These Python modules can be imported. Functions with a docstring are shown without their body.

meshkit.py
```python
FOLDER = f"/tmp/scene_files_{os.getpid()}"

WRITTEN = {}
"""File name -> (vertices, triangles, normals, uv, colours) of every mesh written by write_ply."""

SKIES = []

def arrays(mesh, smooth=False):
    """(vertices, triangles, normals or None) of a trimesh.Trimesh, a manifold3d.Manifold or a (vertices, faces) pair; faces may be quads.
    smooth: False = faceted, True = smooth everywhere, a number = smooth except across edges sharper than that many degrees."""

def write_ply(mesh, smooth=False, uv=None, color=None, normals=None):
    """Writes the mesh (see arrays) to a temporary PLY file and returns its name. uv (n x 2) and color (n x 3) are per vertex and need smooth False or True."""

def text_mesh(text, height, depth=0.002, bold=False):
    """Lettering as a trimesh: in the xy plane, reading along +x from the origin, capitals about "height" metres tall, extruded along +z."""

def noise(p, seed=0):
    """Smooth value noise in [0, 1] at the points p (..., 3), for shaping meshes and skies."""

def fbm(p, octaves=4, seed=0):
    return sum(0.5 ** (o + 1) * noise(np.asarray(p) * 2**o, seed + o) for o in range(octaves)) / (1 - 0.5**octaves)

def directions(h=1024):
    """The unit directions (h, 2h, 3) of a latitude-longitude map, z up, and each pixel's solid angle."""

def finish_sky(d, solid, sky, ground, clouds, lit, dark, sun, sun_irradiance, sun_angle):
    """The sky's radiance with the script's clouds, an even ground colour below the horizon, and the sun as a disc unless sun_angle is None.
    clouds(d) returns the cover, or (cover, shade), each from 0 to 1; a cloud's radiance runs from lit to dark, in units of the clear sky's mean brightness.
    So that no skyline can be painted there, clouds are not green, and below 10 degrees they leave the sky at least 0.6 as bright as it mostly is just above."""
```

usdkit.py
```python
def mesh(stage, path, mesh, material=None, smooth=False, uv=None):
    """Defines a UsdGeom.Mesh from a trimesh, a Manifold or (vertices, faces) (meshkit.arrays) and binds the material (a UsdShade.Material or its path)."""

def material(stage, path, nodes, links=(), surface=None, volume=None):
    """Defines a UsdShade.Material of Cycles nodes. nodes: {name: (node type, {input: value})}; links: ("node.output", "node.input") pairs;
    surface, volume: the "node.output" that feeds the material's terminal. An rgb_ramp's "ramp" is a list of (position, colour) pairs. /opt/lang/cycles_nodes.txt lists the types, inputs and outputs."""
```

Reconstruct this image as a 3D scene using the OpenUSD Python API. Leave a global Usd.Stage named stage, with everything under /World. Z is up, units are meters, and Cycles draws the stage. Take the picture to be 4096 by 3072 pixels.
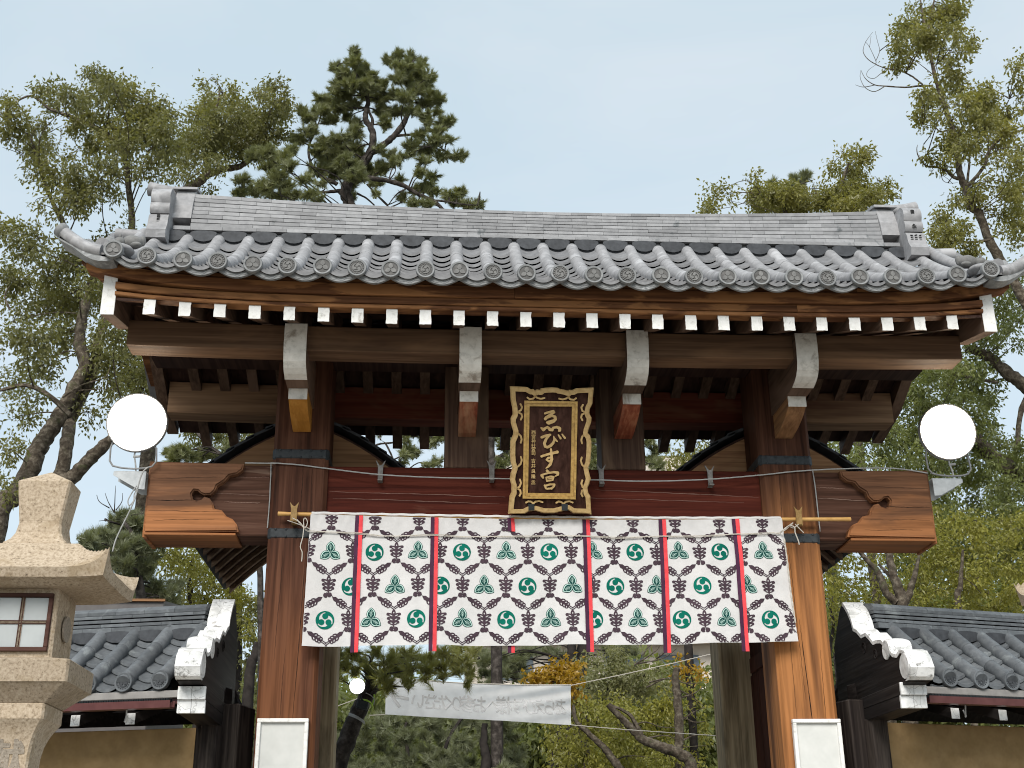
import math, json
import numpy as np
import trimesh
import usdkit, meshkit
from shapely.geometry import Polygon, LineString, Point, MultiPolygon
from shapely.ops import unary_union
from shapely import affinity
from pxr import Usd, UsdGeom, UsdLux, UsdShade, Gf, Sdf, Vt

stage = Usd.Stage.CreateInMemory()
UsdGeom.SetStageUpAxis(stage, 'Z')
UsdGeom.SetStageMetersPerUnit(stage, 1.0)
UsdGeom.Xform.Define(stage, '/World')
UsdGeom.Scope.Define(stage, '/World/Looks')

# ---------------------------------------------------------------- camera
F_PX, PITCH, YAW, ROLL = 4948.53, 21.7161, 3.9642, -0.5405
CAM = np.array([-0.9821, -10.0146, 1.6])
EXPOSURE = 2.0
_p, _y, _r = np.radians([PITCH, YAW, ROLL])
FW = np.array([math.sin(_y) * math.cos(_p), math.cos(_y) * math.cos(_p), math.sin(_p)])
RT = np.array([math.cos(_y), -math.sin(_y), 0.0])
UP = np.cross(RT, FW)
RT, UP = RT * math.cos(_r) + UP * math.sin(_r), -RT * math.sin(_r) + UP * math.cos(_r)
cam = UsdGeom.Camera.Define(stage, '/World/camera')
cam.CreateHorizontalApertureAttr(36.0)
cam.CreateVerticalApertureAttr(27.0)
cam.CreateFocalLengthAttr(36.0 * F_PX / 4096.0)
cam.CreateClippingRangeAttr(Gf.Vec2f(0.1, 2000.0))
cam.CreateExposureAttr(EXPOSURE)
_m = Gf.Matrix4d(*RT, 0, *UP, 0, *(-FW), 0, *CAM, 1)
cam.AddTransformOp().Set(_m)

# ---------------------------------------------------------------- sky and sun
SUN_EL, SUN_AZ = math.radians(41), math.radians(196)      # behind the camera, a little to its left, through thin cloud
SUN_DIR = np.array([math.sin(SUN_AZ) * math.cos(SUN_EL), math.cos(SUN_AZ) * math.cos(SUN_EL), math.sin(SUN_EL)])
SKY_STRENGTH = 0.1
CLOUD = (1.56, 1.86, 2.0)
CLOUD_B = (1.78, 1.99, 2.08)
SUN_INT, SUN_ANGLE = 0.25, 30.0
usdkit.material(stage, '/World/Looks/overcast_sky', {
    'tc': ('texture_coordinate', {}),
    'mp': ('mapping', {'scale': (1.0, 1.0, 2.6)}),
    'n': ('noise_texture', {'scale': 2.6, 'detail': 6.0, 'roughness': 0.55, 'distortion': 0.4}),
    'rp': ('rgb_ramp', {'ramp': [(0.38, CLOUD), (0.64, CLOUD_B)]}),
    'sky': ('sky_texture', {'sky_type': 'single_scattering', 'sun_disc': False, 'sun_elevation': SUN_EL, 'sun_rotation': math.atan2(SUN_DIR[0], SUN_DIR[1])}),
    'mx': ('mix_color', {'fac': 0.9}),
    'bg': ('background_shader', {'strength': SKY_STRENGTH})},
    [('tc.generated', 'mp.vector'), ('mp.vector', 'n.vector'), ('n.fac', 'rp.fac'), ('sky.color', 'mx.a'), ('rp.color', 'mx.b'), ('mx.result', 'bg.color')],
    surface='bg.background')
dome = UsdLux.DomeLight.Define(stage, '/World/sky')
UsdShade.MaterialBindingAPI.Apply(dome.GetPrim()).Bind(UsdShade.Material.Get(stage, '/World/Looks/overcast_sky'))
dome.GetPrim().SetCustomDataByKey('kind', 'structure')
dome.GetPrim().SetCustomDataByKey('label', 'pale blue-grey overcast sky above the gate and trees')
sun = UsdLux.DistantLight.Define(stage, '/World/sun')
sun.CreateNormalizeAttr(True)
sun.CreateIntensityAttr(SUN_INT)
sun.CreateAngleAttr(SUN_ANGLE)
sun.CreateColorAttr(Gf.Vec3f(1.0, 0.96, 0.9))
_z = SUN_DIR
_x = np.cross([0, 0, 1], _z); _x /= np.linalg.norm(_x)
_yy = np.cross(_z, _x)
sun.AddTransformOp().Set(Gf.Matrix4d(*_x, 0, *_yy, 0, *_z, 0, 0, 0, 0, 1))


# ---------------------------------------------------------------- from the photograph's measures to places
def ray(px, py):
    return FW + RT * (px - 2048) / F_PX - UP * (py - 1536) / F_PX


def at(px, py, Y):
    """Where the line of sight through a measured point of the photograph meets the upright plane y = Y."""
    r = ray(px, py)
    return CAM + r * (Y - CAM[1]) / r[1]


def onplane(px, py, o, n):
    r = ray(px, py)
    return CAM + r * (np.dot(np.asarray(o) - CAM, n) / np.dot(r, n))


def crop(x0, y0, s=0.4973):
    return lambda x, y: (x0 + x * s, y0 + y * s)


def over(u, v):
    return u * 1.85172, v * 1.85172


cA, cB, cC, cD, cE = crop(0, 0), crop(1000, 100), crop(2996, 0), crop(180, 650), crop(1200, 750)
cF, cG, cH, cI, cJ = crop(2200, 750), crop(2996, 750), crop(0, 1450), crop(0, 2247), crop(1000, 1450)
cK, cL, cM, cN, cO = crop(2000, 1450), crop(2996, 1450), crop(1000, 2247), crop(2000, 2247), crop(2996, 2247)

# ---------------------------------------------------------------- prims
_count, LOC = {}, {}


def unique(parent, name):
    k = _count.get((parent, name), 0)
    _count[(parent, name)] = k + 1
    return f'{parent}/{name}' + (f'_{k:03d}' if k else '')


def tag(prim, label=None, category=None, group=None, kind=None):
    for key, v in (('label', label), ('category', category), ('group', group), ('kind', kind)):
        if v:
            prim.SetCustomDataByKey(key, v)


def thing(name, label, category, loc=(0, 0, 0), group=None):
    path = unique('/World', name)
    x = UsdGeom.Xform.Define(stage, path)
    x.AddTranslateOp().Set(Gf.Vec3d(*map(float, loc)))
    LOC[path] = np.asarray(loc, float)
    tag(x.GetPrim(), label, category, group)
    return path


def obj(name, mesh, mat, parent='/World', smooth=False, uv=None, **kw):
    """One Mesh prim from a mesh given in world coordinates. Returns its path."""
    path = unique(parent, name)
    v, f = VF(mesh)
    off = LOC.get(parent)
    LOC[path] = off if off is not None else np.zeros(3)
    if off is not None:
        v = v - off
    m = usdkit.mesh(stage, path, (v, f), '/World/Looks/' + mat, smooth=smooth, uv=uv)
    if kw:
        tag(m.GetPrim(), **kw)
    return path


def VF(mesh):
    if hasattr(mesh, 'vertices'):
        return np.asarray(mesh.vertices, float), np.asarray(mesh.faces, int)
    v, f = np.asarray(mesh[0], float), np.asarray(mesh[1], int)
    if f.shape[1] == 4:
        f = np.vstack([f[:, [0, 1, 2]], f[:, [0, 2, 3]]])
    return v, f


def cat(meshes):
    vs, fs, n = [], [], 0
    for m in meshes:
        v, f = VF(m)
        vs.append(v); fs.append(f + n); n += len(v)
    return np.vstack(vs), np.vstack(fs)


# ---------------------------------------------------------------- shapes
_pts = np.array([[(a if ax == 0 else b if ax == 1 else c) for a, b, c in [(sx, sy, sz)] for ax in range(3)] + [k] for sx in (-1, 1) for sy in (-1, 1) for sz in (-1, 1) for k in range(3)], float)
_h = np.ones((24, 3)) - 0.1 * np.array([[0 if i == int(r[3]) else 1 for i in range(3)] for r in _pts])
_hull = trimesh.convex.convex_hull(_pts[:, :3] * _h)
_TV, _TF = np.array(_hull.vertices), np.array(_hull.faces)
_TS, _TK = np.sign(_TV), (np.abs(_TV) < 0.95)


def bx(x0, x1, y0, y1, z0, z1, b=0.004):
    """A box with chamfered edges."""
    h = np.array([x1 - x0, y1 - y0, z1 - z0]) / 2
    c = np.array([x1 + x0, y1 + y0, z1 + z0]) / 2
    b = min(b, 0.45 * h.min())
    return c + _TS * (h - b * _TK), _TF


def move(mesh, M=None, t=(0, 0, 0)):
    v, f = VF(mesh)
    return (v if M is None else v @ np.asarray(M).T) + np.asarray(t, float), f


def rot(axis, a):
    c, s = math.cos(a), math.sin(a)
    return np.array({'x': [[1, 0, 0], [0, c, -s], [0, s, c]], 'y': [[c, 0, s], [0, 1, 0], [-s, 0, c]], 'z': [[c, -s, 0], [s, c, 0], [0, 0, 1]]}[axis])


def polys(p):
    if p.is_empty:
        return []
    return [g for g in getattr(p, 'geoms', [p]) if g.geom_type == 'Polygon' and g.area > 1e-9]


def extrude(poly, depth):
    """Polygon in xy extruded along +z."""
    ms = []
    for g in polys(poly):
        m = trimesh.creation.extrude_polygon(g, depth, engine='earcut')
        ms.append((np.array(m.vertices), np.array(m.faces)))
    return cat(ms)


def slab_x(pts_yz, x0, x1):
    """An outline in (y, z) given thickness along x."""
    p = pts_yz if hasattr(pts_yz, 'area') else Polygon(pts_yz)
    v, f = extrude(p.buffer(0), x1 - x0)
    return np.stack([v[:, 2] + x0, v[:, 0], v[:, 1]], 1), f


def slab_y(pts_xz, y0, y1):
    p = pts_xz if hasattr(pts_xz, 'area') else Polygon(pts_xz)
    v, f = extrude(p.buffer(0), y1 - y0)
    return np.stack([v[:, 0], v[:, 2] + y0, v[:, 1]], 1), f[:, ::-1]


def tube(path, rad, n=8, caps=True):
    P = np.asarray(path, float)
    R = np.broadcast_to(np.asarray(rad, float), (len(P),))
    T = np.gradient(P, axis=0)
    T /= np.maximum(np.linalg.norm(T, axis=1, keepdims=True), 1e-9)
    a = np.array([0, 0, 1.0]) if abs(T[0][2]) < 0.9 else np.array([1.0, 0, 0])
    N = np.cross(T[0], a); N /= np.linalg.norm(N)
    ang = np.arange(n) / n * 2 * math.pi
    rings = []
    for i in range(len(P)):
        N = N - T[i] * np.dot(N, T[i]); N /= max(np.linalg.norm(N), 1e-9)
        B = np.cross(T[i], N)
        rings.append(P[i] + R[i] * (np.cos(ang)[:, None] * N + np.sin(ang)[:, None] * B))
    V = np.vstack(rings)
    i, j = np.meshgrid(np.arange(len(P) - 1), np.arange(n), indexing='ij')
    a0, a1 = i * n + j, i * n + (j + 1) % n
    q = np.stack([a0, a1, a1 + n, a0 + n], -1).reshape(-1, 4)
    F = np.vstack([q[:, [0, 1, 2]], q[:, [0, 2, 3]]])
    if caps:
        V = np.vstack([V, P[:1], P[-1:]])
        k = len(V)
        e = (len(P) - 1) * n
        F = np.vstack([F, [[(j + 1) % n, j, k - 2] for j in range(n)], [[e + j, e + (j + 1) % n, k - 1] for j in range(n)]])
    return V, F


def grid(fn, nu, nv):
    """A sheet fn(u, v) -> (n, 3) over the unit square."""
    u, v = np.meshgrid(np.linspace(0, 1, nu + 1), np.linspace(0, 1, nv + 1), indexing='ij')
    V = fn(u.ravel(), v.ravel())
    i, j = np.meshgrid(np.arange(nu), np.arange(nv), indexing='ij')
    a = i * (nv + 1) + j
    q = np.stack([a, a + nv + 1, a + nv + 2, a + 1], -1).reshape(-1, 4)
    return V, np.vstack([q[:, [0, 1, 2]], q[:, [0, 2, 3]]])


def thick(sheet, d):
    """Gives an open sheet thickness along the vector d."""
    v, f = sheet
    f = np.asarray(f)
    e = np.vstack([f[:, [0, 1]], f[:, [1, 2]], f[:, [2, 0]]])
    key = {tuple(x) for x in e.tolist()}
    b = np.array([x for x in key if (x[1], x[0]) not in key])
    n = len(v)
    side = np.vstack([np.stack([b[:, 1], b[:, 0], b[:, 0] + n], 1), np.stack([b[:, 1], b[:, 0] + n, b[:, 1] + n], 1)])
    return np.vstack([v, v + np.asarray(d)]), np.vstack([f, f[:, ::-1] + n, side])


def lathe(profile, n=24):
    """(r, z) profile turned about z."""
    m = trimesh.creation.revolve(np.asarray(profile, float), sections=n)
    return np.array(m.vertices), np.array(m.faces)


def bend_x(mesh, fn):
    v, f = VF(mesh)
    v = v.copy(); v[:, 2] += fn(v[:, 0])
    return v, f


def long_bar(x0, x1, y0, y1, z0, z1, n=24, b=0.006):
    """A chamfered bar along x with stations, so that it can be bent."""
    prof = [(y0 + b, z0), (y1 - b, z0), (y1, z0 + b), (y1, z1 - b), (y1 - b, z1), (y0 + b, z1), (y0, z1 - b), (y0, z0 + b)]
    xs = np.linspace(x0, x1, n + 1)
    V = np.array([[x, y, z] for x in xs for y, z in prof])
    k = len(prof)
    F = [[i * k + j, i * k + (j + 1) % k, (i + 1) * k + (j + 1) % k, (i + 1) * k + j] for i in range(n) for j in range(k)]
    F = VF((V, np.array(F)))[1]
    e = n * k
    F = np.vstack([F[:, ::-1], [[0, j, j + 1] for j in range(1, k - 1)], [[e, e + j + 1, e + j] for j in range(1, k - 1)]])
    return V, F


def stroke(points, smooth=True):
    """A brush stroke: (x, y, width) points made into a polygon."""
    P = np.array(points, float)
    out = []
    for a, b in zip(P[:-1], P[1:]):
        out.append(unary_union([Point(a[:2]).buffer(a[2] / 2, 6), Point(b[:2]).buffer(b[2] / 2, 6)]).convex_hull)
    return unary_union(out)


GLYPHS = json.loads(r'''{"西":"5,66,5,75,91,75,91,66,63,65,63,54,87,54,87,-8,78,-9,77,-3,20,-3,19,-9,10,-9,10,54,33,54,33,65;20,18,19,6,78,6,78,20,60,20,54,24,54,45,41,45,36,27,26,18;64,45,63,29,78,29,78,45;42,55,54,54,54,66,42,66;19,26,28,31,33,45,19,45","宮":"7,72,42,72,40,80,46,82,49,82,53,72,89,72,90,50,89,48,80,49,80,63,17,63,16,48,7,48|15,-9,15,23,39,24,41,30,22,32,22,56,74,57,74,31,51,31,49,25,82,24,82,-8,73,-9,71,-5,26,-5,24,-9;25,4,72,3,72,16,25,16;31,40,65,39,65,49,31,49","神":"2,26,18,41,27,54,4,57,4,65,21,65,14,76,18,81,22,81,29,72,28,65,36,65,38,62,40,66,60,66,61,82,69,81,69,66,90,65,90,14,69,17,68,-10,60,-9,60,17,49,17,49,13,40,13,40,25,34,20,27,29,26,-9,18,-10,17,27,7,19;69,27,81,26,81,37,70,38;69,47,81,46,81,57,69,57;49,27,60,26,60,38,49,38;49,47,60,46,60,57,49,57;28,42,40,29,40,60","社":"36,3,61,3,61,42,41,42,40,50,61,51,61,81,70,82,71,51,91,51,91,42,71,42,71,3,93,3,93,-6,36,-6|7,19,2,28,22,45,28,54,4,57,4,65,22,65,14,77,21,82,31,70,29,65,40,63,29,41,42,28,36,20,27,29,26,-10,18,-9,18,27","司":"7,67,8,75,86,75,85,-5,77,-9,62,-9,60,-3,60,1,77,1,77,66|8,58,68,58,68,50,8,50|14,41,61,41,61,8,23,8,23,1,14,1;23,18,52,16,52,33,23,33","吉":"5,60,5,68,43,68,43,81,53,80,53,68,91,67,90,59,53,59,53,47,86,47,86,38,11,38,11,47,43,47,43,59|16,29,80,29,81,-10,71,-10,70,-6,27,-6,25,-10,16,-10;26,4,71,3,71,20,26,20","井":"5,22,5,31,26,31,26,52,8,52,8,61,26,61,27,81,36,81,36,61,61,61,61,81,70,81,70,61,89,61,89,52,70,52,70,31,91,31,91,22,70,22,69,-10,61,-10,60,22,34,22,27,2,19,-7,11,-10,6,-3,19,8,24,22;36,32,60,31,61,52,36,52","良":"12,-5,16,3,16,72,44,72,42,81,45,82,51,82,55,72,80,72,80,31,87,23,68,10,92,0,89,-7,87,-9,79,-7,58,4,45,17,38,28,25,28,25,3,48,8,49,-1,18,-10;50,28,60,16,76,27;25,56,71,55,71,64,25,64;26,47,25,37,71,37,71,47","隆":"7,77,31,78,36,75,27,49,31,43,56,52,50,60,39,52,33,57,49,72,55,82,63,80,61,74,84,73,86,71,84,65,73,51,95,43,91,37,83,38,82,34,68,34,68,27,87,27,88,20,68,19,68,15,86,14,87,7,68,7,68,2,92,1,93,-6,33,-7,33,1,59,1,59,6,41,7,41,11,33,16,28,13,18,13,16,19,15,-9,8,-10;64,47,55,41,73,42;56,66,64,57,72,65;44,15,59,14,59,19,46,19;52,33,51,27,59,27,59,34;36,36,33,38,35,18,40,23,46,37;15,21,25,21,27,24,26,35,18,46,25,69,15,69","丞":"17,69,16,78,74,78,78,73,60,56,68,42,81,59,89,55,72,34,82,22,91,17,91,14,86,9,79,12,66,26,54,49,52,9,48,6,30,5,27,14,43,14,43,57,59,69|6,-6,6,3,90,2,90,-6|4,13,20,29,29,47,7,48,7,56,36,57,40,55,36,39,26,22,11,8","あ":"9,11,15,29,34,45,34,56,13,57,13,66,35,65,36,77,46,77,44,65,78,69,77,60,44,57,42,49,43,47,60,49,62,56,67,55,71,53,69,47,83,39,87,32,88,20,85,10,77,1,56,-7,50,0,69,7,77,16,78,30,68,39,65,38,56,20,46,10,46,0,39,-1,37,3,28,-1,17,-1,13,1;42,38,44,21,49,25,57,41;20,10,27,8,35,12,33,33,22,24,19,17","ら":"16,19,21,59,31,58,28,34,45,42,63,43,75,38,83,24,78,6,66,-2,55,-5,30,-5,28,5,49,4,66,9,73,21,69,31,62,34,44,33,30,25,25,17|29,67,31,76,34,76,70,69,70,64,69,60,65,59","え":"10,0,51,42,17,40,16,50,64,54,71,47,50,27,58,22,61,9,65,4,88,6,88,-4,61,-5,54,0,50,16,43,19,19,-6|28,67,29,76,69,71,68,62","び":"81,76,88,79,94,67,93,63,87,63|8,55,8,65,43,70,46,68,47,61,39,58,30,47,22,28,23,10,30,3,48,3,55,7,61,16,64,28,64,50,60,65,62,69,70,70,74,51,90,27,83,21,72,34,70,14,61,-1,45,-8,26,-6,16,2,13,8,12,24,16,39,27,57|71,72,77,76,84,60,78,58","す":"8,55,9,64,51,65,51,77,61,77,61,65,90,64,90,56,61,56,64,23,61,13,49,-1,36,-7,33,-7,27,1,40,5,49,14,38,15,31,20,28,35,35,46,51,49,51,56;38,36,40,24,50,23,54,35,50,40,42,40","様":"2,15,16,49,16,52,4,52,4,60,17,61,17,81,26,81,27,61,37,61,37,69,48,69,44,79,49,81,53,80,58,69,70,69,76,82,85,79,80,69,91,69,91,61,68,61,68,58,89,57,89,49,68,49,68,43,92,43,93,36,69,35,68,33,74,22,84,33,91,30,91,27,79,15,85,7,94,3,90,-5,82,-2,69,13,68,-5,64,-9,51,-10,48,-3,48,-1,59,-1,59,8,37,-4,34,-3,31,2,33,5,55,17,59,15,59,35,35,35,37,30,45,33,50,28,55,19,50,15,39,28,32,23,26,32,26,-9,17,-8,17,25,8,9;27,46,34,36,35,43,59,43,59,49,40,49,40,57,59,57,59,61,37,61,37,52,26,52","へ":"5,24,5,27,29,55,35,61,43,62,92,9,84,2,41,51,36,49,14,18","お":"65,59,67,65,71,66,89,55,92,50,89,45,86,45|9,9,10,18,15,25,30,35,30,50,12,50,11,60,30,59,31,78,40,77,40,61,59,64,59,54,39,51,39,38,68,40,77,36,84,25,84,15,79,5,64,-3,50,-4,47,4,64,7,74,15,74,25,64,32,46,31,39,28,39,1,33,-5,17,-1;20,10,26,5,30,6,30,24,19,16","参":"3,23,26,41,4,42,4,50,33,50,36,57,16,56,14,64,27,70,40,82,49,77,37,66,62,66,55,75,62,79,87,59,81,53,74,59,48,58,45,50,92,50,92,42,70,41,78,33,94,25,89,18,70,28,57,42,39,42,30,30,51,39,58,37,59,34,38,23,28,21,21,25,10,17|16,-4,17,-1,57,7,72,17,80,14,70,4,48,-5,20,-10|26,6,22,14,47,20,60,28,68,25,63,19,40,9","り":"19,31,23,77,33,77,30,57,37,65,50,72,61,71,71,63,77,45,76,25,69,10,57,0,35,-7,30,2,47,6,62,17,67,30,67,45,60,61,47,62,37,53,30,38,30,21,21,20","く":"19,33,20,41,48,64,59,77,62,77,68,69,33,41,30,36,71,-1,62,-8","だ":"77,72,84,76,92,61,85,59|41,7,42,22,51,22,50,12,52,7,62,4,85,6,85,-3,53,-4,46,-1|48,45,84,45,84,37,48,36|67,67,68,71,73,72,81,57,74,55|6,51,6,60,28,60,30,76,41,74,38,61,56,63,56,54,35,50,30,26,18,-6,8,-4,8,0,16,15,25,50","さ":"14,52,14,61,51,60,47,76,55,78,61,62,82,66,84,60,83,56,65,53,71,38,79,29,74,21,50,24,50,32,65,31,55,51|17,10,18,24,24,32,31,30,27,16,30,7,46,3,73,6,74,0,73,-4,69,-5,34,-5,22,1","い":"63,60,64,63,72,65,81,50,89,22,89,15,84,12,79,13,74,41|13,27,11,68,22,68,22,34,28,12,36,8,46,28,53,21,47,5,40,-2,26,-1,17,11","昭":"6,74,37,73,39,77,89,77,87,43,81,37,66,37,64,45,78,46,80,67,63,68,56,46,45,36,37,36,37,10,15,9,14,1,7,1;38,69,37,44,38,43,49,52,54,67;16,38,15,18,28,18,28,38;16,66,15,47,28,47,28,66|41,32,87,33,89,-8,51,-5,50,-10,42,-10;50,5,79,4,79,24,50,24","四":"7,72,88,73,88,-6,80,-6,78,1,18,1,17,-6,8,-6;18,19,18,10,79,11,79,23,59,23,54,27,52,64,42,64,40,39,32,22,22,15;62,33,79,32,79,64,62,64;17,24,25,28,30,37,33,64,17,64","年":"4,48,18,64,26,82,35,80,32,70,88,70,88,61,58,61,58,48,86,48,86,40,58,39,58,23,92,22,93,14,58,13,58,-8,49,-10,48,13,4,13,4,22,19,22,19,47,48,48,48,61,26,61,12,42;30,39,29,22,48,22,48,39","修":"28,54,36,55,43,62,55,82,62,80,59,71,90,69,83,55,75,47,93,41,94,38,86,33,66,42,37,32,37,7,28,6;56,63,67,52,77,62;38,50,38,40,58,48,50,56,43,49|42,-9,40,-1,67,5,84,17,92,15,84,5,66,-4,48,-9|44,11,66,20,75,28,82,26,75,17,57,8,48,6|43,23,65,37,73,35,69,29,52,20,47,19|1,39,15,62,21,80,30,79,23,60,22,-10,14,-10,14,41,6,32","補":"2,21,23,54,5,56,5,64,19,64,13,79,19,81,28,68,25,64,33,63,34,68,58,68,59,82,67,81,67,68,80,68,70,76,77,81,93,68,92,59,67,58,67,51,89,51,87,-8,72,-7,71,-1,80,-1,80,11,67,11,67,-9,58,-9,58,11,47,11,46,-9,38,-10,37,23,30,18,25,25,24,-9,15,-9,15,23,7,16;67,20,80,19,80,27,67,27;80,42,67,43,67,35,80,35;33,59,26,37,31,45,37,43,37,51,58,51,58,59;46,20,58,19,58,27,46,27;46,36,58,35,58,43,46,43;31,33,37,25,37,38","自":"15,68,39,68,43,82,53,80,49,68,83,68,83,-9,73,-9,72,-4,25,-4,23,-10,15,-10;24,27,73,26,73,38,24,38;24,48,73,47,73,59,24,59;25,17,24,5,73,5,73,17","永":"17,53,17,62,53,62,53,53,61,36,84,55,90,48,66,27,78,13,94,4,88,-3,82,-1,61,17,54,28,52,-5,45,-9,31,-9,28,0,43,0,43,53|26,74,29,81,34,81,59,73,67,67,60,61|2,3,18,17,26,33,5,34,4,42,37,42,35,28,23,8,10,-3","献":"2,62,3,73,22,73,23,83,33,84,35,82,35,73,55,72,54,61,35,61,35,57,64,57,64,82,66,84,75,84,77,78,83,79,93,63,92,57,94,56,94,45,78,44,78,41,84,15,91,2,95,-1,95,-4,89,-11,85,-11,79,-4,72,12,66,-2,59,-12,55,-12,52,-9,45,-11,36,-11,35,-7,23,-6,23,9,17,9,16,-10,12,-12,5,-11,4,56,22,57,22,60;78,63,77,57,81,57,81,59;54,8,57,9,60,17,64,44,54,44;34,2,42,1,42,9,34,9;35,23,35,20,42,21,42,23;40,35,42,35,42,38,40,38;26,45,28,39,30,39,31,45;16,21,22,20,23,23,16,23;17,38,16,35,17,34,18,36"}''')


def glyph(ch):
    """The outline of a written character, about 96 units tall."""
    out = []
    for part in GLYPHS[ch].split('|'):
        rings = [np.array(list(map(int, r.split(','))), float).reshape(-1, 2) for r in part.split(';')]
        out.append(Polygon(rings[0], rings[1:]).buffer(0))
    return unary_union(out)


# ---------------------------------------------------------------- materials
def M(name, nodes, links, surface='p.BSDF'):
    usdkit.material(stage, '/World/Looks/' + name, nodes, links, surface=surface)


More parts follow.
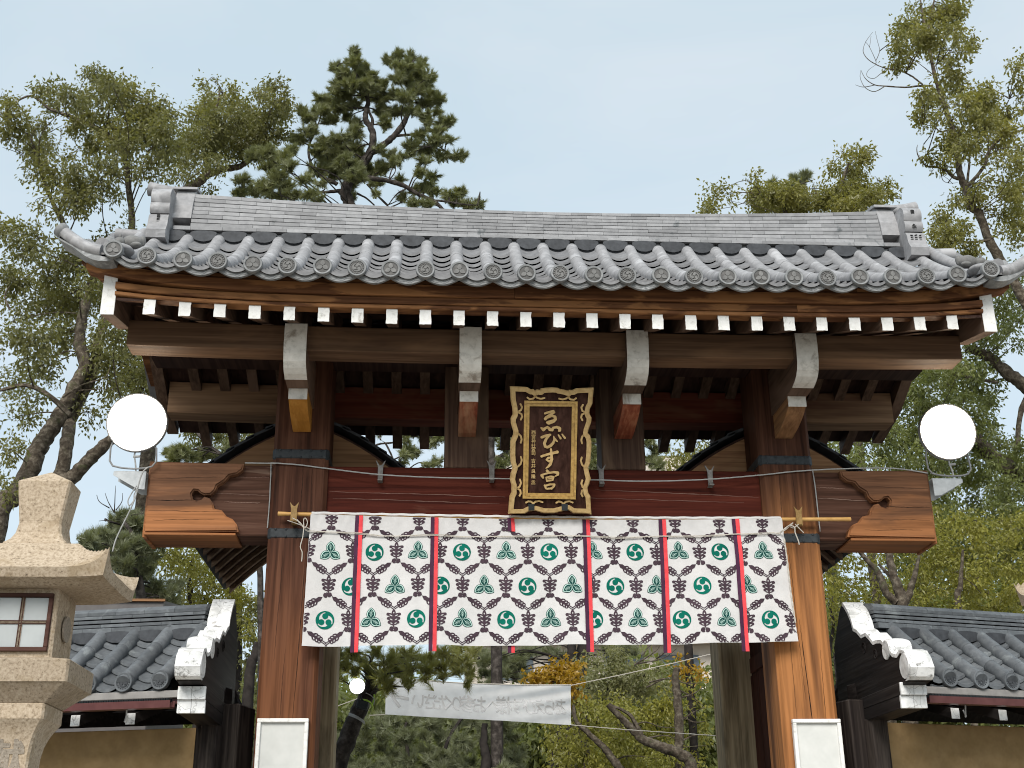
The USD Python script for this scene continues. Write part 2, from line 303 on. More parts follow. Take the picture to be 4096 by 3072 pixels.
def wood(name, axis, dark, mid, light, blotch=None, rough=0.6, grain=1.0, amount=0.55, scale=1.0, wash=None, sharp=0.16, bamt=0.75):
    """Old timber: grain along an axis, knots of wear, and where the paint or dirt has gone a lighter tone (blotch)."""
    st = {'x': (0.5, 16, 16), 'y': (16, 0.5, 16), 'z': (16, 16, 0.5)}[axis]
    st2 = {'x': (0.7, 3.2, 3.2), 'y': (3.2, 0.7, 3.2), 'z': (3.2, 3.2, 0.7)}[axis]
    st3 = {'x': (0.35, 7, 7), 'y': (7, 0.35, 7), 'z': (7, 7, 0.35)}[axis]
    blotch = blotch or light
    nodes = {
        'g': ('geometry', {}), 'oi': ('object_info', {}),
        'w': ('math', {'math_type': 'multiply', 'value2': 37.0}),
        'm1': ('mapping', {'scale': tuple(grain * scale * s for s in st)}),
        'm2': ('mapping', {'scale': tuple(scale * s for s in st2)}),
        'n1': ('noise_texture', {'dimensions': '4D', 'scale': 1.6, 'detail': 7.0, 'roughness': 0.62, 'distortion': 0.5}),
        'n2': ('noise_texture', {'dimensions': '4D', 'scale': 1.0, 'detail': 6.0, 'roughness': 0.6, 'distortion': 0.8}),
        'r1': ('rgb_ramp', {'ramp': [(0.28, dark), (0.5, mid), (0.72, light)]}),
        'r2': ('rgb_ramp', {'ramp': [(amount - 0.4 * sharp, (0, 0, 0)), (amount + 0.6 * sharp, (1, 1, 1))]}),
        'bl': ('mix_color', {'b': blotch}),
        'mul': ('math', {'math_type': 'multiply', 'value2': bamt}),
        'hs': ('hsv', {}), 'var': ('map_range', {'from_min': 0.0, 'from_max': 1.0, 'to_min': 0.8, 'to_max': 1.2}),
        'b': ('bump', {'strength': 0.35, 'distance': 0.01}),
        'n3': ('noise_texture', {'dimensions': '4D', 'scale': 1.0, 'detail': 4.0, 'roughness': 0.55}), 'm3': ('mapping', {'scale': tuple(scale * s for s in st3)}),
        'p': ('principled_bsdf', {'roughness': rough, 'specular_ior_level': 0.05})}
    links = [('g.position', 'm1.vector'), ('g.position', 'm2.vector'), ('oi.random', 'w.value1'), ('w.value', 'n1.w'), ('w.value', 'n2.w'), ('w.value', 'n3.w'), ('g.position', 'm3.vector'), ('m3.vector', 'n3.vector'),
             ('m1.vector', 'n1.vector'), ('m2.vector', 'n2.vector'), ('n1.fac', 'r1.fac'), ('n2.fac', 'r2.fac'), ('r2.color', 'mul.value1'), ('mul.value', 'bl.fac'),
             ('r1.color', 'bl.a'), ('bl.result', 'hs.color'), ('oi.random', 'var.value'), ('var.result', 'hs.value'), ('hs.color', 'p.base_color'), ('n1.fac', 'b.height'), ('b.normal', 'p.normal')]
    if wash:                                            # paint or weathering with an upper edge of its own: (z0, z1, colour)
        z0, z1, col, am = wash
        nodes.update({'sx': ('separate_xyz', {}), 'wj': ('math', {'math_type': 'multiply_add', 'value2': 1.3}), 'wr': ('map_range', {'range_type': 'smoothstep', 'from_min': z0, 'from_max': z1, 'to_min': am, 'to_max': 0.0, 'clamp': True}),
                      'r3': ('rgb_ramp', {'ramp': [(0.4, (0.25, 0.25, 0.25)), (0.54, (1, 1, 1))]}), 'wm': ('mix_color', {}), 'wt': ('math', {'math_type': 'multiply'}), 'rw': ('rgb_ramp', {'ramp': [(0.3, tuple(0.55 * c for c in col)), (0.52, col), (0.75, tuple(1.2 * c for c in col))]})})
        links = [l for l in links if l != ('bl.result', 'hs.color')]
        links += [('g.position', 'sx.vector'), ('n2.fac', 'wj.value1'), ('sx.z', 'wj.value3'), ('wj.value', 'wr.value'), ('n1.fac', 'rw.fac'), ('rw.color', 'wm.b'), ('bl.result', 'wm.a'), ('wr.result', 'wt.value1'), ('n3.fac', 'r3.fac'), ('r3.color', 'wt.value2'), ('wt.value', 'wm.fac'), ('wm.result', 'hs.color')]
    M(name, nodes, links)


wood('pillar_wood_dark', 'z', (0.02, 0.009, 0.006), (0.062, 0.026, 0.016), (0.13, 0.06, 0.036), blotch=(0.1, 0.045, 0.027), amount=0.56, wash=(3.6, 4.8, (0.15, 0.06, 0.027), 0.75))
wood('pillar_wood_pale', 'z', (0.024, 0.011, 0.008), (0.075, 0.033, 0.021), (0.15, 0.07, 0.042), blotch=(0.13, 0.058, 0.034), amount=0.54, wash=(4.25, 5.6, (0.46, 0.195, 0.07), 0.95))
wood('beam_wood_red', 'x', (0.036, 0.009, 0.006), (0.095, 0.021, 0.013), (0.16, 0.04, 0.024), blotch=(0.2, 0.085, 0.055), amount=0.63, sharp=0.07)
wood('beam_end_wood', 'x', (0.07, 0.034, 0.02), (0.17, 0.082, 0.045), (0.27, 0.135, 0.075), blotch=(0.1, 0.05, 0.03), amount=0.5, wash=(4.95, 5.25, (0.4, 0.165, 0.065), 0.8))
wood('lintel_wood_brown', 'x', (0.04, 0.02, 0.014), (0.1, 0.048, 0.032), (0.19, 0.105, 0.075), blotch=(0.32, 0.21, 0.155), amount=0.62, sharp=0.06)
wood('split_dark', 'z', (0.008, 0.005, 0.004), (0.014, 0.009, 0.007), (0.022, 0.014, 0.01))
wood('split_wood', 'x', (0.14, 0.08, 0.06), (0.25, 0.15, 0.12), (0.36, 0.25, 0.2))
wood('purlin_wood', 'x', (0.075, 0.042, 0.026), (0.145, 0.085, 0.052), (0.23, 0.14, 0.088), blotch=(0.26, 0.15, 0.085), amount=0.56)
wood('purlin_wood_pale', 'x', (0.13, 0.075, 0.045), (0.24, 0.145, 0.085), (0.33, 0.21, 0.125), blotch=(0.1, 0.045, 0.033), amount=0.6)
wood('rear_purlin_wood', 'x', (0.07, 0.018, 0.012), (0.14, 0.036, 0.022), (0.16, 0.06, 0.038), blotch=(0.22, 0.12, 0.07), amount=0.6)
wood('fascia_wood', 'x', (0.05, 0.022, 0.011), (0.13, 0.056, 0.027), (0.22, 0.1, 0.045), blotch=(0.3, 0.14, 0.058), amount=0.54, scale=1.4, sharp=0.05, bamt=0.85)
wood('lattice_wood', 'x', (0.03, 0.015, 0.012), (0.06, 0.03, 0.024), (0.1, 0.055, 0.042))
wood('rafter_wood', 'y', (0.045, 0.028, 0.02), (0.1, 0.063, 0.044), (0.17, 0.11, 0.08))
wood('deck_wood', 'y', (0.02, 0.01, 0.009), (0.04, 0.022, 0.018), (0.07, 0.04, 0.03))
wood('arm_wood', 'y', (0.09, 0.045, 0.024), (0.19, 0.1, 0.05), (0.29, 0.16, 0.08), blotch=(0.32, 0.16, 0.06))
wood('arm_wood_ochre', 'y', (0.25, 0.11, 0.02), (0.38, 0.17, 0.035), (0.48, 0.24, 0.06), blotch=(0.45, 0.2, 0.04))
wood('arm_wood_russet', 'y', (0.11, 0.03, 0.018), (0.19, 0.055, 0.03), (0.3, 0.13, 0.07), blotch=(0.36, 0.22, 0.13))
wood('post_wood_grey', 'z', (0.16, 0.13, 0.085), (0.46, 0.37, 0.24), (0.64, 0.54, 0.38), blotch=(0.12, 0.095, 0.062), amount=0.58, grain=1.3)
wood('stud_wood', 'z', (0.04, 0.024, 0.018), (0.085, 0.05, 0.036), (0.17, 0.11, 0.075), blotch=(0.2, 0.13, 0.085), wash=(5.05, 5.35, (0.075, 0.025, 0.018), 0.85))
wood('black_wood', 'y', (0.008, 0.007, 0.007), (0.02, 0.017, 0.016), (0.05, 0.043, 0.04), blotch=(0.03, 0.026, 0.025), rough=0.5)
wood('black_post_wood', 'z', (0.008, 0.006, 0.006), (0.025, 0.02, 0.018), (0.08, 0.065, 0.055))
wood('gable_wood', 'x', (0.13, 0.065, 0.035), (0.3, 0.165, 0.085), (0.4, 0.24, 0.13), blotch=(0.13, 0.05, 0.035), amount=0.6)
wood('door_wood', 'z', (0.02, 0.009, 0.008), (0.045, 0.018, 0.014), (0.09, 0.036, 0.026))
wood('plaque_wood', 'z', (0.02, 0.009, 0.007), (0.043, 0.02, 0.015), (0.08, 0.04, 0.03), rough=0.45)


def speckled(name, cols, scale=60, rough=0.75, bump=0.3, patch=None, patch_at=(0.55, 0.65), spec=0.2, vary=0.12, dist=0.004):
    """A mottled surface: a fine noise between colours, and a coarser one that lays on patches of wear."""
    nodes = {'g': ('geometry', {}), 'oi': ('object_info', {}),
             'n1': ('noise_texture', {'scale': scale, 'detail': 5.0, 'roughness': 0.65}),
             'n2': ('noise_texture', {'scale': 5.5, 'detail': 6.0, 'roughness': 0.62, 'distortion': 0.6}),
             'r1': ('rgb_ramp', {'ramp': cols}), 'r2': ('rgb_ramp', {'ramp': [(patch_at[0], (0, 0, 0)), (patch_at[1], (1, 1, 1))]}),
             'mx': ('mix_color', {'b': patch or cols[-1][1]}), 'hs': ('hsv', {}), 'var': ('map_range', {'to_min': 1 - vary, 'to_max': 1 + vary}),
             'b': ('bump', {'strength': bump, 'distance': dist}), 'p': ('principled_bsdf', {'roughness': rough, 'specular_ior_level': spec})}
    links = [('g.position', 'n1.vector'), ('g.position', 'n2.vector'), ('n1.fac', 'r1.fac'), ('n2.fac', 'r2.fac'), ('r2.color', 'mx.fac'), ('r1.color', 'mx.a'),
             ('mx.result', 'hs.color'), ('oi.random', 'var.value'), ('var.result', 'hs.value'), ('hs.color', 'p.base_color'), ('n1.fac', 'b.height'), ('b.normal', 'p.normal')]
    if not patch:
        links = [l for l in links if l[1] != 'mx.fac']
        nodes['mx'] = ('mix_color', {'fac': 0.0, 'b': cols[-1][1]})
    M(name, nodes, links)


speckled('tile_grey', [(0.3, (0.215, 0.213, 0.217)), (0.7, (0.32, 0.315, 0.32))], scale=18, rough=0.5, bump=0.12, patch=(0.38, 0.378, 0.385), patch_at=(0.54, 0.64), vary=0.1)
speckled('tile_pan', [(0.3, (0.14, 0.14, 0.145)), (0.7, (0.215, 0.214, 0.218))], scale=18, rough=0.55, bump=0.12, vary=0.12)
speckled('tile_ridge', [(0.3, (0.215, 0.215, 0.22)), (0.7, (0.3, 0.3, 0.305))], scale=14, rough=0.55, bump=0.12, patch=(0.12, 0.13, 0.135), patch_at=(0.63, 0.72), vary=0.2)
speckled('tile_disc', [(0.3, (0.16, 0.163, 0.165)), (0.7, (0.26, 0.265, 0.265))], scale=26, rough=0.6, bump=0.2, patch=(0.34, 0.345, 0.35), patch_at=(0.6, 0.66))
speckled('tile_emblem', [(0.3, (0.07, 0.068, 0.066)), (0.7, (0.13, 0.126, 0.122))], scale=30, rough=0.65, bump=0.2)
speckled('tile_wall', [(0.3, (0.085, 0.092, 0.1)), (0.7, (0.14, 0.15, 0.158))], scale=18, rough=0.45, bump=0.15, patch=(0.19, 0.205, 0.21), patch_at=(0.58, 0.68), vary=0.2)
speckled('tile_dark', [(0.3, (0.035, 0.037, 0.041)), (0.7, (0.066, 0.07, 0.077))], scale=18, rough=0.6, bump=0.1)
speckled('tile_relief', [(0.3, (0.13, 0.128, 0.125)), (0.7, (0.2, 0.197, 0.19))], scale=30, rough=0.6, bump=0.2)
speckled('ink', [(0.3, (0.03, 0.03, 0.03)), (0.7, (0.05, 0.05, 0.05))], scale=18, rough=0.6, bump=0.0)
speckled('white_paint', [(0.25, (0.45, 0.44, 0.41)), (0.42, (0.7, 0.69, 0.66)), (0.7, (0.8, 0.79, 0.77))], scale=22, rough=0.6, bump=0.25, patch=(0.42, 0.4, 0.37), patch_at=(0.62, 0.7), vary=0.07)
speckled('white_arm_paint', [(0.25, (0.36, 0.34, 0.3)), (0.45, (0.6, 0.57, 0.52)), (0.7, (0.7, 0.67, 0.62))], scale=16, rough=0.6, bump=0.2, patch=(0.3, 0.26, 0.22), patch_at=(0.56, 0.66))
M('white_foil', {'g': ('geometry', {}), 'v': ('voronoi_texture', {'feature': 'distance_to_edge', 'scale': 7.5}), 'nd': ('noise_texture', {'scale': 9.0, 'detail': 4.0}), 'ad': ('vector_math', {'math_type': 'multiply_add', 'vector2': (0.12, 0.12, 0.12)}),
                  'n': ('noise_texture', {'scale': 6.0, 'detail': 6.0, 'roughness': 0.65}), 'rc': ('rgb_ramp', {'ramp': [(0.0, (0.3, 0.29, 0.28)), (0.008, (0.62, 0.62, 0.61)), (0.03, (0.82, 0.82, 0.81))]}),
                  'rn': ('rgb_ramp', {'ramp': [(0.36, (0.62, 0.62, 0.61)), (0.55, (1, 1, 1)), (0.6, (1, 1, 1)), (0.66, (0.3, 0.29, 0.28)), (0.74, (0.22, 0.21, 0.2))]}), 'mx': ('mix_color', {'blend_type': 'multiply', 'fac': 1.0}),
                  'b': ('bump', {'strength': 0.5, 'distance': 0.012}), 'p': ('principled_bsdf', {'roughness': 0.32, 'specular_ior_level': 0.45})},
  [('g.position', 'nd.vector'), ('nd.color', 'ad.vector1'), ('g.position', 'ad.vector3'), ('ad.vector', 'v.vector'), ('g.position', 'n.vector'), ('v.distance', 'rc.fac'), ('n.fac', 'rn.fac'), ('rc.color', 'mx.a'), ('rn.color', 'mx.b'), ('mx.result', 'p.base_color'), ('v.distance', 'b.height'), ('b.normal', 'p.normal')])
speckled('board_white', [(0.3, (0.52, 0.525, 0.5)), (0.7, (0.6, 0.6, 0.575))], scale=8, rough=0.5, bump=0.05)
speckled('granite', [(0.3, (0.11, 0.082, 0.056)), (0.4, (0.29, 0.225, 0.155)), (0.52, (0.39, 0.31, 0.225)), (0.72, (0.48, 0.4, 0.3))], scale=62, rough=0.85, bump=0.45, patch=(0.27, 0.2, 0.12), patch_at=(0.52, 0.75), spec=0.3)
speckled('granite_cut', [(0.3, (0.17, 0.14, 0.11)), (0.7, (0.36, 0.31, 0.25))], scale=75, rough=0.9, bump=0.45, spec=0.2)
speckled('plaster', [(0.3, (0.25, 0.165, 0.075)), (0.7, (0.35, 0.24, 0.12))], scale=7, rough=0.9, bump=0.3, patch=(0.24, 0.16, 0.08), patch_at=(0.5, 0.8), spec=0.2)
speckled('black_iron', [(0.3, (0.02, 0.024, 0.027)), (0.7, (0.042, 0.048, 0.052))], scale=30, rough=0.5, bump=0.15, patch=(0.1, 0.105, 0.1), patch_at=(0.7, 0.74))
speckled('iron_hook', [(0.3, (0.13, 0.12, 0.11)), (0.7, (0.26, 0.25, 0.24))], scale=30, rough=0.6, bump=0.2)
speckled('brass', [(0.3, (0.22, 0.13, 0.04)), (0.7, (0.38, 0.24, 0.09))], scale=30, rough=0.45, bump=0.15)
speckled('galvanised', [(0.3, (0.38, 0.4, 0.41)), (0.7, (0.55, 0.57, 0.58))], scale=14, rough=0.45, bump=0.1)
speckled('lamp_grey', [(0.3, (0.2, 0.2, 0.2)), (0.7, (0.28, 0.28, 0.28))], scale=14, rough=0.45, bump=0.05)
speckled('gold', [(0.25, (0.22, 0.12, 0.03)), (0.5, (0.46, 0.28, 0.075)), (0.75, (0.58, 0.37, 0.12))], scale=34, rough=0.42, bump=0.3, spec=0.7)
speckled('gold_pale', [(0.25, (0.36, 0.23, 0.09)), (0.5, (0.56, 0.38, 0.17)), (0.75, (0.64, 0.46, 0.22))], scale=24, rough=0.45, bump=0.2)
speckled('bamboo', [(0.3, (0.42, 0.23, 0.07)), (0.7, (0.56, 0.33, 0.12))], scale=12, rough=0.4, bump=0.1)
speckled('cord', [(0.3, (0.42, 0.38, 0.32)), (0.7, (0.6, 0.56, 0.5))], scale=60, rough=0.8, bump=0.2)
speckled('cable_grey', [(0.3, (0.3, 0.3, 0.29)), (0.7, (0.42, 0.42, 0.41))], scale=30, rough=0.6, bump=0.0)
speckled('gutter_brown', [(0.3, (0.075, 0.028, 0.027)), (0.7, (0.11, 0.044, 0.042))], scale=10, rough=0.4, bump=0.05)
speckled('soffit_grey', [(0.3, (0.2, 0.19, 0.18)), (0.7, (0.28, 0.265, 0.25))], scale=12, rough=0.8, bump=0.1)
speckled('print_purple', [(0.3, (0.045, 0.03, 0.038)), (0.7, (0.072, 0.047, 0.06))], scale=30, rough=0.9, bump=0.0, spec=0.1)
speckled('print_green', [(0.3, (0.002, 0.1, 0.07)), (0.7, (0.004, 0.135, 0.095))], scale=10, rough=0.9, bump=0.0, spec=0.1)
speckled('print_teal', [(0.3, (0.01, 0.05, 0.045)), (0.7, (0.016, 0.068, 0.06))], scale=10, rough=0.9, bump=0.0, spec=0.1)
speckled('print_mint', [(0.3, (0.5, 0.72, 0.64)), (0.7, (0.58, 0.78, 0.7))], scale=10, rough=0.9, bump=0.0, spec=0.1)
speckled('ribbon_purple', [(0.3, (0.042, 0.012, 0.032)), (0.7, (0.07, 0.02, 0.052))], scale=20, rough=0.7, bump=0.1, spec=0.2)
speckled('ribbon_red', [(0.3, (0.62, 0.045, 0.055)), (0.7, (0.78, 0.075, 0.085))], scale=20, rough=0.7, bump=0.1, spec=0.2)
speckled('ghost_print', [(0.3, (0.44, 0.44, 0.44)), (0.7, (0.54, 0.54, 0.54))], scale=6, rough=0.9, bump=0.0, spec=0.1)
speckled('bark', [(0.3, (0.028, 0.021, 0.015)), (0.5, (0.08, 0.063, 0.046)), (0.7, (0.2, 0.17, 0.13))], scale=13, rough=0.9, bump=0.8, patch=(0.07, 0.075, 0.035), patch_at=(0.56, 0.7), spec=0.2, dist=0.03)
speckled('bark_pine', [(0.3, (0.014, 0.011, 0.01)), (0.5, (0.04, 0.033, 0.028)), (0.7, (0.1, 0.085, 0.075))], scale=11, rough=0.9, bump=0.9, spec=0.2, dist=0.03)
speckled('bark_far', [(0.3, (0.014, 0.012, 0.011)), (0.7, (0.045, 0.038, 0.034))], scale=6, rough=0.9, bump=0.2, spec=0.1)
speckled('gravel_ground', [(0.3, (0.16, 0.14, 0.115)), (0.7, (0.3, 0.27, 0.23))], scale=9, rough=0.95, bump=0.2, spec=0.1)
speckled('paving', [(0.3, (0.24, 0.23, 0.21)), (0.7, (0.36, 0.34, 0.31))], scale=9, rough=0.85, bump=0.2, spec=0.2)
speckled('metal_roof', [(0.3, (0.11, 0.1, 0.1)), (0.7, (0.15, 0.14, 0.135))], scale=9, rough=0.45, bump=0.05)
speckled('flat_beige', [(0.3, (0.5, 0.44, 0.38)), (0.7, (0.58, 0.52, 0.46))], scale=3, rough=0.8, bump=0.0)
speckled('flat_glass', [(0.3, (0.08, 0.1, 0.12)), (0.7, (0.13, 0.15, 0.17))], scale=3, rough=0.15, bump=0.0)
speckled('strap_green', [(0.3, (0.35, 0.55, 0.06)), (0.7, (0.45, 0.65, 0.1))], scale=8, rough=0.5, bump=0.0)
speckled('paper_pane', [(0.3, (0.34, 0.36, 0.36)), (0.7, (0.4, 0.42, 0.42))], scale=5, rough=0.7, bump=0.0)

# cloth: a little light passes through
for _n, _c, _t in (('curtain_cloth', (0.76, 0.745, 0.735), 0.16), ('banner_cloth', (0.9, 0.9, 0.9), 0.5)):
    M(_n, {'g': ('geometry', {}), 'n': ('noise_texture', {'scale': 7.0, 'detail': 6.0, 'roughness': 0.6}), 'rp': ('rgb_ramp', {'ramp': [(0.3, tuple(0.9 * c for c in _c)), (0.6, _c)]}),
           'w': ('noise_texture', {'scale': 900.0, 'detail': 1.0}), 'b': ('bump', {'strength': 0.2, 'distance': 0.002}), 'b2': ('bump', {'strength': 0.35, 'distance': 0.02}),
           'd': ('diffuse_bsdf', {'roughness': 0.6}), 't': ('translucent_bsdf', {}), 'mx': ('mix_closure', {'fac': _t})},
      [('g.position', 'n.vector'), ('g.position', 'w.vector'), ('n.fac', 'rp.fac'), ('rp.color', 'd.color'), ('rp.color', 't.color'), ('n.fac', 'b2.height'), ('w.fac', 'b.height'), ('b2.normal', 'b.normal'), ('b.normal', 'd.normal'), ('d.BSDF', 'mx.closure1'), ('t.BSDF', 'mx.closure2')], surface='mx.closure')


def leaf_mat(name, cols, trans=0.42, rough=0.4, spec=0.5):
    """Leaves: each takes its own tone, and some light passes through."""
    M(name, {'g': ('geometry', {}), 'n': ('noise_texture', {'scale': 0.9, 'detail': 3.0}), 'ad': ('math', {'math_type': 'multiply_add', 'value2': 0.45}),
             'sb': ('math', {'math_type': 'subtract', 'value2': 0.22}), 'rp': ('rgb_ramp', {'ramp': cols}),
             'p': ('principled_bsdf', {'roughness': rough, 'specular_ior_level': spec}), 't': ('translucent_bsdf', {}), 'tc': ('mix_color', {'blend_type': 'multiply', 'fac': 1.0, 'b': (1.5, 1.45, 0.7)}), 'mx': ('mix_closure', {'fac': trans})},
      [('g.position', 'n.vector'), ('n.fac', 'ad.value1'), ('g.random_per_island', 'ad.value3'), ('ad.value', 'sb.value1'), ('sb.value', 'rp.fac'), ('rp.color', 'p.base_color'), ('rp.color', 'tc.a'), ('tc.result', 't.color'),
       ('p.BSDF', 'mx.closure1'), ('t.BSDF', 'mx.closure2')], surface='mx.closure')


leaf_mat('leaves_camphor', [(0.0, (0.1478, 0.1478, 0.0538)), (0.4, (0.4032, 0.3763, 0.1142)), (0.75, (0.6720, 0.5914, 0.1747)), (1.0, (0.7800, 0.7258, 0.2285))])
leaf_mat('leaves_camphor_light', [(0.0, (0.1863, 0.1800, 0.0558)), (0.4, (0.4720, 0.4284, 0.1056)), (0.75, (0.7204, 0.6210, 0.1552)), (1.0, (0.7800, 0.7204, 0.1987))])
leaf_mat('leaves_yellow', [(0.0, (0.3300, 0.1980, 0.0165)), (0.4, (0.6600, 0.3960, 0.0264)), (0.8, (0.7800, 0.4950, 0.0330)), (1.0, (0.7800, 0.4620, 0.0330))])
leaf_mat('leaves_olive', [(0.0, (0.2190, 0.2126, 0.0464)), (0.4, (0.5152, 0.4701, 0.0773)), (0.8, (0.7728, 0.6698, 0.1095)), (1.0, (0.7800, 0.7084, 0.1030))])
leaf_mat('leaves_green', [(0.0, (0.1513, 0.1718, 0.0578)), (0.4, (0.3850, 0.3918, 0.1100)), (0.75, (0.6325, 0.5913, 0.1582)), (1.0, (0.7800, 0.6875, 0.1925))])
leaf_mat('leaves_greygreen', [(0.0, (0.2070, 0.2070, 0.1035)), (0.45, (0.4140, 0.4002, 0.1932)), (0.8, (0.5796, 0.5520, 0.2622)), (1.0, (0.6900, 0.6348, 0.3036))])
leaf_mat('needles_near', [(0.0, (0.26, 0.26, 0.09)), (0.4, (0.5, 0.49, 0.17)), (0.8, (0.66, 0.62, 0.22)), (1.0, (0.72, 0.62, 0.26))], trans=0.35)
leaf_mat('needles_pine', [(0.0, (0.1540, 0.1650, 0.0715)), (0.4, (0.3410, 0.3520, 0.1430)), (0.8, (0.5280, 0.5115, 0.2035)), (1.0, (0.6820, 0.5940, 0.2530))], trans=0.3, rough=0.42)
leaf_mat('needles_dark', [(0.0, (0.1680, 0.1820, 0.1050)), (0.45, (0.3360, 0.3500, 0.1890)), (0.8, (0.5320, 0.5180, 0.2590)), (1.0, (0.7000, 0.5600, 0.2800))], trans=0.3, rough=0.45)

for _n, _c, _s in (('lamp_light', (1.0, 0.87, 0.68), 5.5), ('floodlight_light', (0.97, 1.0, 0.95), 5.0)):
    M(_n, {'e': ('emission', {'color': _c, 'strength': _s})}, [], surface='e.emission')

wood('rear_rafter_wood', 'x', (0.11, 0.07, 0.05), (0.22, 0.15, 0.105), (0.32, 0.23, 0.17))
# ---------------------------------------------------------------- ground
rng = np.random.default_rng(7)
obj('ground', ([[-400, -60, 0], [400, -60, 0], [400, 500, 0], [-400, 500, 0]], [[0, 1, 2], [0, 2, 3]]), 'gravel_ground', kind='structure', label='pale gravel ground of the shrine precinct around the gate')
obj('path', ([[-2.4, -60, 0.004], [2.4, -60, 0.004], [2.4, 60, 0.004], [-2.4, 60, 0.004]], [[0, 1, 2], [0, 2, 3]]), 'paving', kind='structure', label='stone approach running through the gate')

# ---------------------------------------------------------------- the gate
S, YC = 2.08, 0.1                     # half the pillar spacing; the ridge's y
GATE = thing('shrine_gate', 'large timber shrine gate with grey tiled roof, white-tipped rafters and iron-banded pillars', 'gate', (0, 0.2, 0))


def sweep_up(x, a, r=3.4, p=6):
    return a * (np.abs(x) / r) ** p


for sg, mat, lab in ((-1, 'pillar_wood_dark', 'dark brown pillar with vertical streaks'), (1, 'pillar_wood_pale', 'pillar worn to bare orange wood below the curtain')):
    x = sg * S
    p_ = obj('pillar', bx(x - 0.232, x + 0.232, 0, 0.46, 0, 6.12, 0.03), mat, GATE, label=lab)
    zs = {-1: (4.932, 4.245), 1: (4.93, 4.238)}[sg]
    for z in zs:
        b = [bx(x - 0.237, x + 0.237, -0.006, 0.466, z - 0.062, z + 0.062, 0.031)]
        for zz in (-0.03, 0.03):
            for k in range(5):
                m = trimesh.creation.icosphere(1, 0.011)
                b.append(move((m.vertices * [1, 0.7, 1], m.faces), t=(x - 0.17 + k * 0.085, -0.006, z + zz)))
        obj('iron_band', cat(b), 'black_iron', p_, smooth=35)
    obj('stone_base', bx(x - 0.34, x + 0.34, -0.1, 0.56, 0, 0.12, 0.02), 'granite', GATE)

# the great lintel and its carved ends
obj('lintel_beam', bx(-2.08, 2.08, 0.06, 0.4, 4.236, 4.845, 0.012), 'beam_wood_red', GATE)
for sg in (-1, 1):
    obj('lintel_end', bx(*sorted((sg * 2.082, sg * 3.29)), 0.06, 0.4, 4.236, 4.845, 0.012), 'lintel_wood_brown', GATE)
_out = [(1210, 798), (1962, 812), (1950, 858), (1905, 892), (1842, 905), (1806, 948), (1745, 984), (1728, 1026), (1690, 1060), (1645, 1062), (1612, 1050), (1590, 1028), (1560, 1024), (1540, 1050), (1548, 1095), (1580, 1112),
        (1618, 1100), (1640, 1076), (1682, 1088), (1712, 1128), (1722, 1172), (1782, 1186), (1822, 1236), (1868, 1256), (1902, 1298), (1918, 1358), (1152, 1364)]
_pl = [at(*cH(*q), -0.02) for q in _out]
_end = np.array([[q[0], q[2]] for q in _pl])
_end[0] = (-3.316, 4.848); _end[-1] = (-3.316, 4.236)
for sg in (-1, 1):
    poly = Polygon(_end * [-sg, 1]).buffer(0)
    # a rounded edge: a slightly smaller face in front of the full board
    v1 = slab_y(poly, -0.005, 0.058)
    v2 = slab_y(poly.buffer(-0.012), -0.02, -0.004)
    e_ = obj('carved_end_board', cat([v1, v2]), 'beam_end_wood', GATE)
    # a line cut along the foot, made by a strip set proud
    xs = sorted([sg * 3.31, sg * 2.57])
    obj('edge_strip', bx(xs[0], xs[1], -0.027, 0.4, 4.214, 4.2345, 0.004), 'beam_end_wood', e_)
    xs = sorted([sg * 3.295, sg * 3.326])
    obj('end_cap', bx(xs[0], xs[1], -0.0, 0.402, 4.2, 4.85, 0.004), 'beam_end_wood', e_)
# long drying splits along the lintel's face
for (x0, x1, z, dz_) in ((-1.83, -0.35, 4.62, -0.02), (-1.8, -0.4, 4.565, -0.035), (0.42, 1.83, 4.66, -0.045), (0.36, 1.7, 4.59, -0.02), (-2.8, -2.33, 4.6, -0.004), (2.34, 2.9, 4.61, -0.03), (-2.62, -2.34, 4.74, 0.004), (-2.7, -2.4, 4.52, 0.0), (2.34, 2.6, 4.7, 0.0), (-1.5, -0.6, 4.77, -0.01)):
    n_ = 26
    xs_ = np.linspace(x0, x1, n_)
    zz_ = z + dz_ * np.linspace(0, 1, n_) + np.cumsum(rng.normal(0, 0.0011, n_))
    w_ = 0.0022 * np.sin(np.linspace(0.05, math.pi - 0.05, n_)) ** 0.4 * rng.uniform(0.4, 1.2, n_)
    obj('drying_split', slab_y(np.vstack([np.stack([xs_, zz_ + w_], 1), np.stack([xs_, zz_ - w_], 1)[::-1]]), 0.0585, 0.0595), 'split_wood', GATE)
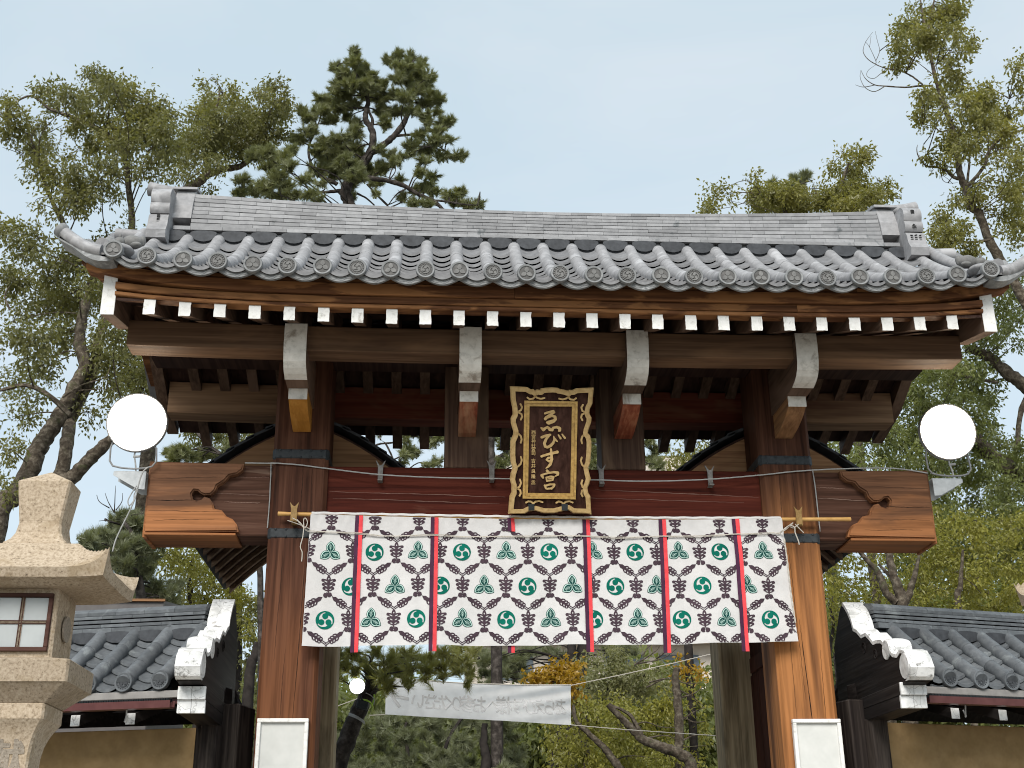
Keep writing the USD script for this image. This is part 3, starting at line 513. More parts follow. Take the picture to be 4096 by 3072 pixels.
# cracks that run up the pillars and along the carved ends
for (x0, z0, x1, z1, w0) in ((2.12, 1.9, 2.075, 3.55, 0.0035), (2.06, 2.9, 2.03, 4.15, 0.002), (2.2, 2.2, 2.22, 3.3, 0.0018), (1.97, 2.75, 1.96, 4.1, 0.0016), (2.0, 4.4, 2.01, 4.8, 0.0016), (2.14, 4.36, 2.13, 4.85, 0.0014), (-2.03, 2.7, -2.0, 4.1, 0.0028), (-2.13, 2.5, -2.12, 3.3, 0.0016), (-2.2, 3.2, -2.18, 4.1, 0.0018), (-1.95, 3.5, -1.94, 4.15, 0.0016), (-2.06, 4.35, -2.05, 4.85, 0.002), (-1.96, 4.35, -1.97, 4.82, 0.0014), (-2.05, 5.02, -2.05, 5.6, 0.0018), (2.1, 5.02, 2.1, 5.5, 0.0016)):
    n_ = 30
    zz_ = np.linspace(z0, z1, n_)
    xx_ = np.linspace(x0, x1, n_) + np.cumsum(rng.normal(0, 0.0009, n_))
    w_ = w0 * np.sin(np.linspace(0.05, math.pi - 0.05, n_)) ** 0.4 * rng.uniform(0.4, 1.2, n_)
    obj('drying_split', slab_y(np.vstack([np.stack([xx_ - w_, zz_], 1), np.stack([xx_ + w_, zz_], 1)[::-1]]), -0.0012, 0.0), 'split_dark', GATE)
for (x0, x1, z, dz_, w0) in ((-3.3, -2.9, 4.51, 0.012, 0.003), (-3.29, -2.62, 4.42, -0.01, 0.0016), (-3.25, -2.75, 4.34, 0.01, 0.0016), (-3.28, -2.7, 4.7, 0.006, 0.0016), (2.88, 3.3, 4.515, 0.0, 0.003), (2.7, 3.28, 4.4, 0.008, 0.0016), (2.75, 3.3, 4.69, -0.01, 0.0018), (2.7, 3.2, 4.31, 0.0, 0.0014)):
    n_ = 26
    xs_ = np.linspace(x0, x1, n_)
    zz_ = z + dz_ * np.linspace(0, 1, n_) + np.cumsum(rng.normal(0, 0.0008, n_))
    w_ = w0 * np.sin(np.linspace(0.05, math.pi - 0.05, n_)) ** 0.4 * rng.uniform(0.4, 1.2, n_)
    obj('drying_split', slab_y(np.vstack([np.stack([xs_, zz_ + w_], 1), np.stack([xs_, zz_ - w_], 1)[::-1]]), -0.0212, -0.02), 'split_dark', GATE)
for px, py in ((1522, 1880), (1967, 1880), (2405, 1895), (2840, 1900)):
    q = at(px, py, 0.02)
    sh = Polygon([(-0.02, -0.1), (0.02, -0.1), (0.022, 0.03), (0.042, 0.085), (0.028, 0.07), (0.012, 0.045), (0, 0.04), (-0.012, 0.045), (-0.028, 0.07), (-0.042, 0.085), (-0.022, 0.03)])
    obj('forked_hook', cat([slab_y(affinity.translate(sh, q[0], q[2]), 0.012, 0.03), bx(q[0] - 0.02, q[0] + 0.02, -0.03, 0.058, q[2] - 0.105, q[2] - 0.092, 0.003)]), 'iron_hook', GATE)
for i, (px, py) in enumerate(((1179, 2052), (3187, 2068))):
    q = at(px, py, -0.05)
    sh = Polygon([(-0.026, -0.09), (0.026, -0.09), (0.024, 0.02), (0.036, 0.075), (0.012, 0.045), (0, 0.04), (-0.012, 0.045), (-0.036, 0.075), (-0.024, 0.02)])
    obj('brass_hook', cat([slab_y(affinity.translate(sh, q[0], q[2]), -0.115, -0.103), bx(q[0] - 0.022, q[0] + 0.022, -0.115, -0.0, q[2] - 0.092, q[2] - 0.08, 0.003)]), 'brass', GATE)

# short studs above the lintel, the bracket arms and what they carry
MID = 0.679
for sg in (-1, 1):
    obj('stud', bx(sg * MID - 0.19, sg * MID + 0.19, 0.07, 0.39, 4.845, 6.1, 0.012), 'stud_wood', GATE)
for k, (x, low) in enumerate(((-S, 'arm_wood_ochre'), (-MID, 'arm_wood_russet'), (MID, 'arm_wood_russet'), (S, 'arm_wood'))):
    nose = [(-0.868, 5.742), (-0.872, 5.64), (-0.868, 5.55), (-0.86, 5.49), (-0.838, 5.43), (-0.8, 5.39), (-0.74, 5.362), (-0.665, 5.342)]
    a_ = obj('bracket_arm', slab_x([(0.3, 5.742)] + nose + [(-0.45, 5.336), (0.3, 5.336)], x - 0.088, x + 0.088), 'rafter_wood', GATE)
    w = np.array(nose)
    d = np.gradient(w, axis=0); d /= np.linalg.norm(d, axis=1, keepdims=True)
    nrm = np.stack([d[:, 1], -d[:, 0]], 1)
    obj('white_end', slab_x(np.vstack([w + nrm * 0.004, (w - nrm * 0.002)[::-1]]), x - 0.0895, x + 0.0895), 'white_arm_paint', a_)
    low_ = [(-0.478, 5.334), (-0.462, 5.25), (-0.395, 5.212), (-0.3, 5.18), (-0.2, 5.155), (-0.035, 5.128), (0.1, 5.128), (0.1, 5.334)]
    b_ = obj('lower_bracket', slab_x(low_, x - 0.075, x + 0.075), low, GATE)
    obj('white_end', bx(x - 0.0765, x + 0.0765, -0.483, -0.468, 5.245, 5.337, 0.002), 'white_arm_paint', b_)

_sori = lambda x: sweep_up(x, 0.03, 3.4, 3)
p_ = obj('eaves_purlin', bend_x(long_bar(-3.425, 3.425, -0.78, -0.55, 5.545, 5.76), _sori), 'purlin_wood', GATE)
obj('rear_purlin', bend_x(long_bar(-2.1, 2.1, 0.776, 1.0, 5.545, 5.85), _sori), 'rear_purlin_wood', GATE)
for sg in (-1, 1):
    obj('rear_purlin_end', bend_x(long_bar(*sorted((sg * 2.102, sg * 3.4)), 0.776, 1.0, 5.545, 5.85), _sori), 'purlin_wood_pale', GATE)
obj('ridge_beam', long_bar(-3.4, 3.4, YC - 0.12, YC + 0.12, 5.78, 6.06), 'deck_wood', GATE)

SL = 0.387                              # the rafters' fall
PIT = 0.2626
_r = [(595, 1227), (738, 1234), (879, 1239), (1020, 1245), (1160, 1251), (1297, 1256), (1432, 1261), (1569, 1266), (1703, 1268), (1838, 1271), (1971, 1274), (2104, 1278), (2236, 1280), (2368, 1282), (2499, 1285), (2629, 1287), (2762, 1290),
      (2893, 1291), (3027, 1293), (3156, 1293), (3286, 1293), (3419, 1293), (3551, 1293), (3682, 1291), (3813, 1288)]
for n, (px, py) in enumerate(_r):
    q = at(px, py, -1.243)
    x, z = (n - 12) * PIT * 0.35 + q[0] * 0.65, q[2]
    w = 0.044 + rng.uniform(-0.001, 0.0015)
    z1, z0 = z + 0.063, z - 0.063
    dz = SL * (YC + 1.243)
    m = slab_x([(-1.243, z0), (-1.243, z1), (YC, z1 + dz), (YC, z0 + dz)], x - w, x + w)
    r_ = obj('rafter', m, 'rafter_wood', GATE)
    e = 0.002
    # the painted end, its edges chipped a little
    pts = []
    for (a, b) in (((-w, z0), (w, z0)), ((w, z0), (w, z1)), ((w, z1), (-w, z1)), ((-w, z1), (-w, z0))):
        for t in np.linspace(0, 1, 7)[:-1]:
            pts.append((x + a[0] + (b[0] - a[0]) * t + rng.normal(0, 0.0012), a[1] + (b[1] - a[1]) * t + rng.normal(0, 0.0012)))
    obj('white_end', slab_y(pts, -1.2465, -1.2395), 'white_paint', r_)
for n in range(-12, 13):
    x = n * PIT
    zr = 5.79 + SL * (0.776 - YC)
    m = slab_x([(YC, zr), (YC, zr + 0.12), (1.52, zr + 0.12 - SL * (1.52 - YC)), (1.52, zr - SL * (1.52 - YC))], x - 0.045, x + 0.045)
    obj('rear_rafter', m, 'rafter_wood', GATE)
# the boards on the rafters, front and rear
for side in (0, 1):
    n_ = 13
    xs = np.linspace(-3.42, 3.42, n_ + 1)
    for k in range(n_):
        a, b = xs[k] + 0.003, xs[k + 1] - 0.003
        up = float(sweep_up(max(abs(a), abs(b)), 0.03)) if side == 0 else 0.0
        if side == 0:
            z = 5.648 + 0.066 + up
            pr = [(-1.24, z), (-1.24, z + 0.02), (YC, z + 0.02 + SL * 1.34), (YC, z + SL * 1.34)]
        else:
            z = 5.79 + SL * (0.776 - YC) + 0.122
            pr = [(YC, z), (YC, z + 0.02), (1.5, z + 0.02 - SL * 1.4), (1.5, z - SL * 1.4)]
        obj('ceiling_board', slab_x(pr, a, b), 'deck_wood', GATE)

# eaves boards, one above the other, curving up at the ends
for (x1, y0, y1, z0, z1, e, split) in ((3.43, -1.262, -1.15, 5.712, 5.745, 0.066, None), (3.43, -1.274, -1.15, 5.7475, 5.806, 0.08, 1.9), (3.66, -1.3, -1.15, 5.8085, 5.906, 0.115, -0.35), (3.72, -1.29, -1.15, 5.9085, 5.945, 0.13, 2.4)):
    cuts = [-x1, x1] if split is None else [-x1, split, x1]
    for a, b in zip(cuts[:-1], cuts[1:]):
        obj('eaves_board', bend_x(long_bar(a + 0.0015, b - 0.0015, y0, y1, z0, z1, 28), lambda x, e=e: sweep_up(x, e)), 'fascia_wood', GATE)
# barge boards with white front ends
for sg in (-1, 1):
    x = sg * 3.475
    m = slab_x([(-1.24, 5.622), (-1.24, 5.955), (-0.7, 6.07), (YC, 6.5), (0.9, 6.07), (1.45, 5.9), (1.45, 5.6), (0.9, 5.72), (YC, 6.12), (-0.7, 5.74)], x - 0.05, x + 0.05)
    b_ = obj('barge_board', m, 'rafter_wood', GATE)
    obj('white_end', bx(x - 0.052, x + 0.052, -1.246, -1.238, 5.62, 5.956, 0.003), 'white_paint', b_)
    # the gable beyond it: boards under the verge
    m = slab_x([(-1.22, 6.06), (-1.22, 6.09), (-0.6, 6.32), (YC, 6.7), (0.9, 6.3), (1.4, 6.1), (1.4, 6.07), (0.9, 6.2), (YC, 6.6), (-0.6, 6.2)], *sorted((sg * 3.53, sg * 3.72)))
    obj('verge_board', m, 'fascia_wood', GATE)
    obj('rear_white_end', bx(x - 0.052, x + 0.052, 1.446, 1.456, 5.6, 5.9, 0.003), 'white_paint', GATE)

# ---------------------------------------------------------------- the roof tiles
DISCS = [(454, 996), (585, 1023), (734, 1038), (872, 1044), (1014, 1055), (1152, 1062), (1294, 1064), (1431, 1071), (1563, 1076), (1703, 1078), (1839, 1081), (1973, 1087), (2104, 1092), (2236, 1093), (2372, 1099), (2504, 1101), (2641, 1101),
         (2771, 1106), (2906, 1106), (3040, 1107), (3174, 1109), (3307, 1112), (3438, 1107), (3572, 1107), (3709, 1104), (3831, 1097), (3971, 1077)]
KIND = 'tstststststststststttsttststst'           # trefoil or swirl, from the left
YE, YT = -1.468, -0.13
Q = [at(px, py, YE) for px, py in DISCS]
DX, DZ = np.array([q[0] for q in Q]), np.array([q[2] for q in Q])
DX = 0.5 * DX + 0.5 * np.arange(-13, 14) * 0.2633


def eave_z(x):
    return np.interp(x, DX, DZ)


def slope(u, ze):
    """Height of the tile line at u metres behind the eave, for an eave height ze: it falls to one line under the ridge."""
    base = 5.945 + 0.42 * u + 0.205 * u * u
    return base + (ze - 5.945) * np.clip(1 - u / 1.4, 0, 1) ** 1.5


def tomoe(R):
    """Three commas chasing each other inside a circle of radius R."""
    out = []
    for k in range(3):
        a0 = math.radians(90 + 120 * k)
        head = Point(0.44 * R * math.cos(a0), 0.44 * R * math.sin(a0)).buffer(0.32 * R, 10)
        th = np.linspace(0.0, math.radians(168), 24)
        t = R - R * (0.36 + 0.64 * np.clip(th / math.radians(168), 0, 1) ** 0.55)
        o = [(R * math.cos(a0 - q), R * math.sin(a0 - q)) for q in th]
        i = [((R - w) * math.cos(a0 - q), (R - w) * math.sin(a0 - q)) for q, w in zip(th, t)]
        out.append(unary_union([head.intersection(Point(0, 0).buffer(R, 24)), Polygon(o + i[::-1]).buffer(0)]))
    res = None
    for k in range(3):
        c = out[k].difference(unary_union([Point(0.44 * R * math.cos(math.radians(90 + 120 * j)), 0.44 * R * math.sin(math.radians(90 + 120 * j))).buffer(0.37 * R, 10) for j in range(3) if j != k]))
        res = c if res is None else res.union(c)
    return res.buffer(0)


def leaf_oval(L, W):
    t = np.linspace(0, 1, 14)
    w = W * np.sin(np.pi * t ** 0.85) ** 0.8
    return Polygon(np.vstack([np.stack([t * L, w], 1), np.stack([t * L, -w], 1)[::-1]])).buffer(0)


def trefoil(R):
    lf = leaf_oval(R, 0.36 * R)
    return unary_union([affinity.rotate(affinity.translate(lf, 0.04 * R, 0), a, origin=(0, 0)) for a in (90, 210, 330)])


SHAPE_S, SHAPE_T = tomoe(0.036), trefoil(0.048)
SHAPE_S = unary_union([SHAPE_S, *[Point(0.048 * math.cos(a), 0.048 * math.sin(a)).buffer(0.004, 3) for a in np.linspace(0, 2 * math.pi, 17)[:-1]]])
DISC = lathe([(0, 0.0), (0.054, 0.0), (0.058, -0.009), (0.07, -0.011), (0.074, -0.006), (0.074, 0.03), (0.06, 0.05), (0, 0.05)], 28)


FACE = lathe([(0, -0.0035), (0.0535, -0.0035), (0.0535, 0.001), (0, 0.001)], 24)


def facing(mesh, x, y, z, tilt=0.0):
    """Puts something modelled in xy, facing -z, upright to face the front."""
    A = rot('x', -math.pi / 2 + tilt) @ np.diag([1, 1, 1])
    B = np.array([[1, 0, 0], [0, 0, 1], [0, 1, 0]])                # (x, y, z) -> (x, z, y): z becomes depth
    return move(mesh, rot('x', tilt) @ B, (x, y, z))


def flip(mesh):
    v, f = VF(mesh)
    return v, f[:, ::-1]


for n in range(27):
    x, z = DX[n], DZ[n]
    d_ = obj('eave_disc_tile', flip(facing(DISC, x, YE, z)), 'tile_disc', GATE, smooth=40)
    sh = SHAPE_S if KIND[n] == 's' else SHAPE_T
    obj('disc_face', flip(facing(FACE, x, YE, z)), 'tile_emblem', d_)
    obj('disc_emblem', flip(facing(move(extrude(sh, 0.009), t=(0, 0, -0.009)), x, YE, z)), 'tile_relief', d_)
    # the round tiles behind it, four lengths that meet at a lip
    us = np.linspace(0.0, 1.34, 5)
    for k in range(4):
        u = np.linspace(us[k] + (0.034 if k == 0 else -0.012), us[k + 1], 6)
        yy, zz = YE + u, slope(u, z) - 0.012
        ang = np.linspace(-0.25, math.pi + 0.25, 13)
        V = []
        r0 = 0.0575 + rng.normal(0, 0.0006)
        for i in range(6):
            ty, tz = np.gradient(yy)[i], np.gradient(zz)[i]
            L = math.hypot(ty, tz); ny, nz = -tz / L, ty / L
            rr = r0 * (1.03 if (i == 0 and k) else 1.0)
            for a in ang:
                V.append([x + rr * math.cos(a), yy[i] + rr * math.sin(a) * ny, zz[i] + rr * math.sin(a) * nz])
        K = len(ang)
        F = [[i * K + j, i * K + j + 1, (i + 1) * K + j + 1, (i + 1) * K + j] for i in range(5) for j in range(K - 1)]
        F = VF((np.array(V), np.array(F)))[1][:, ::-1]
        F = np.vstack([F, [[0, j, j + 1] for j in range(1, K - 1)]])
        obj('round_tile', (np.array(V), F), 'tile_grey', GATE, smooth=40)


def pan_strip(xa, xb, za, zb, u0, u1, lift=0.0, drop=0.05, nx=8, th=0.014, sl=slope, ye=YE):
    """One trough tile between two rows of round tiles, from u0 to u1."""
    xs = np.linspace(xa, xb, nx + 1)
    s = (xs - xa) / (xb - xa)
    dip = -drop * np.sin(np.pi * s) ** 0.9
    ze = za + (zb - za) * s
    V = []
    for u, l in ((u0, lift + th), (u1, 0.004)):
        for i in range(nx + 1):
            V.append([xs[i], ye + u, sl(u, ze[i]) + dip[i] + l])
    for u, l in ((u0, lift), (u1, 0.0)):
        for i in range(nx + 1):
            V.append([xs[i], ye + u, sl(u, ze[i]) + dip[i] + l - 0.01])
    n = nx + 1
    F = []
    for i in range(nx):
        F += [[i, i + 1, n + i + 1, n + i], [2 * n + i + 1, 2 * n + i, 3 * n + i, 3 * n + i + 1], [2 * n + i, 2 * n + i + 1, i + 1, i]]
    return VF((np.array(V), np.array(F)))


def crescent(xa, xb, za, zb, y, drop=0.05, h=0.042, nx=12, th=0.02):
    """The hanging face of an eave pan tile with its scroll relief."""
    s = np.linspace(0, 1, nx + 1)
    xs = xa + (xb - xa) * s
    top = za + (zb - za) * s - drop * np.sin(np.pi * s) - 0.0
    bot = top - h
    p = np.vstack([np.stack([xs, top], 1), np.stack([xs, bot], 1)[::-1]])
    m = [slab_y(p, y, y + th)]
    # raised rims and a scrolling vine
    for off, w in ((-0.004, 0.005), (-h + 0.004, 0.005)):
        q = np.stack([xs, top + off], 1)
        m.append(slab_y(LineString(q).buffer(w / 2, cap_style=2), y - 0.004, y + 0.002))
    vine = np.stack([xa + (xb - xa) * np.linspace(0.1, 0.9, 30), np.interp(np.linspace(0.1, 0.9, 30), s, top) - h / 2 + 0.0075 * np.sin(np.linspace(0, 6 * math.pi, 30))], 1)
    m.append(slab_y(LineString(vine).buffer(0.003), y - 0.003, y + 0.002))
    return cat(m)


US = [0.012, 0.15, 0.29, 0.43, 0.57, 0.71, 0.85, 0.99, 1.13, 1.36]
for n in range(26):
    xa, xb, za, zb = DX[n] + 0.03, DX[n + 1] - 0.03, DZ[n] - 0.018, DZ[n + 1] - 0.018
    obj('eave_pan_tile', crescent(DX[n], DX[n + 1], DZ[n] - 0.022, DZ[n + 1] - 0.022, YE + 0.03), 'tile_disc', GATE)
    for k in range(len(US) - 1):
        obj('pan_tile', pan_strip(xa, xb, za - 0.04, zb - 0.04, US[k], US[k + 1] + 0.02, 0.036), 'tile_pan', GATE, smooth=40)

# verge: the roof's ends beyond the last row, with tiles that face outward
for sg in (-1, 1):
    xa = DX[0] if sg < 0 else DX[-1]
    za = DZ[0] if sg < 0 else DZ[-1]
    # corner pan: from the last disc out to the tip, sweeping up
    xs = np.linspace(0, 0.42, 9)
    top = np.array([za - 0.02 + 0.16 * (t / 0.42) ** 1.6 - 0.035 * math.sin(math.pi * min(1, t / 0.3)) * (t < 0.3) for t in xs])
    p = np.vstack([np.stack([xa + sg * xs, top], 1), np.stack([xa + sg * xs, top - 0.055], 1)[::-1]])
    obj('corner_pan_tile', slab_y(Polygon(p).buffer(0), YE + 0.03, YE + 0.2), 'tile_disc', GATE)
    def corner(u, v):
        t = u * 0.42
        uu = v * 1.35
        return np.stack([xa + sg * t, YE + 0.03 + uu, slope(uu, za) - 0.03 + 0.16 * u ** 1.6 * (1 - 0.4 * v)], 1)
    obj('verge_pan_tile', thick(grid(corner, 6, 10), (0, 0, -0.03)), 'tile_pan', GATE, smooth=30)
    # round tiles lying crosswise on the verge, each ending in a disc that looks outward
    for k, u in enumerate((0.05, 0.36, 0.64, 0.92)):
        zb = slope(u, za) + 0.02
        x0, x1 = xa + sg * 0.1, xa + sg * (0.42 if k == 0 else 0.3)
        t = np.linspace(0, 1, 8)
        lift = (0.17 if k == 0 else 0.05) * t ** 1.7 - (0.0 if k else 0.03)
        path = np.stack([x0 + (x1 - x0) * t, np.full(8, YE + u), zb + lift], 1)
        obj('verge_round_tile', tube(path, 0.05, 14), 'tile_grey', GATE, smooth=40)
        d = path[-1] - path[-2]; d /= np.linalg.norm(d)
        zx = d; xx = np.array([0, 1.0, 0]); yx = np.cross(zx, xx)
        A = np.stack([xx, yx, -zx], 1)
        dm = move(DISC, A * 0.82, path[-1] + d * 0.012)
        v_ = obj('verge_disc_tile', dm if np.linalg.det(A) > 0 else flip(dm), 'tile_disc', GATE, smooth=40)
        em = move(move(extrude(SHAPE_S, 0.008), t=(0, 0, -0.006)), A, path[-1] + d * 0.012)
        obj('disc_emblem', em if np.linalg.det(A) > 0 else flip(em), 'tile_emblem', v_)
    # the row beside the barge board, running down the slope
    u = np.linspace(0.1, 1.3, 8)
    obj('verge_ridge_tile', tube(np.stack([np.full(8, xa + sg * 0.12), YE + u, slope(u, za) + 0.065], 1), 0.05, 12), 'tile_grey', GATE, smooth=40)

# the rear slope, seen by nobody in front: the same trough and round rows, joined
back = []
for n in range(27):
    u = np.linspace(0, 1.34, 8)
    back.append(tube(np.stack([np.full(8, DX[n]), 2 * YC - YE - u, slope(u, DZ[n]) - 0.012], 1), 0.0575, 8))
def backslope(u, v):
    x = -3.75 + 7.5 * u
    uu = v * 1.4
    return np.stack([x, 2 * YC - YE - uu, slope(uu, eave_z(x)) - 0.05], 1)
back.append(thick(grid(backslope, 40, 8), (0, 0, -0.03)))
obj('rear_tiling', cat(back), 'tile_pan', GATE, smooth=40, kind='stuff')
# what closes the roof between tiles and boards
def fill(u, v):
    x = -3.6 + 7.2 * u
    uu = 0.3 + v * 1.1
    return np.stack([x, YE + uu, slope(uu, eave_z(x)) - 0.13], 1)
obj('roof_bedding', thick(grid(fill, 40, 8), (0, 0, -0.04)), 'tile_dark', GATE)

# ---------------------------------------------------------------- the main ridge
RZ0 = 6.905
def ridge_top(x):
    return 7.295 + 0.105 * (x / 3.32) ** 2
def ridge_bot(x):
    return RZ0 + 0.0 * x
NC = 10
for side in (-1, 1):
    for k in range(NC):
        f0, f1 = k / NC, (k + 1) / NC
        inset = 0.011 * k + (0.03 if k == 0 else 0.0) - (0.02 if k == 1 else 0)
        yf = YC + side * (0.245 - inset)
        xe = 3.16 if k > 1 else 3.3
        n_ = 23
        cuts = np.linspace(-xe, xe, n_ + 1) + (0.143 if k % 2 else 0.0) + rng.normal(0, 0.006, n_ + 1)
        cuts = np.concatenate([[-xe], cuts[(cuts > -xe + 0.06) & (cuts < xe - 0.06)], [xe]])
        if side > 0:
            cuts = np.array([-xe, xe])
        for a, b in zip(cuts[:-1], cuts[1:]):
            g = 0.0012
            xs = np.linspace(a + g, b - g, 2 if side < 0 else 20)
            j = rng.normal(0, 0.0018) if side < 0 else 0
            gap = 0.0105
            y0, y1 = (yf + j, YC - 0.002) if side < 0 else (YC + 0.002, yf)
            V = []
            for x in xs:
                zb, zt = ridge_bot(x), ridge_top(x)
                z0, z1 = zb + (zt - zb) * f0 + gap, zb + (zt - zb) * f1
                c = 0.003
                V += [[x, y0, z0], [x, y0, z1 - c], [x, y0 + c, z1], [x, y1, z1], [x, y1, z0]]
            n5 = len(xs)
            F = [[i * 5 + q, i * 5 + (q + 1) % 5, (i + 1) * 5 + (q + 1) % 5, (i + 1) * 5 + q] for i in range(n5 - 1) for q in range(5)]
            F = VF((np.array(V), np.array(F)))[1]
            e = (n5 - 1) * 5
            F = np.vstack([F, [[0, q + 1, q] for q in range(1, 4)], [[e, e + q, e + q + 1] for q in range(1, 4)]])
            obj('ridge_tile' if side < 0 else 'rear_ridge_tile', (np.array(V), F), 'tile_ridge', GATE)
# the core, darker, a little inside; the filling tiles under the ridge
def core(x):
    return np.stack([x], 1)
m = []
xs = np.linspace(-3.15, 3.15, 24)
V = []
for x in xs:
    V += [[x, YC - 0.135, ridge_bot(x) - 0.08], [x, YC - 0.1, ridge_top(x) - 0.004], [x, YC + 0.1, ridge_top(x) - 0.004], [x, YC + 0.135, ridge_bot(x) - 0.08]]
F = VF((np.array(V), np.array([[i * 4 + q, i * 4 + (q + 1) % 4, (i + 1) * 4 + (q + 1) % 4, (i + 1) * 4 + q] for i in range(23) for q in range(4)])))[1]
F = np.vstack([F, [[0, 2, 1], [0, 3, 2]]])
obj('ridge_core', (np.array(V), F), 'tile_dark', GATE)
for k in range(23):
    xa, xb = -3.22 + 0.28 * k, -3.22 + 0.28 * (k + 1)
    u = np.linspace(0, 1, 2)
    obj('ridge_cap_tile', tube(np.stack([np.linspace(xa + 0.002, xb - 0.002, 4), np.full(4, YC), ridge_top(np.linspace(xa, xb, 4)) - 0.035], 1), 0.07, 12), 'tile_ridge', GATE, smooth=40)
for n in range(26):
    xm, w = (DX[n] + DX[n + 1]) / 2, (DX[n + 1] - DX[n]) / 2 - 0.02
    pts = [(xm + w * math.cos(a), 6.93 + 0.085 * math.sin(a) * (1 if math.sin(a) < 0 else 0.3)) for a in np.linspace(0, 2 * math.pi, 18)]
    obj('ridge_filler_tile', slab_y(pts, YT - 0.03, YT + 0.05), 'tile_dark', GATE)
obj('ridge_bedding', bx(-3.3, 3.3, YT - 0.01, YC + 0.22, 6.8, RZ0 + 0.004, 0.004), 'tile_dark', GATE)

# ridge-end tiles: a scalloped block with a flaring cylinder on top
for sg in (-1, 1):
    def arc(y, z, r, a0, a1, n=8):
        return [(y + r * math.cos(a), z + r * math.sin(a)) for a in np.linspace(a0, a1, n)]
    y0 = -0.285
    prof = arc(y0 + 0.125, 7.245, 0.105, math.pi / 2, math.pi * 1.2) + arc(y0 + 0.1, 7.13, 0.078, math.pi * 0.75, math.pi * 1.25) + arc(y0 + 0.1, 6.995, 0.085, math.pi * 0.6, math.pi) + [(y0 - 0.0, 6.93), (y0 - 0.04, 6.87), (y0 - 0.02, 6.8), (y0 + 0.12, 6.79), (YC, 6.9)]
    full = prof + [(2 * YC - y, z) for y, z in prof[::-1]][1:]
    xs = sorted((sg * 3.325, sg * 3.495))
    o_ = obj('ridge_end_tile', slab_x(Polygon(full).buffer(0), *xs), 'tile_grey', GATE, smooth=40)
    cx = sum(xs) / 2
    txt = '昭四年修補' if sg < 0 else '自永'
    for i, ch in enumerate(txt):
        g = affinity.affine_transform(glyph(ch), [0.0003, 0, 0, 0.0003, -0.0143, -0.011])
        if sg < 0:
            z = 7.03 - i * 0.034
        else:
            z = 7.27 - i * 0.15
        yy = y0 + (0.0125 if sg < 0 else (0.0175 if i == 0 else 0.02))
        if sg > 0:
            g = affinity.scale(g, 1.5, 1.5, origin=(0, 0))
        obj('inscription', slab_y(affinity.translate(g, cx, z), yy - 0.004, yy + 0.014), 'ink', o_)
    if sg > 0:
        for c_ in range(3):
            zz = [6.97 + 0.024 * k for k in range(-3 if c_ == 1 else 0, 3)]
            marks = [LineString([(cx - 0.012 + rng.uniform(-0.004, 0.004) + (c_ - 1) * 0.04, z), (cx + 0.008 + (c_ - 1) * 0.04, z + rng.uniform(-0.008, 0.01))]).buffer(0.0025) for z in zz]
            obj('inscription', cat([slab_y(g, y0 + 0.006, y0 + 0.024) for g in marks]), 'ink', o_)
    # saddle behind it and the cylinder above
    sad = [(YC - 0.2, 7.24), (YC - 0.13, 7.42), (YC - 0.05, 7.47), (YC + 0.05, 7.47), (YC + 0.13, 7.42), (YC + 0.2, 7.24)]
    obj('saddle_tile', slab_x(Polygon([(YC - 0.22, 7.1)] + sad + [(YC + 0.22, 7.1)]), *sorted((sg * 3.16, sg * 3.326))), 'tile_grey', GATE)
    obj('saddle_flange', slab_x(Polygon([(YC - 0.17, 7.425), (YC - 0.165, 7.45), (YC, 7.5), (YC + 0.165, 7.45), (YC + 0.17, 7.425), (YC, 7.47)]), *sorted((sg * 3.14, sg * 3.36))), 'tile_grey', GATE)
    t = np.linspace(0, 1, 8)
    path = np.stack([sg * (3.17 + 0.44 * t), np.full(8, YC), 7.475 + 0.005 * t + 0.035 * t ** 2.5], 1)
    obj('flared_cylinder_tile', tube(path, 0.05 + 0.017 * t ** 2, 16), 'tile_grey', GATE, smooth=50)
    # short crosswise ridge at the foot of the ridge end
    path = np.stack([sg * np.linspace(3.46, 3.78, 6), np.full(6, YC - 0.28), np.linspace(6.86, 6.88, 6)], 1)
    obj('verge_round_tile', tube(path, 0.058, 14), 'tile_grey', GATE, smooth=40)

# the beasts that crouch on the roof's corners
for sg in (-1, 1):
    c = np.array([DX[0] + 0.02 if sg < 0 else DX[-1] - 0.02, YE + 0.16, (DZ[0] if sg < 0 else DZ[-1]) + 0.06])
    def ball(x, y, z, r, s=(1, 1, 1)):
        m = trimesh.creation.icosphere(2, r)
        v = np.array(m.vertices) * s * 0.72
        v *= 1 + 0.16 * (meshkit.noise(v * 55 + 3, 4)[:, None] - 0.5)
        return v + c + np.array([sg * x, y, z]) * 0.72, np.array(m.faces)
    base = ball(0, -0.03, 0.0, 0.13, (1.05, 1.1, 0.42))
    b_ = obj('corner_cover_tile', base, 'tile_grey', GATE, smooth=50)
    body = [ball(-0.1, 0.02, 0.13, 0.08, (1.5, 0.9, 0.95)), ball(0.03, -0.02, 0.1, 0.062), ball(0.085, -0.05, 0.085, 0.04, (1.3, 0.9, 0.8)), ball(-0.2, 0.03, 0.15, 0.045, (0.8, 0.8, 1.4)),
            ball(0.02, -0.05, 0.165, 0.018, (0.8, 0.8, 2.0)), ball(0.02, 0.03, 0.165, 0.018, (0.8, 0.8, 2.0)), ball(0.07, -0.08, 0.04, 0.028, (1.6, 1, 0.8)), ball(-0.16, -0.06, 0.06, 0.035, (1.6, 1, 0.9))]
    obj('roof_beast_ornament', cat(body), 'tile_relief', GATE, smooth=50)

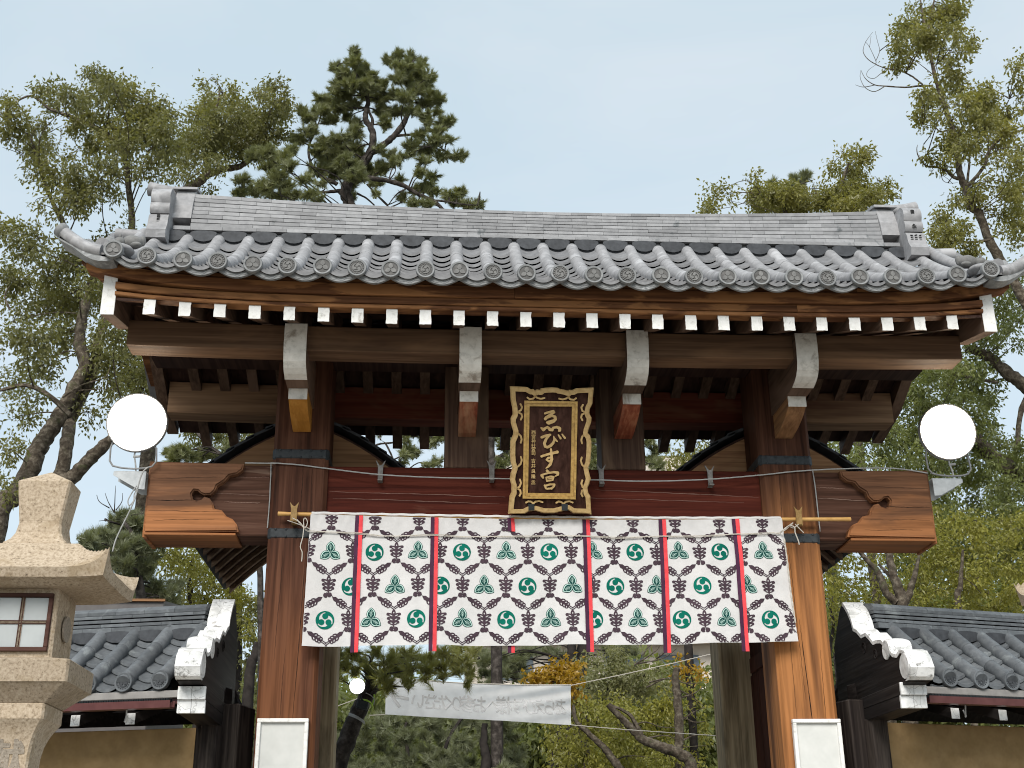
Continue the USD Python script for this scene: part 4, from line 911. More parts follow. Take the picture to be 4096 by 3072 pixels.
# ---------------------------------------------------------------- small roofs over the rear posts, seen from their front gables
for sg in (-1, 1):
    xr = sg * S
    prof = lambda d: 5.40 - 0.3 * d - 0.33 * d * d         # height of the boards at a distance d from the ridge
    ds = np.linspace(0, 1.12, 13)
    y0, y1 = 0.52, 3.9
    up = [(xr + d, prof(d)) for d in ds]
    shape = [(xr - d, prof(d)) for d in ds[::-1]] + up[1:]
    low = [(x, z - 0.035) for x, z in shape[::-1]]
    r_ = obj('rear_roof', slab_y(Polygon(shape + low).buffer(0), y0, y1), 'deck_wood', GATE)
    gb = [(xr - d, prof(d) - 0.03) for d in ds[:10][::-1]] + [(xr + d, prof(d) - 0.03) for d in ds[1:10]]
    obj('gable_board', slab_y(Polygon(gb + [(gb[-1][0], 4.93), (gb[0][0], 4.93)]).buffer(0), y0 - 0.03, y0 + 0.03), 'gable_wood', r_)
    for s2 in (-1, 1):
        # tiles edge-on along the gable and over the slope
        nrow = 7
        for k in range(nrow):
            d0, d1 = 1.2 - k * 0.165, 1.2 - (k + 1) * 0.165 - 0.07
            z0, z1 = prof(d0) + 0.06, prof(max(d1, 0)) + 0.045
            pp = [(xr + s2 * d0, z0), (xr + s2 * d0, z0 + 0.028), (xr + s2 * max(d1, 0), z1 + 0.024), (xr + s2 * max(d1, 0), z1)]
            obj('roof_tile', slab_y(Polygon(pp).buffer(0), y0 - 0.07, y1 + 0.05), 'tile_dark', r_)
        for yy in np.linspace(y0 + 0.02, y1 - 0.1, 14):
            pp = [(xr + s2 * d, prof(d) - 0.036) for d in ds[3:]] + [(xr + s2 * d, prof(d) - 0.036 - 0.055) for d in ds[3:][::-1]]
            obj('rafter', slab_y(Polygon(pp).buffer(0), yy, yy + 0.055), 'rear_rafter_wood', r_)
        # the purlin under them, sloping boards of the side
        obj('side_beam', bx(*sorted((xr + s2 * 0.36, xr + s2 * 0.5)), 0.47, y1 - 0.05, 4.72, 4.94, 0.008), 'gable_wood', r_)
    t = np.linspace(0, 1, 10)
    obj('ridge_tile', tube(np.stack([np.full(10, xr), y0 - 0.05 + (y1 - y0 + 0.1) * t, np.full(10, 5.6)], 1), 0.08, 12), 'tile_wall', r_, smooth=40)
    # the rear post, its tie beam, and the door leaf folded back behind the pillar
    obj('rear_post', bx(*sorted((sg * 1.845, sg * 2.22)), 2.0, 2.38, 0, 5.0, 0.02), 'post_wood_grey', GATE)
    obj('tie_beam', bx(xr - 0.09, xr + 0.09, 0.455, 2.1, 3.95, 4.2, 0.01), 'door_wood', GATE)
    d_ = obj('door_leaf', bx(*sorted((sg * 2.14, sg * 2.2)), 0.475, 1.95, 0.1, 3.7, 0.004), 'door_wood', GATE)
    for zz in (0.3, 1.9, 3.4):
        obj('door_rail', bx(*sorted((sg * 2.123, sg * 2.139)), 0.5, 1.93, zz, zz + 0.14, 0.004), 'door_wood', d_)
    for k in range(5):
        yy = 0.52 + k * 0.29
        obj('door_plank', bx(*sorted((sg * 2.1305, sg * 2.1395)), yy, yy + 0.28, 0.5, 3.38, 0.003), 'door_wood', d_)
# ---------------------------------------------------------------- the name plaque, leaning forward
PO = np.array([0.0, -0.16, 4.39])
PV = np.array([0, -0.40, 0.945]); PV /= np.linalg.norm(PV)
PN = np.cross([1, 0, 0], PV)                     # towards the viewer and down
if PN[1] > 0:
    PN = -PN
cP = crop(2020, 1530, 380 / 1167)


def pl(x, y):
    q = onplane(*cP(x, y), PO, PN) - PO
    return q[0], q @ PV


def on_plaque(poly, z0, z1):
    """A shape drawn in plaque measures (x, v), from z0 to z1 in front of the board."""
    v, f = extrude(poly, z1 - z0)
    return PO + v[:, :1] * np.array([1.0, 0, 0]) + v[:, 1:2] * PV + (v[:, 2:] + z0) * PN, f


PLAQ = thing('name_plaque', 'gold-framed dark wooden name plaque with raised gold characters hanging under the eaves', 'plaque', PO)
_o = [(60, 45), (270, 55), (318, 84), (345, 80), (368, 100), (392, 84), (430, 92), (440, 72), (500, 65), (580, 60), (650, 66), (660, 76), (720, 86), (770, 102), (790, 90), (828, 92), (870, 70), (1085, 62), (1072, 200), (1068, 260), (1040, 315), (1030, 368),
      (1035, 390), (1058, 430), (1052, 490), (1020, 580), (1012, 618), (1040, 650), (1055, 720), (1056, 800), (1050, 900), (1040, 990), (1018, 1045), (1030, 1110), (1048, 1180), (1030, 1240), (1010, 1290), (1018, 1350), (1042, 1390), (1056, 1617), (990, 1605),
      (830, 1600), (770, 1560), (690, 1578), (600, 1600), (470, 1600), (370, 1570), (290, 1578), (235, 1608), (38, 1610), (56, 1400), (80, 1350), (78, 1310), (80, 1260), (60, 1190), (70, 1120), (92, 1050), (70, 980), (62, 880), (66, 720), (100, 640), (102, 600),
      (72, 500), (70, 440), (95, 390), (92, 350), (88, 300), (72, 230)]
_out = Polygon([pl(*q) for q in _o]).buffer(0)
_in = _out.buffer(-0.034)
obj('board', on_plaque(_out.buffer(-0.006), -0.03, 0.0), 'plaque_wood', PLAQ)
obj('frame', cat([on_plaque(_out.difference(_in), -0.034, 0.026), on_plaque(_out.buffer(-0.008).difference(_in.buffer(-0.006)), 0.0262, 0.037)]), 'gold_pale', PLAQ)
_b = [Polygon([pl(*q) for q in r]) for r in ([(235, 222), (888, 232), (865, 1430), (215, 1420)], [(262, 250), (860, 258), (838, 1400), (243, 1392)], [(300, 290), (820, 295), (800, 1360), (280, 1355)])]
obj('inner_border', cat([on_plaque(_b[0].difference(_b[1]), 0.0, 0.03), on_plaque(_b[1].buffer(-0.001).difference(_b[2]), 0.0, 0.02)]), 'gold', PLAQ)
obj('panel', on_plaque(_b[2].buffer(-0.0008), -0.002, 0.006), 'plaque_wood', PLAQ)
SC = 380 / 1167 / 4948.53 * 10.75                  # metres for one unit of the drawing


def brush(strokes):
    return unary_union([stroke([(*pl(x, y), w * SC) for x, y, w in s]) for s in strokes])


CHARS = [
    [[(490, 378, 24), (545, 362, 26), (590, 352, 30), (600, 365, 28)], [(600, 365, 28), (555, 395, 30), (505, 430, 34), (495, 445, 36)], [(500, 440, 22), (575, 408, 24), (612, 420, 32), (618, 450, 34), (590, 475, 40), (535, 492, 46), (515, 490, 26)],
     [(443, 556, 18), (470, 578, 38), (495, 560, 26), (520, 545, 24), (550, 575, 38), (578, 582, 30), (590, 556, 26), (635, 546, 28), (668, 562, 36), (668, 585, 36), (655, 596, 14)]],
    [[(450, 672, 30), (500, 652, 28), (552, 642, 26)], [(545, 645, 24), (505, 690, 30), (482, 745, 34), (492, 785, 30), (520, 795, 28), (558, 775, 34), (590, 742, 28), (604, 700, 24), (596, 660, 12)], [(598, 672, 14), (618, 702, 26), (640, 722, 16)],
     [(655, 645, 16), (680, 684, 26)], [(700, 636, 16), (733, 680, 26)]],
    [[(447, 905, 26), (520, 882, 26), (600, 862, 30), (640, 852, 34)], [(562, 818, 24), (568, 870, 28), (572, 940, 34), (556, 1000, 32), (530, 1032, 22), (500, 1052, 8)], [(568, 920, 16), (528, 924, 24), (510, 948, 22), (535, 966, 22), (568, 950, 16)]],
    [[(515, 1082, 30), (536, 1102, 28)], [(450, 1140, 34), (466, 1168, 22)], [(455, 1132, 20), (520, 1112, 20), (600, 1098, 24), (645, 1108, 34), (648, 1128, 26), (612, 1152, 10)],
     [(505, 1165, 18), (512, 1206, 20)], [(505, 1165, 18), (560, 1154, 22), (592, 1160, 24), (582, 1196, 22)], [(512, 1208, 20), (585, 1196, 18)], [(530, 1180, 12), (570, 1176, 12)],
     [(486, 1262, 22), (500, 1298, 22)], [(486, 1268, 20), (560, 1248, 22), (604, 1252, 26), (600, 1272, 22), (570, 1300, 24)], [(515, 1304, 20), (575, 1296, 20)]]]
for ch in CHARS:
    obj('character', on_plaque(brush(ch), 0.0062, 0.018), 'gold_pale', PLAQ)
for ch, yc in zip('西宮神社宮司吉井良隆丞', (612, 665, 718, 772, 818, 866, 958, 1020, 1086, 1150, 1224)):
    g = glyph(ch)
    x0, v0 = pl(348 - (yc - 900) * 0.005, yc)
    k = 54 * SC / 96
    g = affinity.affine_transform(g, [k, 0, 0, k * 0.95, x0 - 48 * k, v0 - 36 * k])
    obj('small_character', on_plaque(g, 0.0062, 0.012), 'gold_pale', PLAQ)
_c = [[(275, 185), (300, 205), (345, 198), (370, 168), (345, 140)], [(372, 170), (395, 188), (440, 200), (482, 190)], [(188, 265), (208, 300), (195, 340), (158, 358)], [(160, 366), (200, 385), (210, 420), (193, 455)], [(165, 628), (195, 660), (203, 700), (193, 738)],
      [(193, 912), (205, 950), (190, 1000), (152, 1035)], [(183, 1192), (195, 1230), (180, 1275), (152, 1295)], [(152, 1300), (185, 1320), (193, 1360), (178, 1388)], [(258, 1472), (285, 1455), (320, 1462), (345, 1484), (375, 1460), (420, 1452), (458, 1468)]]
for c in _c:
    for mirror in (False, True):
        q = [(1135 - x + (y - 900) * -0.014, y + 8) for x, y in c] if mirror else c
        if mirror and c[0][1] > 1400:
            q = [(x + 370, y + 3) for x, y in c]
        obj('scroll', on_plaque(stroke([(*pl(x, y), 20 * SC) for x, y in q]), 0.0005, 0.016), 'gold_pale', PLAQ)
for x in (320, 728):
    a = Polygon([pl(x - 38, 1488), pl(x + 38, 1490), pl(x + 36, 1566), pl(x - 36, 1564)])
    obj('iron_bracket', on_plaque(a, -0.04, 0.04), 'black_iron', PLAQ)
obj('hanger_block', bx(-0.3, 0.3, -0.12, 0.055, 4.40, 4.46, 0.006), 'door_wood', PLAQ)

# ---------------------------------------------------------------- the festival curtain on its bamboo pole
POLE = thing('bamboo_pole', 'long bamboo pole carrying the crested curtain in two brass hooks', 'pole', (0, -0.07, 4.3))
_a, _b2 = at(1112, 2055, -0.075), at(3402, 2077, -0.075)
t = np.linspace(0, 1, 60)
_pp = _a + (_b2 - _a) * t[:, None]
_pp[:, 2] -= 0.02 * np.sin(np.pi * t)
_rr = 0.0165 + 0.0022 * (np.abs(((t * 11) % 1) - 0.5) > 0.46)
obj('cane', tube(_pp, _rr, 10), 'bamboo', POLE, smooth=40)

ZT = lambda X: 4.382 - 0.028 * (1 - (X / 1.97) ** 2)
ZB = lambda X: 3.312 + 0.012 * (X / 2.0) + 0.03 * np.clip(X / 2.0, 0, 1) ** 3


def cloth_y(X, Z):
    """How the hanging cloth stands out: gathered at the hem, soft folds that open downwards."""
    X, Z = np.asarray(X, float), np.asarray(Z, float)
    d = np.clip((4.37 - Z) / 1.06, 0, 1.1)
    n = 0.028 * d * np.sin(X * 5.1 + 0.6) + 0.015 * d * np.sin(X * 11.3 + 2.0 + 1.1 * Z) + 0.012 * d * np.sin(X * 3.3 - 2.2 * Z)
    h = 0.005 * np.exp(-((Z - 4.33) / 0.035) ** 2) * np.sin(X * 62 + 4 * np.sin(X * 7))
    q = 0.004 * (meshkit.noise(np.stack([X * 16, Z * 9, 0 * X], -1), 3) - 0.5)
    return -0.098 - 0.035 * np.clip(d * 3, 0, 1) - n - h - q


def cloth_at(X, Z, off=0.0):
    return np.stack([X, cloth_y(X, Z) - off, Z], -1)


XL = lambda Z: -1.961 - 0.011 * (4.376 - Z)
XR = lambda Z: 1.971 + 0.043 * (4.376 - Z) / 1.03 * np.clip((4.376 - Z), 0, 1)
CURT = thing('festival_curtain', 'white shrine curtain printed with green crests and dark oak sprigs, hanging across the gate', 'curtain', (0, -0.1, 3.31))


def cloth(u, v):
    z0 = ZT(-1.97 + 3.94 * u) - v * (ZT(-1.97 + 3.94 * u) - ZB(-1.97 + 3.98 * u))
    X = XL(z0) + (XR(z0) - XL(z0)) * u
    return cloth_at(X, z0)


obj('cloth', grid(cloth, 330, 90), 'curtain_cloth', CURT, smooth=True)
# the sleeve round the pole
def sleeve(u, v):
    X = -1.955 + 3.92 * u
    a = v * math.pi * 1.5
    return np.stack([X, -0.076 - 0.024 * np.cos(a) + 0 * X, np.interp(X, _pp[:, 0], _pp[:, 2]) + 0.024 * np.sin(a) + 0.002 * np.sin(X * 40)], 1)
obj('pole_sleeve', grid(sleeve, 120, 10), 'curtain_cloth', CURT, smooth=True)
CLOTH_BOX = Polygon([(XL(4.37) + 0.002, 4.36), *[(x, ZT(x) - 0.004) for x in np.linspace(-1.95, 1.96, 20)], (1.968, 4.37), *[(XR(z) - 0.004, z) for z in np.linspace(4.3, 3.36, 8)], *[(x, ZB(x) + 0.004) for x in np.linspace(2.0, -1.96, 20)], (XL(3.33) + 0.004, 3.33)]).buffer(0)


def printed(poly, off):
    """A printed shape: its outline laid on the folds of the cloth."""
    vs = []
    for g in polys(poly.intersection(CLOTH_BOX)):
        g = g.segmentize(0.03)
        v, f = trimesh.creation.triangulate_polygon(g, engine='earcut')
        v = np.asarray(v)
        vs.append((cloth_at(v[:, 0], v[:, 1], off), np.asarray(f)))
    return cat(vs) if vs else None


def sprig_v(s=1.0):
    """The upright spray: a bud with a pale eye over three pairs of lobes."""
    add, cut = [], []
    bud = Polygon([(0, 0.083), (0.012, 0.063), (0.017, 0.045), (0.012, 0.028), (0, 0.018), (-0.012, 0.028), (-0.017, 0.045), (-0.012, 0.063)])
    add.append(bud); cut.append(affinity.scale(Point(0, 0.046).buffer(0.0085), 0.62, 1))
    for z, L in ((0.018, 0.056), (-0.018, 0.05), (-0.05, 0.042)):
        for sx in (-1, 1):
            e = affinity.scale(Point(0, 0).buffer(1, 6), L / 2, 0.0165)
            e = affinity.rotate(affinity.translate(e, L / 2 * 0.9, 0), 33, origin=(0, 0))
            tip = Point(L * 0.78, L * 0.42).buffer(0.0135, 4)
            k = affinity.rotate(affinity.translate(affinity.scale(Point(0, 0).buffer(1, 5), L * 0.26, 0.0056), L * 0.46, 0), 33, origin=(0, 0))
            add.append(affinity.translate(affinity.scale(unary_union([e, tip]), sx, 1, origin=(0, 0)), 0, z - 0.01))
            cut.append(affinity.translate(affinity.scale(k, sx, 1, origin=(0, 0)), 0, z - 0.011))
    add.append(Polygon([(-0.013, 0.025), (0.013, 0.025), (0.017, -0.02), (0.004, -0.085), (-0.004, -0.085), (-0.017, -0.02)]))
    for sx in (-1, 1):
        add.append(LineString([(sx * 0.012, -0.082), (sx * 0.034, -0.116)]).buffer(0.003))
        add.append(LineString([(sx * 0.004, -0.084), (sx * 0.021, -0.114)]).buffer(0.0026))
    return unary_union(add).difference(unary_union(cut))


def sprig_d():
    """The slanting spray on a frond: points from the upper joint down to the lower, along +x."""
    add, cut = [], []
    for a, L in ((38, 0.026), (-42, 0.024), (0, 0.03)):
        add.append(affinity.rotate(affinity.translate(affinity.scale(Point(0, 0).buffer(1, 5), L * 0.55, 0.009), L * 0.5, 0), a, origin=(0, 0)))
    add = [affinity.translate(affinity.rotate(g, 180, origin=(0, 0)), -0.03, 0.0) for g in add]
    leaf = [affinity.scale(Point(0.058, 0).buffer(1, 6), 0.047, 0.016)]
    for xx, L, a in ((0.03, 0.036, 40), (0.055, 0.034, 42), (0.08, 0.028, 48)):
        for sy in (-1, 1):
            e = affinity.rotate(affinity.translate(affinity.scale(Point(0, 0).buffer(1, 6), L * 0.6, 0.0145), L * 0.5, 0), sy * a, origin=(0, 0))
            leaf.append(affinity.translate(e, xx, 0))
            k = affinity.rotate(affinity.translate(affinity.scale(Point(0, 0).buffer(1, 4), L * 0.26, 0.0046), L * 0.62, 0), sy * a, origin=(0, 0))
            cut.append(affinity.translate(k, xx, 0))
    leaf.append(Polygon([(-0.02, 0.0), (0.005, 0.016), (0.03, 0.014), (0.03, -0.014), (0.005, -0.016)]))
    leaf.append(LineString([(0.1, 0.006), (0.135, 0.007)]).buffer(0.003))
    leaf.append(LineString([(0.1, -0.006), (0.135, -0.006)]).buffer(0.003))
    return unary_union(add + leaf).difference(unary_union(cut))


ROWS = [(1191, 't', [713, 809, 903, 998, 1094, 1187, 1281, 1373, 1467, 1556, 1650]), (1265, 's', [757, 853, 952, 1046, 1140, 1236, 1330, 1420, 1517, 1615]), (1337, 's', [701, 801, 899, 999, 1094, 1190, 1284, 1379, 1474, 1569, 1666])]
SV, SD = affinity.scale(sprig_v(), 1.02, 0.87, origin=(0, 0)), sprig_d()
CS, CT = tomoe(0.073), None
_leaf = leaf_oval(0.084, 0.031)
_tri = lambda g: unary_union([affinity.rotate(affinity.translate(g, 0.004, 0), a, origin=(0, 0)) for a in (90, 212, 328)])
T_OUT, T_WHITE, T_IN = _tri(_leaf).buffer(0.006), _tri(_leaf).buffer(0.0005), _tri(affinity.scale(_leaf, 0.92, 0.84, origin=(0.02, 0)))
_vein = unary_union([LineString([(0.012, 0), (0.068, 0)]).buffer(0.0011)] + [LineString([(x, 0), (x + 0.014, s * 0.013)]).buffer(0.0008) for x in (0.022, 0.034, 0.046) for s in (-1, 1)])
T_VEIN = _tri(_vein)
cells = []
for py, first, us in ROWS:
    q = [at(u * 1.85172, py * 1.85172, -0.15) for u in us]
    cells.append([(p[0], p[2]) for p in q])
zrow = [np.mean([z for _, z in r]) for r in cells]
for r, (py, first, us) in enumerate(ROWS):
    for i, (x, z) in enumerate(cells[r]):
        k = 'st'[(i + (first == 't')) % 2]
        if k == 's':
            m = printed(affinity.translate(CS, x, z), 0.0035)
            if m: obj('green_swirl_crest', m, 'print_green', CURT)
        else:
            m = printed(affinity.translate(T_OUT, x, z), 0.003)
            if m is None: continue
            c_ = obj('green_leaf_crest', m, 'print_teal', CURT)
            for g, off, mat in ((T_WHITE, 0.0045, 'print_mint'), (T_IN, 0.006, 'print_teal'), (T_VEIN, 0.0075, 'print_mint')):
                m = printed(affinity.translate(g, x, z), off)
                if m: obj('leaf_print', m, mat, c_)
# the frond lattice round the crests
xs0 = [x for x, _ in cells[0]]; pitch = np.mean(np.diff(xs0)); dz = 0.5 * (zrow[0] - zrow[2])
nodes = []
for r in range(-1, 4):
    z = zrow[0] - r * dz + 0.008
    base = cells[0] if r in (0, 2) else cells[1]
    row = cells[r] if 0 <= r <= 2 else (cells[1] if r == -1 else cells[1])
    xr_ = [x for x, _ in row]
    mids = [xr_[0] - pitch / 2] + [(a + b) / 2 for a, b in zip(xr_[:-1], xr_[1:])] + [xr_[-1] + pitch / 2]
    nodes.append([(m, z) for m in mids])
for row in nodes:
    for x, z in row:
        m = printed(affinity.translate(SV, x, z), 0.0032)
        if m: obj('oak_spray', m, 'print_purple', CURT)
for ra, rb in zip(nodes[:-1], nodes[1:]):
    for x, z in ra:
        for x2, z2 in rb:
            if 0.05 < abs(x2 - x) < 0.27:
                a = math.degrees(math.atan2((z2 + 0.07) - (z - 0.085), x2 - x))
                mx, mz = (x + x2) / 2, ((z - 0.085) + (z2 + 0.07)) / 2
                g = affinity.rotate(affinity.translate(affinity.scale(SD, 1.1, 1.06, origin=(0, 0)), -0.042, 0), a, origin=(0, 0))
                m = printed(affinity.translate(g, mx, mz + 0.004), 0.0032)
                if m: obj('oak_frond', m, 'print_purple', CURT)
# ribbons
for k, (ut, ub) in enumerate(((775, 764), (939, 934), (1104, 1106), (1267, 1275), (1432, 1444), (1591, 1613))):
    qa, qb = at(ut * 1.85172, 2075, -0.15), at(ub * 1.85172, 2605, -0.17)
    for s2, mat in ((-1, 'ribbon_purple'), (1, 'ribbon_red')):
        def strip(u, v, s2=s2):
            X = qa[0] + (qb[0] - qa[0]) * v + (s2 * 0.016) * 1.0 + (u - 0.5) * 0.031
            Z = ZT(X) - 0.001 - v * (ZT(X) - ZB(X) + 0.05 + 0.004 * k)
            Y = cloth_y(X, np.maximum(Z, 3.3)) - 0.0095 - 0.004 * np.sin(v * 9 + k) ** 2
            return np.stack([X, Y, Z], 1)
        def short(u, v, s2=s2):
            X = qa[0] + s2 * 0.015 + (u - 0.5) * 0.03 + 0.006 * v
            Z = ZT(X) + 0.004 - v * 0.115
            return np.stack([X, cloth_y(X, Z) - 0.011, Z], 1)
        def stub(u, v, s2=s2):
            X = qb[0] + s2 * 0.014 + (u - 0.5) * 0.028
            Z = ZB(X) + 0.1 - v * 0.155
            return np.stack([X, cloth_y(X, np.maximum(Z, 3.3)) + 0.012, Z], 1)
        if k == 2:
            obj('tied_ribbon_top', thick(grid(short, 2, 6), (0, 0.002, 0)), mat, CURT)
            obj('tied_ribbon_end', thick(grid(stub, 2, 6), (0, 0.002, 0)), mat, CURT)
        else:
            obj('ribbon', thick(grid(strip, 2, 50), (0, 0.002, 0)), mat, CURT, smooth=60)

# cords
def line3(pts, y, n=8):
    P = np.array([at(*p, yy) for p, yy in zip(pts, y if np.ndim(y) else [y] * len(pts))])
    t = np.linspace(0, len(P) - 1, (len(P) - 1) * n + 1)
    i = np.clip(t.astype(int), 0, len(P) - 2); f = (t - i)[:, None]
    p0, p1, p2, p3 = P[np.clip(i - 1, 0, None)], P[i], P[i + 1], P[np.clip(i + 2, None, len(P) - 1)]
    return 0.5 * (2 * p1 + (p2 - p0) * f + (2 * p0 - 5 * p1 + 4 * p2 - p3) * f ** 2 + (3 * p1 - p0 - 3 * p2 + p3) * f ** 3)


CORD = thing('tie_cord', 'thin pale cord running across the top of the printed curtain, knotted at both pillars', 'cord', (0, -0.17, 4.2))
_cp = [cJ(380, 1265), cJ(440, 1330), cJ(520, 1345), cJ(690, 1353), cJ(880, 1361), cJ(1120, 1386), cJ(1480, 1375), cJ(1750, 1391), cK(130, 1386), cK(370, 1384), cK(690, 1386), cK(1000, 1396), cK(1290, 1386), cK(1600, 1386), cK(1890, 1371), cK(2130, 1362), cL(200, 1357), cL(262, 1355), cL(350, 1290)]
_cy = [-0.12] + [-0.165] * (len(_cp) - 2) + [-0.12]
_ln = line3(_cp, _cy)
_ln[8:-8, 1] = cloth_y(np.clip(_ln[8:-8, 0], -1.95, 1.95), _ln[8:-8, 2]) - 0.016
obj('strand', tube(_ln, 0.0035, 6), 'cord', CORD)
obj('strand', tube(_ln + [0, -0.002, -0.007 ] + np.sin(np.arange(len(_ln)) * 0.35)[:, None] * np.array([0, 0, 0.004]), 0.003, 6), 'cord', CORD)
obj('left_knot', cat([tube(line3([cJ(340, 1250), cJ(400, 1285), cJ(440, 1330), cJ(462, 1290), cJ(450, 1255), cJ(432, 1262), cJ(432, 1320), cJ(425, 1400), cJ(405, 1480), cJ(420, 1530), cJ(415, 1600)], -0.16), 0.004, 6), tube(line3([cJ(300, 1270), cJ(360, 1290), cJ(440, 1320), cJ(480, 1338)], -0.15), 0.003, 6)]), 'cord', CORD)
obj('right_knot', cat([tube(line3([cL(265, 1355), cL(300, 1325), cL(355, 1290)], -0.15), 0.004, 6), tube(line3([cL(330, 1310), cL(365, 1325), cL(372, 1370), cL(395, 1430), cL(405, 1465)], -0.16), 0.005, 6), tube(line3([cL(330, 1320), cL(360, 1330), cL(400, 1300)], -0.15), 0.004, 6), tube(line3([cL(370, 1300), cL(400, 1330), cL(440, 1370)], -0.15), 0.004, 6)]), 'cord', CORD)
_e = np.stack([XR(np.linspace(4.2, 3.5, 40)) - 0.004, np.zeros(40), np.linspace(4.2, 3.5, 40)], 1)
_e[:, 1] = cloth_y(_e[:, 0], _e[:, 2]) - 0.012
obj('hanging_end', tube(_e, 0.006 + 0.0015 * np.sin(np.arange(40) * 1.7), 6), 'cord', CORD)

CAB = thing('lamp_cable', 'thin grey electric cable drooping along the front of the red lintel', 'cable', (0, -0.03, 4.8))
_cp = [cH(1970, 808), cH(2212, 812), cJ(170, 808), cJ(380, 822), cJ(600, 850), cJ(1030, 900), cJ(1500, 925), cJ(2090, 935), cK(380, 940), cK(730, 943), cK(1150, 955), cK(1650, 941), cK(2100, 905), cL(370, 876), cL(720, 856), cL(1150, 851), cL(1440, 890)]
_cy = [-0.025, -0.02, -0.02, -0.015, -0.01] + [-0.03] * 7 + [-0.015, -0.015, -0.025, -0.03, -0.03]
obj('wire', tube(line3(_cp, _cy), 0.0055, 6), 'cable_grey', CAB)
obj('drop_wire', tube(line3([cJ(170, 812), cJ(165, 950), cJ(155, 1150), cJ(140, 1330)], 0.04), 0.005, 6), 'cable_grey', CAB)
obj('drop_wire', tube(line3([cL(512, 872), cL(532, 1000), cL(552, 1180), cL(572, 1360)], 0.03), 0.005, 6), 'cable_grey', CAB)
obj('drop_wire', tube(line3([cJ(675, 0), cJ(660, 300), cJ(650, 600), cJ(635, 800)], [0.4, 0.3, 0.25, 0.2]), 0.006, 6), 'cable_grey', CAB)

# ---------------------------------------------------------------- the two round lamps
for sg, px, py, label in ((-1, 548, 1690, 'round lit lamp on a steel bracket at the lintel end near the stone lantern'), (1, 3791, 1727, 'round lit lamp on the right lintel end in front of dense leaves')):
    c = at(px, py, -0.12)
    L_ = thing('round_lamp', label, 'lamp', c, 'round lamps at the ends of the lintel')
    yaw = rot('z', -0.05 * sg) @ rot('x', 0.14)
    def put(m, inv=False):
        return move(m, yaw, c)
    R = 0.247
    B = np.array([[1, 0, 0], [0, 0, 1], [0, 1, 0]])
    face = lathe([(0, -0.012), (R - 0.02, -0.012), (R - 0.008, -0.004), (R - 0.008, 0.004)], 48)
    obj('light_panel', flip(put(move(face, B))), 'lamp_light', L_, smooth=30)
    rim = lathe([(R - 0.0075, -0.008), (R, -0.01), (R + 0.004, 0.0), (R + 0.004, 0.03), (R - 0.02, 0.05), (0.1, 0.06), (0.09, 0.11), (0, 0.11), (0, 0.02), (R - 0.0075, 0.01)], 48)
    obj('housing', flip(put(move(rim, B))), 'lamp_grey', L_, smooth=30)
    zb = -0.41
    y = [(-0.19, -0.16), (-0.205, -0.22), (-0.2, -0.34), (-0.17, -0.385), (-0.1, zb + 0.008), (0.0, zb), (0.1, zb + 0.008), (0.15, -0.385), (0.18, -0.34), (0.17, -0.22), (0.13, -0.19)]
    yp = np.array([(x_, 0.05, z_) for x_, z_ in y]) * [1, 1, 0.95]
    obj('yoke', tube(c + yp, 0.008, 8), 'lamp_grey', L_, smooth=50)
    obj('cable', tube(c + np.array([(0.0, 0.06, -0.22), (-0.005, 0.05, -0.27), (0.004, 0.05, -0.31), (0.015, 0.05, -0.36), (0.02, 0.06, -0.41)]), 0.007, 6), 'cable_grey', L_)
    obj('cable_gland', tube(c + np.array([(-0.01, 0.05, -0.285), (0.045, 0.04, -0.283)]), 0.011, 8), 'cable_grey', L_)
    xb = sg * 3.33
    br = Polygon([(0, 0), (sg * 0.265, 0), (sg * 0.265, -0.03), (sg * 0.06, -0.145), (0, -0.15)])
    q = affinity.translate(br, xb, c[2] + zb - 0.005)
    obj('bracket', cat([slab_y(q, -0.07, -0.064), slab_y(affinity.translate(q, 0, 0), 0.1, 0.106), bx(*sorted((xb, xb + sg * 0.26)), -0.07, 0.106, c[2] + zb - 0.006, c[2] + zb + 0.002, 0.002)]), 'galvanised', L_)
    if sg < 0:
        obj('cable_loop', cat([tube(line3([cH(1190, 845), cH(1150, 880), cH(1120, 960), cH(1090, 1080), cH(1040, 1200), cH(980, 1320), cH(930, 1430), cH(905, 1520)], [-0.1, -0.12, -0.13, -0.14, -0.14, -0.14, -0.14, -0.14]), 0.006, 6), tube(line3([cH(1100, 990), cH(1060, 1050), cH(1030, 1110), cH(1040, 1150), cH(1075, 1110), cH(1080, 1060), cH(1110, 1000)], -0.14), 0.005, 6)]), 'cable_grey', L_)

# ---------------------------------------------------------------- notice boards on the pillars
for sg, x0, x1, ztop, label in ((-1, -2.293, -1.898, 2.757, 'blank white framed notice board on the dark left pillar'), (1, 1.921, 2.31, 2.747, 'blank white framed notice board on the pale right pillar')):
    B_ = thing('notice_board', label, 'notice board', ((x0 + x1) / 2, -0.05, 1.7), 'white notice boards on the pillars')
    obj('panel', bx(x0 + 0.012, x1 - 0.012, -0.03, -0.008, 1.72, ztop - 0.012, 0.002), 'board_white', B_)
    w = 0.03
    obj('frame_rail', bx(x0, x1, -0.055, -0.007, ztop - w, ztop, 0.004), 'white_paint', B_)
    obj('frame_rail', bx(x0, x1, -0.055, -0.007, 1.7, 1.7 + w, 0.004), 'white_paint', B_)
    for xa in (x0, x1 - w):
        obj('frame_stile', bx(xa, xa + w, -0.0535, -0.007, 1.7 + w + 0.0005, ztop - w - 0.0005, 0.004), 'white_paint', B_)
